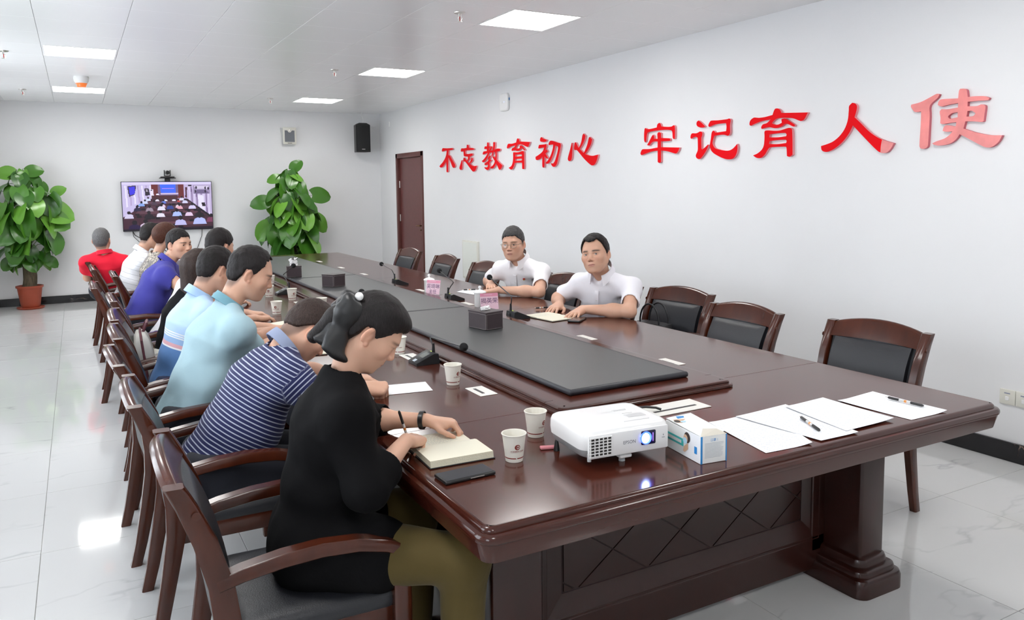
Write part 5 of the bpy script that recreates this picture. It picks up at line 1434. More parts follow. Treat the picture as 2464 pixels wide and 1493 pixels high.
M_bagw = mat('pale_grey_canvas', (0.52, 0.51, 0.47), 0.8, bump=0.3, bscale=200); M_bagt = mat('maroon_trim', (0.10, 0.02, 0.03), 0.5)
wb = empty('backpack', (-0.525, 3.35, 0.480), R(-3))
lean = Matrix.Rotation(R(-6), 3, 'Y')
rs = []
for z, e, d in ((0.0, -0.02, 0.055), (0.03, 0.0, 0.06), (0.18, 0.0, 0.055), (0.26, -0.02, 0.04), (0.30, -0.07, 0.022)):
    rs.append([lean @ Vector((x, y, z)) for x, y, _, _ in rrect_pts(-d, d, -0.14 - e, 0.14 + e, 0.02, 4)])
MB().rings(rs).build('bag_body', M_bagw, wb, smooth=60)
rs = []
for z, e, d in ((0.0, -0.02, 0.085), (0.02, 0.0, 0.095), (0.12, 0.0, 0.09), (0.165, -0.02, 0.07)):
    rs.append([lean @ Vector((x + 0.06, y, z)) for x, y, _, _ in rrect_pts(-d*0.4, d*0.5, -0.10 - e, 0.10 + e, 0.02, 4)])
MB().rings(rs).build('front_pocket', M_bagw, wb, smooth=60)
MB().tube([lean @ Vector(p) for p in ((0.0, -0.143, 0.0), (0.0, -0.144, 0.15), (0.0, -0.125, 0.26), (0.0, -0.06, 0.305), (0.0, 0.06, 0.305), (0.0, 0.125, 0.26))], 0.007, 8).build('zip_trim', M_bagt, wb)
MB().tube([lean @ Vector(p) for p in ((0.015, -0.05, 0.30), (0.04, -0.045, 0.345), (0.045, 0.0, 0.355), (0.04, 0.045, 0.345), (0.015, 0.05, 0.30))], 0.008, 8).build('top_handle', M_bagt, wb)
MB().box(lean @ Vector((0.045, -0.146, 0.08)), (0.03, 0.004, 0.012), 0.001, 1).build('zip_pull', M_steel, wb)
tag(wb, 'pale grey backpack with maroon trim standing on a chair', 'backpack')
# ------------------------------------------------------------------ people: smooth-blended body fields turned into one surface
F4 = np.float32
def _v(p): return np.array(p, float)
def nrm(v):
    v = _v(v); return v/max(np.linalg.norm(v), 1e-9)
class Cone:
    """tapered limb from a to b; flat=(axis, factor) widens its section along axis"""
    def __init__(s, a, b, ra, rb, k=0.02, op='u', flat=None):
        s.a, s.b, s.ra, s.rb, s.k, s.op = _v(a), _v(b), ra, rb, k, op
        s.flat = (nrm(flat[0]), flat[1]) if flat else None
        r = max(ra, rb)*(flat[1] if flat and flat[1] > 1 else 1) + 2*k + 0.02
        s.lo, s.hi = np.minimum(s.a, s.b) - r, np.maximum(s.a, s.b) + r
    def d(s, X, Y, Z):
        ab = s.b - s.a; L2 = max(ab @ ab, 1e-12)
        t = np.clip(((X - s.a[0])*ab[0] + (Y - s.a[1])*ab[1] + (Z - s.a[2])*ab[2])/L2, 0, 1)
        vx, vy, vz = X - s.a[0] - t*ab[0], Y - s.a[1] - t*ab[1], Z - s.a[2] - t*ab[2]
        if s.flat is not None:
            n, f = s.flat; c = (vx*n[0] + vy*n[1] + vz*n[2])*(1 - 1/f)
            vx, vy, vz = vx - n[0]*c, vy - n[1]*c, vz - n[2]*c
        return np.sqrt(vx*vx + vy*vy + vz*vz) - (s.ra + (s.rb - s.ra)*t)
class Ell:
    def __init__(s, c, r, M=None, k=0.02, op='u'):
        s.c, s.r, s.k, s.op = _v(c), _v(r), k, op
        s.M = np.eye(3) if M is None else np.array(M, float)     # columns = local axes
        q = max(r) + 2*k + 0.02
        s.lo, s.hi = s.c - q, s.c + q
        if op == 'i': s.lo, s.hi = s.c - 9, s.c + 9
    def d(s, X, Y, Z):
        x, y, z = X - s.c[0], Y - s.c[1], Z - s.c[2]
        q = [(x*s.M[0, i] + y*s.M[1, i] + z*s.M[2, i]) for i in range(3)]
        k0 = np.sqrt(sum((q[i]/s.r[i])**2 for i in range(3)))
        k1 = np.sqrt(sum((q[i]/s.r[i]**2)**2 for i in range(3)))
        return k0*(k0 - 1)/np.maximum(k1, 1e-6)
class Half:
    """keeps (op 'i') the side the normal points away from"""
    def __init__(s, p, n, k=0.004, op='i'):
        s.p, s.n, s.k, s.op = _v(p), nrm(n), k, op
        s.lo, s.hi = s.p - 9, s.p + 9
    def d(s, X, Y, Z):
        return (X - s.p[0])*s.n[0] + (Y - s.p[1])*s.n[1] + (Z - s.p[2])*s.n[2]
class Fn:
    def __init__(s, f, k=0.004, op='i', lo=None, hi=None):
        s.f, s.k, s.op = f, k, op
        s.lo = _v((-99, -99, -99)) if lo is None else _v(lo); s.hi = _v((99, 99, 99)) if hi is None else _v(hi)
    def d(s, X, Y, Z): return s.f(X, Y, Z)
def comb(F, d, k, op):
    if op == 'n': return F + d
    if op == 's': d = -d
    if op in 'u':
        h = np.clip(0.5 + 0.5*(F - d)/k, 0, 1)
        return F*(1 - h) + d*h - k*h*(1 - h)
    h = np.clip(0.5 - 0.5*(F - d)/k, 0, 1)          # smooth max: intersection / subtraction
    return F*(1 - h) + d*h + k*h*(1 - h)
def field(prims, lo, hi, h):
    lo = _v(lo); n = np.ceil((_v(hi) - lo)/h).astype(int) + 1
    ax = [(lo[i] + h*np.arange(n[i])).astype(F4) for i in range(3)]
    F = np.full(n, 0.25, F4)
    for p in prims:
        sl = []
        for i in range(3):
            a = int(max(0, math.floor((p.lo[i] - lo[i])/h))); b = int(min(n[i], math.ceil((p.hi[i] - lo[i])/h) + 1))
            sl.append(slice(a, b))
        if any(s.stop <= s.start for s in sl): continue
        sl = tuple(sl)
        X, Y, Z = ax[0][sl[0]][:, None, None], ax[1][sl[1]][None, :, None], ax[2][sl[2]][None, None, :]
        F[sl] = comb(F[sl], p.d(X, Y, Z).astype(F4), p.k, p.op)
    return F, lo
def eval_pts(prims, P):
    P = np.asarray(P, float); X, Y, Z = P[:, 0], P[:, 1], P[:, 2]
    F = np.full(len(P), 0.25)
    for p in prims:
        m = np.ones(len(P), bool)
        for i, c in enumerate((X, Y, Z)): m &= (c >= p.lo[i]) & (c <= p.hi[i])
        if m.any(): F[m] = comb(F[m], p.d(X[m], Y[m], Z[m]), p.k, p.op)
    return F
def surface(F, lo, h):
    """surface nets: one vertex per crossed cell"""
    S = F < 0
    nx, ny, nz = F.shape
    c = np.zeros((nx - 1, ny - 1, nz - 1), np.int8)
    for i in (0, 1):
        for j in (0, 1):
            for k in (0, 1):
                c += S[i:nx - 1 + i, j:ny - 1 + j, k:nz - 1 + k]
    cells = np.argwhere((c > 0) & (c < 8))
    if not len(cells): return np.zeros((0, 3)), np.zeros((0, 4), int)
    acc = np.zeros((len(cells), 3)); cnt = np.zeros(len(cells))
    I, J, K = cells.T
    corners = [(i, j, k) for i in (0, 1) for j in (0, 1) for k in (0, 1)]
    for a in range(8):
        for b in range(a + 1, 8):
            A, B = corners[a], corners[b]
            if sum(abs(A[i] - B[i]) for i in range(3)) != 1: continue
            fa = F[I + A[0], J + A[1], K + A[2]]; fb = F[I + B[0], J + B[1], K + B[2]]
            m = (fa < 0) != (fb < 0)
            t = np.where(m, fa/np.where(m, fa - fb, 1), 0)
            for i in range(3):
                acc[:, i] += np.where(m, A[i] + t*(B[i] - A[i]), 0)
            cnt += m
    V = lo + h*(cells + acc/cnt[:, None])
    idx = -np.ones(c.shape, np.int64); idx[I, J, K] = np.arange(len(cells))
    Q = []
    for axn in range(3):
        sa = [slice(None)]*3; sb = [slice(None)]*3
        sa[axn] = slice(0, -1); sb[axn] = slice(1, None)
        ch = S[tuple(sa)] != S[tuple(sb)]
        e = np.argwhere(ch)
        o1, o2 = [i for i in range(3) if i != axn]
        m = (e[:, o1] > 0) & (e[:, o2] > 0) & (e[:, o1] < F.shape[o1] - 1) & (e[:, o2] < F.shape[o2] - 1)
        e = e[m]
        if not len(e): continue
        def at(d1, d2):
            q = e.copy(); q[:, o1] += d1; q[:, o2] += d2
            return idx[q[:, 0], q[:, 1], q[:, 2]]
        q = np.stack([at(-1, -1), at(0, -1), at(0, 0), at(-1, 0)], 1)
        flip = S[e[:, 0], e[:, 1], e[:, 2]]
        if axn == 1: flip = ~flip
        q[~flip] = q[~flip][:, ::-1]
        Q.append(q)
    return V, np.concatenate(Q)
def sdf_mesh(prims, lo, hi, h):
    F, l = field(prims, lo, hi, h)
    return surface(F, l, h)
def np_mesh(name, V, Q, mat_, parent, base, attrs=None, cols=None):
    me = bpy.data.meshes.new(name)
    me.vertices.add(len(V)); me.vertices.foreach_set('co', (V - base).astype(F4).ravel())
    me.loops.add(len(Q)*4); me.loops.foreach_set('vertex_index', Q.ravel().astype(np.int32))
    me.polygons.add(len(Q)); me.polygons.foreach_set('loop_start', (np.arange(len(Q))*4).astype(np.int32))
    try: me.polygons.foreach_set('loop_total', np.full(len(Q), 4, np.int32))
    except Exception: pass
    me.update(calc_edges=True); me.validate()
    for m_ in (mat_ if isinstance(mat_, (list, tuple)) else [mat_]): me.materials.append(m_)
    if cols is not None:
        a = me.color_attributes.new('tint', 'FLOAT_COLOR', 'POINT')
        c4 = np.ones((len(V), 4), F4); c4[:, :3] = cols
        a.data.foreach_set('color', c4.ravel())
    for k, vals in (attrs or {}).items():
        a = me.attributes.new(k, 'FLOAT', 'POINT'); a.data.foreach_set('value', vals.astype(F4))
    me.shade_smooth()
    return link(name, me, parent)
def merge(parts):
    V, Q, o = [], [], 0
    for v, q in parts:
        V.append(v); Q.append(q + o); o += len(v)
    return np.concatenate(V), np.concatenate(Q)
def wob(P, f, s=0.0):
    """cheap smooth noise in -1..1"""
    x, y, z = P
    return (np.sin(f*x + 1.3*np.sin(f*0.7*y + s)) + np.sin(f*1.1*y + 1.1*np.sin(f*0.8*z + 2*s)) + np.sin(f*0.9*z + 1.2*np.sin(f*0.6*x + 3*s)))/3
M_skin = mat('skin', (0.6, 0.35, 0.24), 0.48, vcol='tint', sub=0.12, spec=0.35)
M_eye = mat('eye', (0.7, 0.7, 0.7), 0.1, vcol='tint')
def hair_mat(name, col, col2=None):
    if name in MATS: return MATS[name]
    m = mat(name, col, 0.48, spec=0.2); nt = m.node_tree; p = nt.nodes['Principled BSDF']
    tc = nd(nt, 'ShaderNodeTexCoord'); mp = nd(nt, 'ShaderNodeMapping'); mp.inputs['Scale'].default_value = (90, 90, 14)
    n = nd(nt, 'ShaderNodeTexNoise'); n.inputs['Scale'].default_value = 4; n.inputs['Detail'].default_value = 3
    nt.links.new(tc.outputs['Object'], mp.inputs['Vector']); nt.links.new(mp.outputs[0], n.inputs['Vector'])
    b = nd(nt, 'ShaderNodeBump'); b.inputs['Strength'].default_value = 0.7; b.inputs['Distance'].default_value = 0.004
    nt.links.new(n.outputs['Fac'], b.inputs['Height']); nt.links.new(b.outputs['Normal'], p.inputs['Normal'])
    r = nd(nt, 'ShaderNodeValToRGB'); r.color_ramp.elements[0].position = 0.35; r.color_ramp.elements[1].position = 0.68
    r.color_ramp.elements[0].color = (*col, 1); r.color_ramp.elements[1].color = (*(col2 or [c*1.7 for c in col]), 1)
    nt.links.new(n.outputs['Fac'], r.inputs['Fac']); nt.links.new(r.outputs['Color'], p.inputs['Base Color'])
    return m
def cloth(name, col, rough=0.75, stripes=None, bump=0.25, spec=0.25, sheen=0.06):
    """plain or striped cloth; stripes = (period, [(start, end, colour), ...]) along the attribute 'run' in metres, period 0 = no repeat"""
    if name in MATS: return MATS[name]
    m = mat(name, col, rough, spec=spec, bump=bump, bscale=38, sheen=sheen); nt = m.node_tree; p = nt.nodes['Principled BSDF']
    if stripes:
        per, bands = stripes
        a = nd(nt, 'ShaderNodeAttribute', attribute_name='run'); src = a.outputs['Fac']
        if per:
            d = nd(nt, 'ShaderNodeMath', operation='DIVIDE'); d.inputs[1].default_value = per; nt.links.new(src, d.inputs[0])
            f = nd(nt, 'ShaderNodeMath', operation='FRACT'); nt.links.new(d.outputs[0], f.inputs[0]); src = f.outputs[0]
        cur = None
        for (s0, s1, c) in bands:
            g1 = nd(nt, 'ShaderNodeMath', operation='GREATER_THAN'); g1.inputs[1].default_value = s0; nt.links.new(src, g1.inputs[0])
            g2 = nd(nt, 'ShaderNodeMath', operation='LESS_THAN'); g2.inputs[1].default_value = s1; nt.links.new(src, g2.inputs[0])
            mu = nd(nt, 'ShaderNodeMath', operation='MULTIPLY'); nt.links.new(g1.outputs[0], mu.inputs[0]); nt.links.new(g2.outputs[0], mu.inputs[1])
            mx = nd(nt, 'ShaderNodeMix', data_type='RGBA'); mx.inputs['B'].default_value = (*c, 1)
            nt.links.new(mu.outputs[0], mx.inputs['Factor'])
            if cur is None: mx.inputs['A'].default_value = (*col, 1)
            else: nt.links.new(cur, mx.inputs['A'])
            cur = mx.outputs['Result']
        nt.links.new(cur, p.inputs['Base Color'])
    return m

# ---- head
def head_axes(yaw, pitch, roll):
    """columns: forward, left, up; yaw from +x, pitch positive looks down"""
    M = Matrix.Rotation(R(yaw), 3, 'Z') @ Matrix.Rotation(R(pitch), 3, 'Y') @ Matrix.Rotation(R(roll), 3, 'X')
    return np.array(M)
def head_prims(C, M, s, neck_base, fem=False, fat=0.0):
    """C head centre, M axes, s size; returns skin prims"""
    g = lambda x, y, z: C + M @ (np.array([x, y, z])*s)
    E = lambda c, r, k, op='u', rot=None: Ell(g(*c), [q*s for q in r], M if rot is None else M @ rot, k*s, op)
    K = lambda a, b, ra, rb, k, op='u', fl=None: Cone(g(*a), g(*b), ra*s, rb*s, k*s, op, (M @ np.array(fl[0]), fl[1]) if fl else None)
    w = 1.0 + fat
    jw = 0.92 if fem else 1.0
    P = [E((-0.014, 0, 0.036), (0.097, 0.0765, 0.088), 0.01),
         E((0.022, 0, -0.010), (0.066, 0.064*w, 0.080), 0.03),
         E((0.036, 0, -0.052), (0.045, 0.050*w*jw, 0.048), 0.03)]
    for y in (-1, 1):
        P.append(K((0.000, y*0.055*w*jw, -0.040), (0.050, y*0.022*w*jw, -0.088), 0.020, 0.017, 0.03))
        P.append(E((0.055, y*0.042*w, -0.014), (0.024, 0.024, 0.022), 0.025))
    P.append(E((0.070, 0, -0.090), (0.019, 0.021*w, 0.017), 0.022))
    P.append(K((0.074, -0.030, 0.030), (0.074, 0.030, 0.030), 0.013, 0.013, 0.02))
    P.append(E((0.070, 0, -0.052), (0.024, 0.028, 0.026), 0.02))
    for y in (-1, 1):
        P.append(E((0.096, y*0.033, 0.008), (0.014, 0.019, 0.0105), 0.013, 's'))
    # lids around the eyeball, with the slit cut out
    for y in (-1, 1):
        P.append(E((0.0715, y*0.0325, 0.0085), (0.0145, 0.0155, 0.0125), 0.006))
        P.append(E((0.0890, y*0.0330, 0.0078), (0.0085, 0.0142, 0.0044 if not fem else 0.0030), 0.0015, 's'))
    # nose
    P.append(K((0.083, 0, 0.016), (0.1015, 0, -0.020), 0.0080, 0.0118, 0.010))
    for y in (-1, 1):
        P.append(E((0.095, y*0.0130, -0.0255), (0.0105, 0.0078, 0.0075), 0.006))
        P.append(E((0.102, y*0.0065, -0.0335), (0.004, 0.0035, 0.003), 0.002, 's'))
    # mouth
    P.append(E((0.0890, 0, -0.0525), (0.008, 0.021, 0.0055), 0.004)); P.append(E((0.0875, 0, -0.0615), (0.008, 0.018, 0.0062), 0.004))
    P.append(E((0.0965, 0, -0.0568), (0.006, 0.021, 0.0011), 0.0015, 's'))
    # ears
    rot = np.array(Matrix.Rotation(R(12), 3, 'Y'))
    for y in (-1, 1):
        r2 = np.array(Matrix.Rotation(R(-22*y), 3, 'Z')) @ rot
        P.append(E((-0.014, y*0.079*max(1, 0.5 + 0.5*w), 0.000), (0.0185, 0.0075, 0.031), 0.006, 'u', r2))
        P.append(E((-0.010, y*0.087*max(1, 0.5 + 0.5*w), 0.002), (0.0105, 0.0055, 0.019), 0.004, 's', r2))
        P.append(E((-0.003, y*0.078*max(1, 0.5 + 0.5*w), -0.027), (0.0085, 0.006, 0.009), 0.005))
    # neck
    nr = 0.047 if fem else 0.056 + 0.02*fat
    P.append(Cone(g(-0.030, 0, -0.045), neck_base, nr*s, nr*0.92*s, 0.03*s))
    return P
def head_tint(V, C, M, s, skin, brow=(0.05, 0.035, 0.03), lip=(0.46, 0.19, 0.16), fem=False, scalp=(0.05, 0.04, 0.038)):
    L = (V - C) @ M/s
    x, y, z = L.T
    col = np.tile(np.array(skin), (len(V), 1))
    def mixc(m, c):
        nonlocal col
        m = np.clip(m, 0, 1)[:, None]; col = col*(1 - m) + np.array(c)*m
    front = (x > 0.045)
    mixc(front*np.exp(-(((np.abs(y) - 0.042)/0.022)**2 + ((z + 0.018)/0.02)**2))*0.35, np.array(skin)*np.array([1.08, 0.82, 0.78]))     # cheeks
    mixc(np.exp(-((y/0.016)**2 + ((z + 0.024)/0.014)**2))*(x > 0.085)*0.35, np.array(skin)*np.array([1.02, 0.78, 0.74]))
    ay = np.abs(y)
    bz = 0.030 + 0.05*(ay - 0.030)*(ay < 0.036) - 0.16*np.maximum(ay - 0.036, 0)
    mixc(front*(1/(1 + np.exp((np.abs(z - bz) - 0.0042)/0.0012)))*(1/(1 + np.exp((np.abs(ay - 0.034) - 0.020)/0.002)))*(0.95 if not fem else 0.7), brow)
    mixc((x > 0.06)*np.exp(-(((ay - 0.033)/0.017)**2 + ((z - 0.0125)/0.0024)**2))*0.75, (0.06, 0.035, 0.028))          # upper lash line
    mixc((x > 0.06)*np.exp(-(((ay - 0.033)/0.014)**2 + ((z - 0.0035)/0.002)**2))*0.30, (0.12, 0.06, 0.05))
    mixc((x > 0.075)*(1/(1 + np.exp((np.abs(z + 0.057) - 0.0085)/0.0012)))*(1/(1 + np.exp((ay - 0.021 + 0.9*np.abs(z + 0.057))/0.0016)))*0.75, lip)
    mixc((x > 0.075)*np.exp(-((z + 0.0568)/0.0013)**2)*(ay < 0.022)*0.8, np.array(lip)*0.35)
    mixc((x > 0.09)*np.exp(-(((ay - 0.0065)/0.004)**2 + ((z + 0.034)/0.003)**2))*0.85, (0.08, 0.03, 0.025))
    if not fem: mixc(front*np.exp(-(((z + 0.075)/0.022)**2))*(x > 0.03)*0.13, (0.28, 0.22, 0.20))
    ph = np.abs(np.degrees(np.arctan2(y, x + 0.012)))
    stub = np.interp(ph, [0, 50, 66, 78, 92, 106, 116, 135, 180], [0.105, 0.10, 0.03, -0.008, 0.015, 0.016, -0.040, -0.078, -0.090])
    mixc((1/(1 + np.exp(-(z - stub)/0.006)))*(ph > 45)*(ay < 0.083)*0.72, scalp)
    ear = (np.abs(x + 0.014) < 0.03)*(ay > 0.074)*(np.abs(z) < 0.04)
    mixc(ear*0.25, np.array(skin)*np.array([1.05, 0.72, 0.66]))
    return col
def hairline_fn(C, M, s, table, scale=1.0):
    az = [R(a) for a, _ in table]; zz = [z for _, z in table]
    def f(X, Y, Z):
        x, y, z = X - C[0], Y - C[1], Z - C[2]
        lx = (x*M[0, 0] + y*M[1, 0] + z*M[2, 0])/s; ly = (x*M[0, 1] + y*M[1, 1] + z*M[2, 1])/s; lz = (x*M[0, 2] + y*M[1, 2] + z*M[2, 2])/s
        ph = np.abs(np.arctan2(ly, lx + 0.012))
        return (np.interp(ph, az, zz) - lz + 0.0025*np.sin(90*ph + 40*lx) + 0.002*np.sin(230*ly + 170*lx))*0.75*s
    return f
HAIRLINES = {
 'short':   [(0, 0.074), (28, 0.072), (48, 0.050), (66, 0.030), (78, 0.004), (92, 0.018), (104, 0.026), (112, -0.010), (128, -0.050), (180, -0.066)],
 'receding': [(0, 0.086), (16, 0.090), (32, 0.104), (50, 0.076), (66, 0.030), (78, 0.000), (92, 0.018), (104, 0.026), (112, -0.010), (128, -0.050), (180, -0.066)],
 'balding': [(0, 0.100), (25, 0.106), (42, 0.088), (60, 0.040), (76, 0.004), (92, 0.018), (104, 0.026), (112, -0.010), (128, -0.048), (180, -0.064)],
 'fade':    [(0, 0.076), (30, 0.074), (48, 0.056), (66, 0.040), (80, 0.020), (100, 0.026), (115, 0.000), (135, -0.030), (180, -0.045)],
 'woman':   [(0, 0.078), (30, 0.072), (48, 0.045), (62, 0.015), (74, 0.000), (92, 0.022), (106, 0.020), (114, -0.020), (130, -0.060), (180, -0.078)],
}
def hair_prims(C, M, s, style, th=0.012, side=0.004, fat=0.0, rough=0.0015, seed=1.0):
    g = lambda x, y, z: C + M @ (np.array([x, y, z])*s)
    w = 1 + fat*0.6
    P = [Ell(g(-0.014, 0, 0.036 + 0.3*th), [(0.097 + side + 0.3*th)*s, (0.0765*w + side)*s, (0.088 + th)*s], M, 0.01*s),
         Ell(g(-0.030, 0, -0.015), [(0.067 + side)*s, (0.065 + side)*s, (0.066 + side)*s], M, 0.03*s)]
    P.append(Fn(hairline_fn(C, M, s, HAIRLINES[style]), 0.006*s, 'i'))
    if rough:
        P.append(Fn(lambda X, Y, Z: rough*wob((X, Y, Z), 150, seed) + rough*0.8*wob((X, Y, Z), 310, seed + 1), 0.01, 'n'))
    return P
# ---- hands
HAND = {'flat': ((8, 10, 6), (6, 10, 6), (8, 12, 6), (10, 12, 8), (20, 28, 18), 7), 'rest': ((18, 28, 16), (20, 30, 18), (24, 32, 18), (28, 34, 20), (30, 26, 16), 4),
        'curl': ((45, 55, 30), (50, 60, 30), (55, 62, 32), (60, 62, 34), (34, 30, 24), 2), 'fist': ((74, 88, 50), (78, 90, 52), (80, 90, 52), (80, 88, 50), (48, 40, 34), 0),
        'pen': ((42, 52, 22), (52, 62, 30), (66, 74, 40), (72, 78, 42), (38, 28, 30), 0)}
def hand_prims(W, d, n, side, pose, s=1.0):
    x = nrm(d); z = nrm(_v(n) - x*(_v(n) @ x)); y = np.cross(z, x)*side
    g = lambda a, b, c: W + (x*a + y*b + z*c)*s
    P = []
    sp = HAND[pose][5]
    ys = [0.0275, 0.0090, -0.0095, -0.0265]; kx = [0.088, 0.092, 0.086, 0.076]
    LN = [(0.040, 0.024, 0.020), (0.045, 0.028, 0.021), (0.041, 0.026, 0.020), (0.032, 0.019, 0.018)]
    RR = [0.0092, 0.0094, 0.0088, 0.0078]
    for i in range(4):
        P.append(Cone(g(0.004, ys[i]*0.62, -0.002), g(kx[i], ys[i], 0.0), 0.0155*s, 0.0112*s, 0.014*s))
    P.append(Cone(g(0.015, 0.020, -0.008), g(0.060, 0.030, -0.012), 0.014*s, 0.013*s, 0.014*s))
    P.append(Cone(g(0.015, -0.018, -0.008), g(0.06, -0.022, -0.010), 0.013*s, 0.011*s, 0.014*s))
    for i in range(4):
        a = 0.0; sa = R(sp*(1.5 - i)); p = np.array([kx[i], ys[i], 0.0]); first = True
        for q in range(3):
            a += R(HAND[pose][i][q]); L_ = LN[i][q]
            e = p + L_*np.array([math.cos(a)*math.cos(sa), math.sin(sa)*math.cos(a), -math.sin(a)])
            P.append(Cone(g(*p), g(*e), RR[i]*(1 - 0.10*q)*s, RR[i]*(0.92 - 0.12*q)*s, (0.006 if first else 0.003)*s)); first = False
            p = e
    # thumb leaves the side of the palm
    t1, t2, t3 = [R(v) for v in HAND[pose][4]]
    p = np.array([0.018, 0.024, -0.008]); yaw = R(46) if pose not in ('fist', 'pen') else R(34); pit = t1*0.55
    for q, (L_, r0, r1) in enumerate(((0.040, 0.0135, 0.0108), (0.033, 0.0108, 0.0096), (0.026, 0.0096, 0.0078))):
        e = p + L_*np.array([math.cos(yaw)*math.cos(pit), math.sin(yaw)*math.cos(pit), -math.sin(pit)])
        P.append(Cone(g(*p), g(*e), r0*s, r1*s, (0.010 if q == 0 else 0.004)*s))
        p = e; yaw -= (t2 if q == 0 else t3)
    return P, g
# ---- one seated person
SKIN = (0.64, 0.375, 0.265)
def person(label, pelvis, face, neck, head, hrot, shoulders, elbows, wrists, hands, knees, top, legs, hair, skin=SKIN, size=1.0, fem=False,
           fat=0.0, build=1.0, detail=1, sleeve=0.55, collar=None, eyes=False, extra_hair=None, loose=0.0, brow=(0.05, 0.035, 0.03), ankles=None, hem=0.0, gap=True, skirt=False, tunic=0.0, lip=(0.46, 0.19, 0.16)):
    """world-space joints (r, l pairs are right then left); face = heading of the hips in degrees"""
    base = np.array([pelvis[0], pelvis[1], 0.0])
    root = empty('person', tuple(base)); tag(root, label, 'person')
    P0, N0, C = _v(pelvis), _v(neck), _v(head)
    fw = np.array([math.cos(R(face)), math.sin(R(face)), 0]); lt = np.array([-fw[1], fw[0], 0])
    SR, SL = _v(shoulders[0]), _v(shoulders[1])
    slat = nrm(SL - SR); up = nrm(N0 - P0); sf = nrm(np.cross(slat, up))     # chest axes
    M = head_axes(*hrot)
    hs = (0.94 if fem else 1.0)*size
    b = build
    # ---------------- skin field: head and neck, arms, then the covered trunk and legs
    hp = head_prims(C, M, hs, N0 - up*0.03, fem, fat)
    hl = 0.0033 if detail >= 2 else (0.0042 if detail == 1 else 0.0065)
    lo = np.minimum(C - 0.135*hs, N0 - 0.07); hi = np.maximum(C + 0.135*hs, N0 + 0.07)
    hp2 = hp + [Half(N0 - up*0.045, -up, 0.004)]
    V, Q = sdf_mesh(hp2, lo, hi, hl)
    colH = head_tint(V, C, M, hs, skin, brow, lip, fem)
    parts, cols = [(V, Q)], [colH]
    hand_g = []
    for i in (0, 1):
        E_, W_ = _v(elbows[i]), _v(wrists[i]); S_ = (SR, SL)[i]
        hd, hn, pose = hands[i]
        ra = (0.036 if fem else 0.043)*b
        ap = [Cone(S_ + (E_ - S_)*0.35, E_, ra*1.10, ra*0.86, 0.02), Cone(E_, E_ + (W_ - E_)*0.35, ra*0.84, ra*0.98, 0.03), Cone(E_ + (W_ - E_)*0.3, W_, ra*0.98, 0.0265 if not fem else 0.0225, 0.03, 'u', None)]
        if pose:
            hpz, g_ = hand_prims(W_ + nrm(hd)*0.012, hd, hn, 1 if i == 0 else -1, pose, 1.0*size if not fem else 0.9)
            ap = ap + hpz; hand_g.append(g_)
        else: hand_g.append(None)
        pts = np.concatenate([[p.a, p.b] for p in ap]); h_ = (0.0036 if detail >= 2 else 0.0048 if detail == 1 else 0.008) if pose else 0.009
        V, Q = sdf_mesh(ap, pts.min(0) - 0.06, pts.max(0) + 0.06, h_)
        parts.append((V, Q))
        c = np.tile(np.array(skin), (len(V), 1))
        if pose:
            tips = np.array([p.b for p in hpz[6:]])
            dmin = np.min(np.linalg.norm(V[:, None, :] - tips[None, 2::3], axis=2), axis=1)
            c = c*(1 - 0.25*np.exp(-(dmin/0.018)**2)[:, None]*np.array([0.0, 0.35, 0.4]))
        cols.append(c)
    K_ = [_v(k) for k in knees]
    if ankles is None: A_ = [np.array([k[0] - 0.02*fw[0], k[1] - 0.02*fw[1], 0.085]) for k in K_]
    else: A_ = [_v(a) for a in ankles]
    hipr, hipl = P0 - lt*0.088*b, P0 + lt*0.088*b
    def trunk(o):
        """torso sections from hips to shoulders, o = how far the cloth stands off"""
        W1 = P0 + (N0 - P0)*0.36 + fw*0.015; W2 = P0 + (N0 - P0)*0.68
        T = [Cone(P0 - lt*0.0, W1, 0.112*b + o, 0.104*b + o, 0.06, 'u', (lt, 1.36)),
             Cone(W1, W2, 0.104*b + o, 0.100*b + o, 0.06, 'u', (slat + lt, 1.40)),
             Cone(W2, N0 - up*0.095, 0.100*b + o, 0.064*b + o, 0.05, 'u', (slat, 1.55)),
             Cone(SR - up*0.012, SL - up*0.012, 0.046*b + o, 0.046*b + o, 0.05),
             Cone(SR, N0 - up*0.020, 0.034*b + o, 0.047 + o*0.5, 0.035), Cone(SL, N0 - up*0.020, 0.034*b + o, 0.047 + o*0.5, 0.035)]
        if fat > 0.02 or not fem:
            T.append(Ell(P0 + (N0 - P0)*0.30 + fw*(0.045 + 0.25*fat), [0.070*b + o + 0.3*fat, 0.125*b + o + 0.2*fat, 0.13*b], np.array([fw, lt, np.cross(fw, lt)]).T, 0.06))
        if fem:
            for sgn in (-1, 1): T.append(Ell(P0 + (N0 - P0)*0.66 + sf*0.085 + slat*sgn*0.062, [0.055 + o, 0.058 + o, 0.06 + o], np.array([sf, slat, np.cross(sf, slat)]).T, 0.04))
        return T
    def legs_(o):
        L_ = []
        for i, hp_ in ((0, hipr), (1, hipl)):
            L_ += [Cone(hp_, K_[i], 0.086*b + o, 0.058*b + o, 0.05), Cone(K_[i], A_[i] + np.array([0, 0, 0.0]), 0.056*b + o, 0.042*b + o*1.3, 0.03)]
        L_.append(Cone(hipr, hipl, 0.098*b + o, 0.098*b + o, 0.05))
        return L_
    covered = trunk(-0.026) + legs_(-0.016)
    pts = np.concatenate([[hipr, hipl, N0, SR, SL], K_, A_])
    V, Q = sdf_mesh(covered + [Half(N0 - up*0.03, up, 0.01)], pts.min(0) - 0.2, pts.max(0) + 0.2, 0.02)
    parts.append((V, Q)); cols.append(np.tile(np.array(skin), (len(V), 1)))
    V, Q = merge(parts)
    body = np_mesh('body', V, Q, M_skin, root, base, cols=np.concatenate(cols))
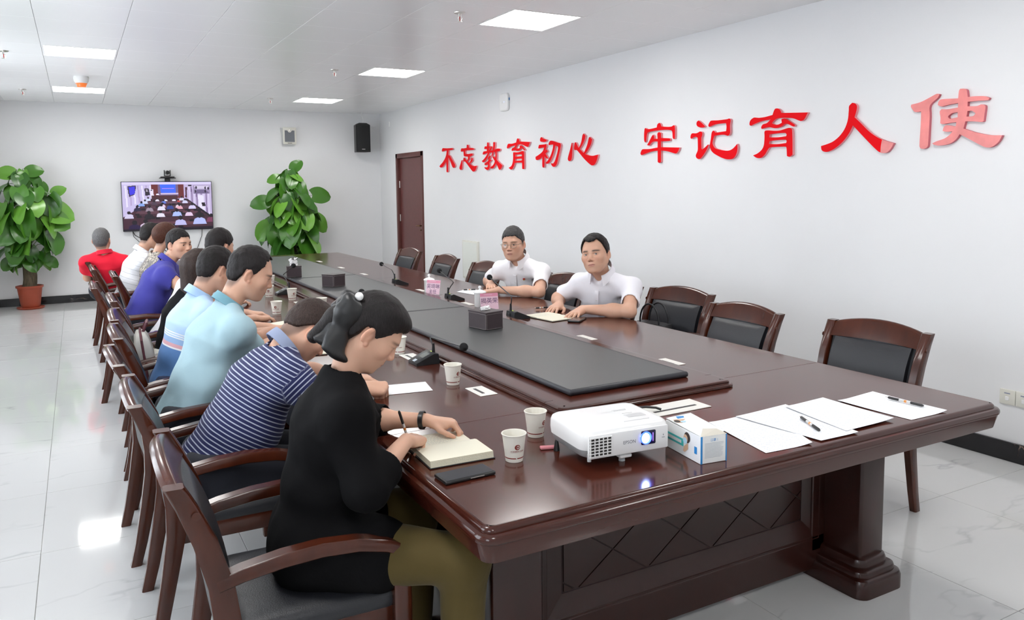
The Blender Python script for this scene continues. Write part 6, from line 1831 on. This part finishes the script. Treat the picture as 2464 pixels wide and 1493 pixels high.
    # ---------------- eyes
    if eyes:
        for y in (-1, 1):
            bm = bmesh.new(); bmesh.ops.create_uvsphere(bm, u_segments=24, v_segments=18, radius=0.0122*hs)
            ec = C + M @ (np.array([0.0728, y*0.0325, 0.0082])*hs)
            gz = nrm(M @ np.array([1.0, eyes[0], eyes[1]]))
            vs_ = np.array([v.co for v in bm.verts]); bm.verts.index_update()
            fs_ = [[v.index for v in f.verts] for f in bm.faces]; bm.free()
            dt = (vs_/np.linalg.norm(vs_, axis=1)[:, None]) @ gz
            col = np.where((dt > 0.90)[:, None], np.array([[0.012, 0.008, 0.006]]), np.array([[0.62, 0.60, 0.58]]))
            me = bpy.data.meshes.new('eye'); me.from_pydata([tuple(v + ec - base) for v in vs_], [], fs_); me.materials.append(M_eye)
            a = me.color_attributes.new('tint', 'FLOAT_COLOR', 'POINT'); c4 = np.ones((len(vs_), 4), F4); c4[:, :3] = col; a.data.foreach_set('color', c4.ravel())
            me.shade_smooth(); link('eye', me, root)
    # ---------------- hair
    hstyle, hmat, hth, hside = hair
    prims = hair_prims(C, M, hs, hstyle, hth, hside, fat)
    ex = []
    if extra_hair: ex = extra_hair(C, M, hs)
    allp = prims + ex
    lo = C - 0.15*hs; hi = C + 0.16*hs
    for p in ex:
        if p.hi[0] - p.lo[0] > 4: continue
        lo, hi = np.minimum(lo, p.lo), np.maximum(hi, p.hi)
    V, Q = sdf_mesh(allp, lo, hi, 0.004 if detail >= 1 else 0.0055)
    np_mesh('hair', V, Q, hmat, root, base)
    # ---------------- top garment
    o = 0.012 + loose
    tp = trunk(o)
    arms = []
    for i in (0, 1):
        S_, E_, W_ = (SR, SL)[i], _v(elbows[i]), _v(wrists[i]); ra = (0.040 if fem else 0.046)*b + loose
        if sleeve <= 1.0:
            e = S_ + (E_ - S_)*sleeve
            tp += [Cone(S_ - up*0.012, e + (e - S_)*0.2, ra*1.14, ra*1.24 + 0.006, 0.06)]
            tp += [Half(e, E_ - S_, 0.003, 'i')] if False else []
            arms.append((S_, E_, e, ra))
        else:
            e = E_ + (W_ - E_)*(sleeve - 1.0)
            tp += [Cone(S_ - up*0.012, E_, ra*1.14, ra*1.18 + loose*0.5, 0.06), Cone(E_, e, ra*1.20 + loose*0.6, ra*1.05 + loose*1.3, 0.03)]
            arms.append((E_, W_, e, ra))
    if tunic:
        for i, hp_ in ((0, hipr), (1, hipl)):
            tp.append(Cone(hp_, hp_ + (K_[i] - hp_)*tunic, 0.105*b + o, 0.092*b + o, 0.05))
    # cut sleeve ends, hem and neck opening
    def cuff(S_, E_, e, ra):
        ax = nrm(E_ - S_); L_ = np.linalg.norm(E_ - S_)
        def f(X, Y, Z):
            t = (X - e[0])*ax[0] + (Y - e[1])*ax[1] + (Z - e[2])*ax[2]
            vx, vy, vz = X - e[0] - t*ax[0], Y - e[1] - t*ax[1], Z - e[2] - t*ax[2]
            r = np.sqrt(vx*vx + vy*vy + vz*vz)
            return np.where(r < ra*2.6, -t, 0.2 + 0*t)       # negative beyond the cuff, close to the arm
        return f
    for (S_, E_, e, ra) in arms:
        q = e + nrm(E_ - S_)*0.10
        tp.append(Fn(cuff(S_, E_, e, ra), 0.012, 's', np.minimum(e, q) - 0.16, np.maximum(e, q) + 0.16))
        if gap:
            ax = nrm(E_ - S_)
            tp.append(Cone(e - ax*0.02, e + ax*0.05, (ra*1.04 if sleeve <= 1 else ra*0.85 + loose), ra*1.08 if sleeve <= 1 else ra*0.9 + loose, 0.008, 's'))
    tp.append(Cone(N0 - up*0.015, N0 + up*0.20, 0.050*hs if fem else 0.056 + 0.02*fat, 0.075, 0.010, 's'))
    if isinstance(collar, dict) and collar.get('v'):
        tp.append(Cone(N0 + up*0.02 + sf*0.04, N0 - up*0.060 + sf*0.12, 0.036, 0.008, 0.008, 's'))
    if collar == 'vneck':
        tp.append(Cone(N0 + up*0.03 + sf*0.03, N0 - up*0.085 + sf*0.13, 0.052, 0.012, 0.01, 's'))
    tp.append(Fn(lambda X, Y, Z: (P0[2] - 0.045 - hem - Z) + 0.004*np.sin(30*X + 22*Y), 0.006, 'i'))
    tp.append(Fn(lambda X, Y, Z: 0.0048*wob((X, Y, Z), 26, len(label)) + 0.0030*wob((X, Y, Z), 55, len(label) + 2.0), 0.01, 'n'))
    allpts = np.array([P0, N0, SR, SL] + [a[2] for a in arms] + [_v(e) for e in elbows])
    hs_ = 0.0065 if detail >= 1 else 0.009
    V, Q = sdf_mesh(tp, allpts.min(0) - 0.21, allpts.max(0) + 0.12, hs_)
    # run: distance down the body, or along the sleeve
    run = (V - N0) @ (-up)
    for i in (0, 1):
        S_, E_ = (SR, SL)[i], _v(elbows[i]); ax = nrm(E_ - S_)
        t = (V - S_) @ ax; r = np.linalg.norm(V - S_ - np.outer(t, ax), axis=1)
        out = ((V - S_) @ slat)*(-1 if i == 0 else 1)
        m = (t > 0.015) & (r < 0.085) & (out > -0.01 - 0.3*np.maximum(0, 0.05 - t))
        run = np.where(m, t + 0.30*0 + 0.05, run)
    tm = top if not callable(top) else top()
    shirt = np_mesh('top', V, Q, tm, root, base, attrs={'run': run})
    # ---------------- legs
    lp = legs_(0.014) + [Half(P0 + np.array([0, 0, 0.085]), (0, 0, 1), 0.02)]
    if skirt:
        lp = [Cone(hipr, K_[0], 0.115*b, 0.105*b, 0.06), Cone(hipl, K_[1], 0.115*b, 0.105*b, 0.06), Cone((hipr + hipl)/2, (K_[0] + K_[1])/2, 0.12, 0.12, 0.06), Cone(K_[0], K_[0] - np.array([0, 0, 0.28]), 0.10, 0.12, 0.05), Cone(K_[1], K_[1] - np.array([0, 0, 0.28]), 0.10, 0.12, 0.05)]
    lp.append(Fn(lambda X, Y, Z: 0.004*wob((X, Y, Z), 24, 3.0), 0.01, 'n'))
    pts = np.array([hipr, hipl] + K_ + A_)
    V, Q = sdf_mesh(lp, pts.min(0) - 0.16, pts.max(0) + 0.16, 0.010 if detail >= 2 else 0.014)
    np_mesh('trousers' if not skirt else 'skirt', V, Q, legs, root, base)
    # shoes
    for i in (0, 1):
        a = A_[i]; f2 = fw
        sh = [Cone(a - np.array([0, 0, 0.035]) - f2*0.03, a - np.array([0, 0, 0.05]) + f2*0.13, 0.040, 0.034, 0.02, 'u', (np.cross((0, 0, 1), f2), 1.15)), Cone(a, a - np.array([0, 0, 0.04]), 0.042, 0.042, 0.02), Half((0, 0, 0.003), (0, 0, -1), 0.003)]
        V, Q = sdf_mesh(sh, np.array([a[0], a[1], 0.0]) - 0.22, np.array([a[0], a[1], 0.12]) + 0.22, 0.011)
        np_mesh('shoe', V, Q, M_shoe, root, base)
    # ---------------- collar
    if isinstance(collar, dict):
        ax = nrm(nrm(C - N0 - M[:, 0]*0.03*hs)*0.6 + up*0.4); f_ = nrm(sf - ax*(sf @ ax)); l_ = np.cross(ax, f_)
        r0 = collar.get('r', 0.066) + 0.02*fat; hh = collar.get('h', 0.034); fall = collar.get('fall', 0.040); op = R(collar.get('open', 26))
        oc = N0 - up*collar.get('drop', 0.012)
        n = 40; rs = []
        for k in range(n + 1):
            th = op + (2*PI - 2*op)*k/n
            pt = max(0.0, 1 - min(k, n - k)/5.0)
            dirv = f_*math.cos(th) + l_*math.sin(th)
            tilt = -0.018*math.cos(th)*collar.get('tilt', 1.0)
            P = lambda r, z: oc + dirv*r + ax*(z + tilt) - base
            rs.append([P(r0 - 0.004, -0.012), P(r0 - 0.001, hh*0.6), P(r0 + 0.001, hh), P(r0 + 0.005, hh + 0.002), P(r0 + 0.010, hh*0.7), P(r0 + 0.019 + 0.012*pt, hh - fall - 0.018*pt), P(r0 + 0.015 + 0.012*pt, hh - fall - 0.018*pt - 0.002), P(r0 + 0.005, hh*0.35)])
        MB().rings([[Vector(p) for p in r] for r in rs]).build('collar', collar['mat'], root, smooth=60)
    return dict(root=root, base=base, trunk=tp, P0=P0, N0=N0, up=up, sf=sf, slat=slat, C=C, M=M, hs=hs, hand=hand_g, wrists=[_v(w) for w in wrists], elbows=[_v(e) for e in elbows])
def surf(pd, p, d, far=0.35):
    """walk from inside point p along d to the outside of the garment"""
    p, d = _v(p), nrm(d); ts = np.linspace(0, far, 141)
    f = eval_pts(pd['trunk'], p + np.outer(ts, d))
    k = np.argmax(f > 0)
    return p + d*ts[max(k, 1)]
M_shoe = mat('black_shoe', (0.012, 0.011, 0.011), 0.35)
# ------------------------------------------------------------------ who sits where
H_blk = hair_mat('black_hair', (0.010, 0.008, 0.008))
H_dk = hair_mat('dark_brown_hair', (0.022, 0.014, 0.012), (0.055, 0.034, 0.028))
H_brown = hair_mat('reddish_brown_hair', (0.050, 0.018, 0.012), (0.12, 0.045, 0.028))
H_grey = hair_mat('grey_hair', (0.075, 0.072, 0.072), (0.17, 0.165, 0.165))
H_salt = hair_mat('greying_hair', (0.028, 0.027, 0.027), (0.09, 0.088, 0.088))
W_ = (0.80, 0.80, 0.82)
C_white = cloth('white_cotton', (0.87, 0.855, 0.875), 0.7)
C_white2 = cloth('white_cotton_cool', (0.84, 0.83, 0.88), 0.7)
C_thin = cloth('white_thin_stripe', (0.78, 0.78, 0.81), 0.7, (0.046, [(0.0, 0.055, (0.30, 0.30, 0.34))]))
C_red = cloth('red_pique', (0.66, 0.008, 0.030), 0.8)
C_blue = cloth('royal_blue_pique', (0.052, 0.050, 0.300), 0.8)
C_black = cloth('black_chiffon', (0.004, 0.004, 0.0045), 0.8, None, 0.25, 0.08, 0.0)
C_blackk = cloth('black_knit', (0.007, 0.007, 0.008), 0.9, None, 0.25, 0.1, 0.0)
C_teal = cloth('pale_teal_cotton', (0.36, 0.52, 0.58), 0.75)
C_tealc = cloth('teal_collar', (0.16, 0.33, 0.40), 0.75)
C_navy = cloth('navy_stripe', (0.018, 0.022, 0.085), 0.7, (0.0155, [(0.0, 0.26, (0.42, 0.45, 0.56))]))
C_navyc = cloth('grey_blue_collar', (0.24, 0.28, 0.40), 0.75)
C_lb = cloth('light_blue_banded', (0.42, 0.58, 0.80), 0.7, (0, [(0.232, 0.262, (0.30, 0.45, 0.70)), (0.205, 0.2105, W_), (0.2165, 0.222, W_), (0.228, 0.2335, W_), (0.262, 0.280, (0.70, 0.38, 0.42)), (0.280, 0.288, W_), (0.288, 2.0, (0.105, 0.225, 0.48))]))
C_lbc = cloth('light_blue_collar', (0.38, 0.55, 0.78), 0.75)
C_redc = cloth('red_collar', (0.60, 0.010, 0.035), 0.8, None)
C_trn = cloth('dark_trousers', (0.018, 0.020, 0.028), 0.8)
C_trn2 = cloth('navy_trousers', (0.020, 0.030, 0.075), 0.8)
C_olive = cloth('olive_trousers', (0.075, 0.052, 0.012), 0.75)
def print_mat(name, a, b, c, scale):
    m = mat(name, a, 0.7); nt = m.node_tree; p = nt.nodes['Principled BSDF']
    tc = nd(nt, 'ShaderNodeTexCoord'); n = nd(nt, 'ShaderNodeTexNoise'); n.inputs['Scale'].default_value = scale; n.inputs['Detail'].default_value = 2
    v = nd(nt, 'ShaderNodeTexVoronoi'); v.inputs['Scale'].default_value = scale*2.2; v.feature = 'DISTANCE_TO_EDGE'
    nt.links.new(tc.outputs['Object'], n.inputs['Vector'])
    mv = nd(nt, 'ShaderNodeMix', data_type='VECTOR'); mv.inputs['Factor'].default_value = 0.12
    nt.links.new(tc.outputs['Object'], mv.inputs['A']); nt.links.new(n.outputs['Color'], mv.inputs['B']); nt.links.new(mv.outputs['Result'], v.inputs['Vector'])
    r = nd(nt, 'ShaderNodeValToRGB'); e = r.color_ramp.elements; e[0].position = 0.03; e[0].color = (*c, 1); e[1].position = 0.14; e[1].color = (*a, 1)
    nt.links.new(v.outputs['Distance'], r.inputs['Fac'])
    r2 = nd(nt, 'ShaderNodeValToRGB'); r2.color_ramp.elements[0].position = 0.52; r2.color_ramp.elements[1].position = 0.60
    nt.links.new(n.outputs['Fac'], r2.inputs['Fac'])
    mx = nd(nt, 'ShaderNodeMix', data_type='RGBA'); mx.inputs['B'].default_value = (*b, 1)
    nt.links.new(r2.outputs['Color'], mx.inputs['Factor']); nt.links.new(r.outputs['Color'], mx.inputs['A']); nt.links.new(mx.outputs['Result'], p.inputs['Base Color'])
    return m
C_snake = print_mat('snakeskin_print', (0.50, 0.44, 0.37), (0.20, 0.18, 0.17), (0.05, 0.045, 0.045), 16)
C_flor = print_mat('cream_floral_print', (0.62, 0.55, 0.36), (0.60, 0.52, 0.30), (0.20, 0.13, 0.07), 22)

def seat(label, x, y, C, N, hrot, top, hair, face=0.0, arm=None, hands=('rest', 'rest'), legs=None, **kw):
    """someone on the window side facing the table; arm overrides (elbow r, elbow l, wrist r, wrist l)"""
    sw = kw.pop('sw', 0.160 if kw.get('fem') else 0.180)
    yaw = R(kw.pop('turn', face))
    lat = np.array([-math.sin(yaw), math.cos(yaw), 0]); fwd = np.array([math.cos(yaw), math.sin(yaw), 0])
    N = _v(N) + np.array([0, 0, 0.022]); dz = kw.pop('sdrop', 0.090)
    SR, SL = N - lat*sw - np.array([0, 0, dz]) + fwd*0.0, N + lat*sw - np.array([0, 0, dz])
    if arm is None:
        arm = ((-0.13, y - 0.27, 0.805), (-0.13, y + 0.27, 0.805), (0.09, y - 0.12, 0.800), (0.09, y + 0.12, 0.800))
    eR, eL, wR, wL = arm
    hd = kw.pop('hdirs', None) or (((1, 0.35, -0.10), (0, 0, 1)), ((1, -0.35, -0.10), (0, 0, 1)))
    hz = tuple((hd[i][0], hd[i][1], hands[i]) for i in (0, 1))
    kn = kw.pop('knees', None)
    if kn is None: kn = ((x + 0.43, y - 0.13, 0.50), (x + 0.43, y + 0.13, 0.50))
    return person(label, (x, y, kw.pop('pz_', 0.555)), face, N, C, hrot, (SR, SL), (eR, eL), (wR, wL), hz, kn, top, legs or C_trn, hair, **kw)

# woman writing at the near end
def tail_hair(C, M, s):
    g = lambda x, y, z: C + M @ (np.array([x, y, z])*s)
    return [Cone(g(-0.06, 0, 0.02), g(-0.118, 0, -0.030), 0.060*s, 0.034*s, 0.03), Cone(g(-0.118, 0, -0.03), g(-0.132, 0.0, -0.120), 0.034*s, 0.022*s, 0.02),
            Ell(g(0.012, 0, 0.094), [0.075*s, 0.070*s, 0.028*s], M, 0.03)]
w1 = seat('woman in a black blouse with a black bow in her hair, writing in a notebook', -0.275, 0.62, (-0.080, 0.612, 1.152), (-0.172, 0.600, 1.030), (-16, 42, 0), C_black, ('woman', H_blk, 0.011, 0.006),
          face=-14, fem=True, detail=2, sleeve=1.42, loose=0.006, collar='vneck', legs=C_olive, extra_hair=tail_hair, hem=0.16, tunic=0.42,
          arm=((-0.190, 0.355, 0.775), (-0.035, 0.905, 0.800), (-0.005, 0.530, 0.828), (0.150, 0.742, 0.812)), hands=('pen', 'curl'),
          hdirs=(((0.70, 0.68, -0.22), (-0.18, -0.35, 1)), ((0.88, -0.52, -0.10), (0, 0.1, 1))), knees=((0.06, 0.27, 0.550), (0.08, 0.68, 0.540)), build=0.98, sw=0.158)
M_satin = mat('black_satin', (0.008, 0.008, 0.009), 0.42)
def hair_bow(pd):
    C, M, s, base = pd['C'], pd['M'], pd['hs'], pd['base']
    g = lambda x, y, z: C + M @ (np.array([x, y, z])*s)
    dn = np.array([0, 0, -1.0])
    pr = []
    for y in (-1, 1):
        pr += [Ell(g(-0.100, y*0.052, 0.010), [0.046, 0.026, 0.050], M, 0.010), Ell(g(-0.120, y*0.040, 0.042), [0.030, 0.034, 0.022], M, 0.008),
               Cone(g(-0.112, y*0.040, -0.010), g(-0.118, y*0.062, -0.020) + dn*0.095 + np.array([-0.02, 0, 0]), 0.013, 0.017, 0.010, 'u', (M[:, 0], 2.6)),
               Cone(g(-0.120, y*0.020, -0.010), g(-0.130, y*0.026, -0.020) + dn*0.080 + np.array([-0.04, 0, 0]), 0.011, 0.014, 0.008, 'u', (M[:, 0], 2.2))]
    pr += [Ell(g(-0.132, 0, 0.022), [0.020, 0.024, 0.022], M, 0.008), Fn(lambda X, Y, Z: 0.0035*wob((X, Y, Z), 95, 1.0) + 0.003*wob((X, Y, Z), 48, 2.0), 0.01, 'n')]
    V, Q = sdf_mesh(pr, C - 0.28, C + 0.25, 0.0055)
    bow = np_mesh('hair_bow', V, Q, M_satin, pd['root'], base)
    bm = MB(); b2 = bmesh.new(); bmesh.ops.create_uvsphere(b2, u_segments=16, v_segments=10, radius=0.013)
    c = Vector(g(-0.112, -0.048, 0.072) - base); b2.verts.index_update()
    bm.add([v.co + c for v in b2.verts], [[v.index for v in f.verts] for f in b2.faces]); b2.free()
    bm.build('pearl', M_pcl, bow, smooth=80)
hair_bow(w1)
# her watch band, pen
def ring_on(pd, i, r, t, wdt, name, m_):
    E_, Wr = pd['elbows'][i], pd['wrists'][i]; d = Vector(nrm(Wr - E_)); c = Vector(E_ + (Wr - E_)*t - pd['base'])
    rot = d.to_track_quat('Z', 'Y').to_matrix()
    MB().lathe([(r, -wdt/2), (r + 0.0035, -wdt/2 + 0.002), (r + 0.0035, wdt/2 - 0.002), (r, wdt/2), (r - 0.002, 0)], 24, c, M=rot).build(name, m_, pd['root'])
ring_on(w1, 1, 0.0275, 0.94, 0.017, 'watch_band', M_blk)
gR = w1['hand'][0]
pa, pb = gR(0.118, 0.030, -0.048), gR(0.020, 0.062, 0.085)
pn = pen(tuple(pa), tuple(pb), 'clear pen held in the writing woman\'s hand', r_=0.0045)

seat('man in a navy polo with thin pale stripes, bent over his writing', -0.430, 1.44, (-0.060, 1.45, 1.025), (-0.160, 1.43, 0.955), (4, 52, 0), C_navy, ('fade', H_dk, 0.008, 0.002), face=-4, detail=1, fat=0.05, build=1.08, collar=dict(mat=C_navyc, h=0.030, drop=0.006), sleeve=0.75,
     arm=((-0.090, 1.20, 0.800), (-0.05, 1.72, 0.800), (0.100, 1.30, 0.808), (0.11, 1.53, 0.800)), hands=('fist', 'rest'), hdirs=(((0.95, -0.25, -0.12), (-0.1, -0.5, 1)), ((0.9, -0.4, -0.1), (0, 0, 1))), sdrop=0.075)
seat('man in a pale teal polo looking down at his hands', -0.455, 2.17, (-0.140, 2.165, 1.192), (-0.245, 2.16, 1.040), (-8, 24, 0), C_teal, ('balding', H_blk, 0.012, 0.004), face=4, detail=1, build=1.04, collar=dict(mat=C_tealc, fall=0.036), sleeve=0.70, hem=0.06,
     arm=((-0.120, 2.16, 0.800), (-0.05, 2.52, 0.805), (0.075, 2.42, 0.840), (0.12, 2.56, 0.850)), hands=('rest', 'curl'), hdirs=(((0.62, 0.76, 0.10), (-0.3, -0.2, 1)), ((0.7, 0.6, 0.1), (-0.3, -0.4, 0.9))))
seat('man in a light blue polo banded white and pink across the back', -0.430, 2.83, (-0.195, 2.84, 1.155), (-0.290, 2.82, 1.010), (22, 22, 0), C_lb, ('short', H_blk, 0.010, 0.004), face=6, detail=1, build=1.02, collar=dict(mat=C_lbc), legs=C_trn2, arm=((-0.17, 2.65, 0.805), (-0.13, 3.06, 0.805), (0.06, 2.79, 0.802), (0.09, 2.93, 0.800)))
def long_hair(C, M, s):
    g = lambda x, y, z: C + M @ (np.array([x, y, z])*s)
    dn = np.array([0, 0, -1.0])
    P = [Cone(g(-0.045, 0, 0.015), g(-0.070, 0, 0.0) + dn*0.165, 0.085*s, 0.062*s, 0.03, 'u', (M[:, 1], 1.12))]
    for y in (-1, 1): P.append(Cone(g(-0.010, y*0.062, 0.01), g(-0.025, y*0.078, 0.0) + dn*0.155, 0.036*s, 0.028*s, 0.03))
    P.append(Fn(lambda X, Y, Z: 0.003*wob((X, Y, Z*0.25), 110, 2.0), 0.01, 'n'))
    return P
seat('woman with shoulder length dark hair, black top and cream floral skirt', -0.375, 3.44, (-0.205, 3.45, 1.105), (-0.270, 3.44, 0.955), (32, 12, 0), C_blackk, ('woman', H_dk, 0.014, 0.010), face=10, fem=True, detail=1, legs=C_flor, skirt=True, extra_hair=long_hair, sleeve=0.5)
seat('dark haired person in a white top, mostly hidden behind the long haired woman', -0.330, 4.28, (0.040, 4.25, 1.185), (-0.050, 4.26, 1.030), (35, 15, 0), C_white2, ('short', H_blk, 0.014, 0.006), face=0, detail=0, hands=('rest', None))
bl = seat('man in a royal blue polo turning to look over his shoulder', -0.465, 5.16, (-0.135, 5.16, 1.155), (-0.225, 5.15, 1.010), (-52, 4, 0), C_blue, ('short', H_blk, 0.012, 0.004), face=-4, turn=-12, detail=2, fat=0.03, build=1.06, collar=dict(mat=C_blue), eyes=(-0.25, 0.0), hem=0.02, hands=('rest', 'rest'),
     arm=((-0.13, 4.90, 0.805), (-0.05, 5.42, 0.800), (0.08, 5.10, 0.805), (0.06, 5.25, 0.92)))
def updo(C, M, s):
    g = lambda x, y, z: C + M @ (np.array([x, y, z])*s)
    return [Ell(g(-0.075, 0, 0.025), [0.060*s, 0.066*s, 0.066*s], M, 0.03)]
sn = seat('woman in a snakeskin print top with brown hair pinned up', -0.310, 6.00, (-0.150, 6.00, 1.180), (-0.235, 5.99, 1.025), (18, 8, 0), C_snake, ('woman', H_brown, 0.016, 0.010), face=4, fem=True, detail=0, extra_hair=updo, hands=('rest', None), sleeve=0.8)
for q in (-1,):
    g_ = sn['C'] + sn['M'] @ (np.array([-0.003, q*0.088, -0.042])*sn['hs']) - sn['base']
    b2 = bmesh.new(); bmesh.ops.create_uvsphere(b2, u_segments=10, v_segments=8, radius=0.007); b2.verts.index_update()
    MB().add([v.co + Vector(g_) for v in b2.verts], [[v.index for v in f.verts] for f in b2.faces]).build('earring', M_pcl, sn['root'], smooth=80); b2.free()
seat('man in a white shirt with thin grey lines, leaning on the table', -0.455, 6.75, (-0.215, 6.76, 1.148), (-0.310, 6.74, 0.995), (14, 16, 0), C_thin, ('short', H_blk, 0.012, 0.004), face=2, detail=0, build=1.05, collar=dict(mat=C_thin), hands=('rest', None))
seat('grey haired man in a red polo with his back turned', -0.575, 7.66, (-0.632, 7.56, 1.085), (-0.612, 7.52, 0.940), (74, -2, 0), C_red, ('short', H_grey, 0.010, 0.004), face=62, turn=78, detail=1, fat=0.02, build=1.05, collar=dict(mat=C_redc), pz_=0.55,
     arm=((-0.40, 7.72, 0.70), (-0.78, 7.72, 0.69), (-0.36, 7.95, 0.70), (-0.66, 7.96, 0.66)), hands=(None, None), knees=((-0.25, 7.86, 0.50), (-0.42, 8.02, 0.50)))

# the two men across the table
m1 = person('man with glasses and a red lapel badge in a white short sleeved shirt', (2.48, 4.02, 0.555), 205, (2.195, 3.715, 1.025), (2.120, 3.668, 1.143), (223, 2, 3), ((2.140, 3.915, 0.935), (2.305, 3.545, 0.940)),
            ((2.20, 4.26, 0.800), (2.165, 3.345, 0.805)), ((2.085, 3.99, 0.803), (1.985, 3.665, 0.800)), (((-0.45, -0.88, 0.0), (0, 0, 1), 'rest'), ((-0.93, 0.33, -0.10), (0, 0, 1), 'rest')), ((2.10, 4.10, 0.50), (2.08, 3.80, 0.50)),
            C_white, C_trn, ('short', H_salt, 0.016, 0.004), detail=2, fat=0.03, build=1.0, size=1.05, eyes=(0.10, 0.02), collar=dict(mat=C_white, open=26, r=0.070, h=0.036, fall=0.050, drop=-0.012, v=1), sleeve=0.74, loose=0.0, brow=(0.16, 0.10, 0.07))
m2 = person('man with dark receding hair in a white short sleeved shirt, hands on a notebook', (2.46, 2.86, 0.555), 203, (2.180, 2.575, 1.022), (2.100, 2.530, 1.143), (216, -3, 8), ((2.140, 2.775, 0.930), (2.300, 2.410, 0.934)),
            ((2.130, 3.040, 0.800), (2.170, 2.255, 0.803)), ((1.985, 2.785, 0.800), (1.985, 2.515, 0.800)), (((-0.80, -0.58, -0.12), (0, 0, 1), 'flat'), ((-0.86, -0.50, -0.13), (0, 0, 1), 'flat')), ((2.08, 2.95, 0.50), (2.06, 2.62, 0.50)),
            C_white2, C_trn, ('receding', H_blk, 0.014, 0.007), detail=2, fat=0.08, build=1.03, size=1.05, eyes=(0.25, 0.10), collar=dict(mat=C_white2, open=28, r=0.072, h=0.036, fall=0.050, drop=-0.012, v=1), sleeve=0.72, loose=0.0, brow=(0.035, 0.024, 0.020), lip=(0.50, 0.20, 0.17))
# shirt fronts: button strip, buttons, pocket, badge, glasses
def shirt_front(pd, m_, shift=0.0):
    N0, up, sf, sl, base = pd['N0'], pd['up'], pd['sf'], pd['slat'], pd['base']
    rows = []
    for k in range(12):
        c = N0 - up*(0.060 + 0.024*k)
        a = [surf(pd, c + sl*o - sf*0.0, sf) + sf*e - base for o, e in ((-0.016, 0.001), (-0.0150, 0.0042), (0.0150, 0.0042), (0.016, 0.001))]
        rows.append([Vector(p) for p in a])
    MB().rings(rows, False, False, False).build('button_strip', m_, pd['root'], smooth=50)
    for k in range(1, 4):
        c = surf(pd, N0 - up*(0.075 + 0.075*k), sf) + sf*0.005 - base
        rot = Vector(sf).to_track_quat('Z', 'Y').to_matrix()
        MB().lathe([(0.0, -0.001), (0.0055, -0.001), (0.0055, 0.0012), (0.0, 0.0016)], 12, Vector(c), M=rot).build('button', M_pcl, pd['root'])
shirt_front(m1, C_white); shirt_front(m2, C_white2)
def chest_patch(pd, o, d, w, h, name, m_, lift=0.003):
    N0, up, sf, sl, base = pd['N0'], pd['up'], pd['sf'], pd['slat'], pd['base']
    n = 5; rows = []
    for i in range(n + 1):
        row = []
        for j in range(n + 1):
            c = N0 - up*(d + h*i/n) + sl*(o + w*(j/n - 0.5))
            row.append(Vector(surf(pd, c, sf) + sf*lift - base))
        rows.append(row)
    MB().rings(rows, False, False, False).build(name, m_, pd['root'], smooth=60)
chest_patch(m1, 0.085, 0.150, 0.10, 0.11, 'breast_pocket', C_white)
chest_patch(m1, 0.082, 0.118, 0.020, 0.012, 'lapel_badge', mat('badge_red', (0.62, 0.02, 0.02), 0.35), 0.006)
chest_patch(m1, 0.082, 0.130, 0.016, 0.012, 'badge_ribbon', mat('badge_gold', (0.75, 0.50, 0.16), 0.35), 0.006)
chest_patch(m2, 0.085, 0.150, 0.10, 0.11, 'breast_pocket', C_white2)
def glasses(pd):
    C, M, s, base = pd['C'], pd['M'], pd['hs'], pd['base']
    g = lambda x, y, z: Vector(C + M @ (np.array([x, y, z])*s) - base)
    M_rim = mat('glasses_rim', (0.42, 0.32, 0.24), 0.3, metal=0.8)
    m_ = MB()
    for y in (-1, 1):
        m_.tube([g(0.099 - 0.010*abs(math.cos(a) + 0.0)*(1 if math.cos(a) > 0 else 0.2), y*(0.034 + 0.025*math.cos(a)), 0.004 + 0.0165*math.sin(a)) for a in [2*PI*k/24 for k in range(25)]], 0.0016, 6, cap=False)
        m_.tube([g(0.090, y*0.059, 0.010), g(0.070, y*0.074, 0.012), g(0.000, y*0.083, 0.014), g(-0.022, y*0.082, 0.006)], 0.0017, 6)
    m_.tube([g(0.100, -0.010, 0.008), g(0.104, 0.0, 0.011), g(0.100, 0.010, 0.008)], 0.0016, 6)
    fr = m_.build('glasses', M_rim, pd['root'])
    for y in (-1, 1):
        ring = [g(0.0985 - 0.010*abs(math.cos(a))*(1 if math.cos(a) > 0 else 0.2), y*(0.034 + 0.024*math.cos(a)), 0.004 + 0.0158*math.sin(a)) for a in [2*PI*k/24 for k in range(24)]]
        MB().add(ring, [tuple(range(24))]).build('lens', M_glass, fr, smooth=0)
glasses(m1)
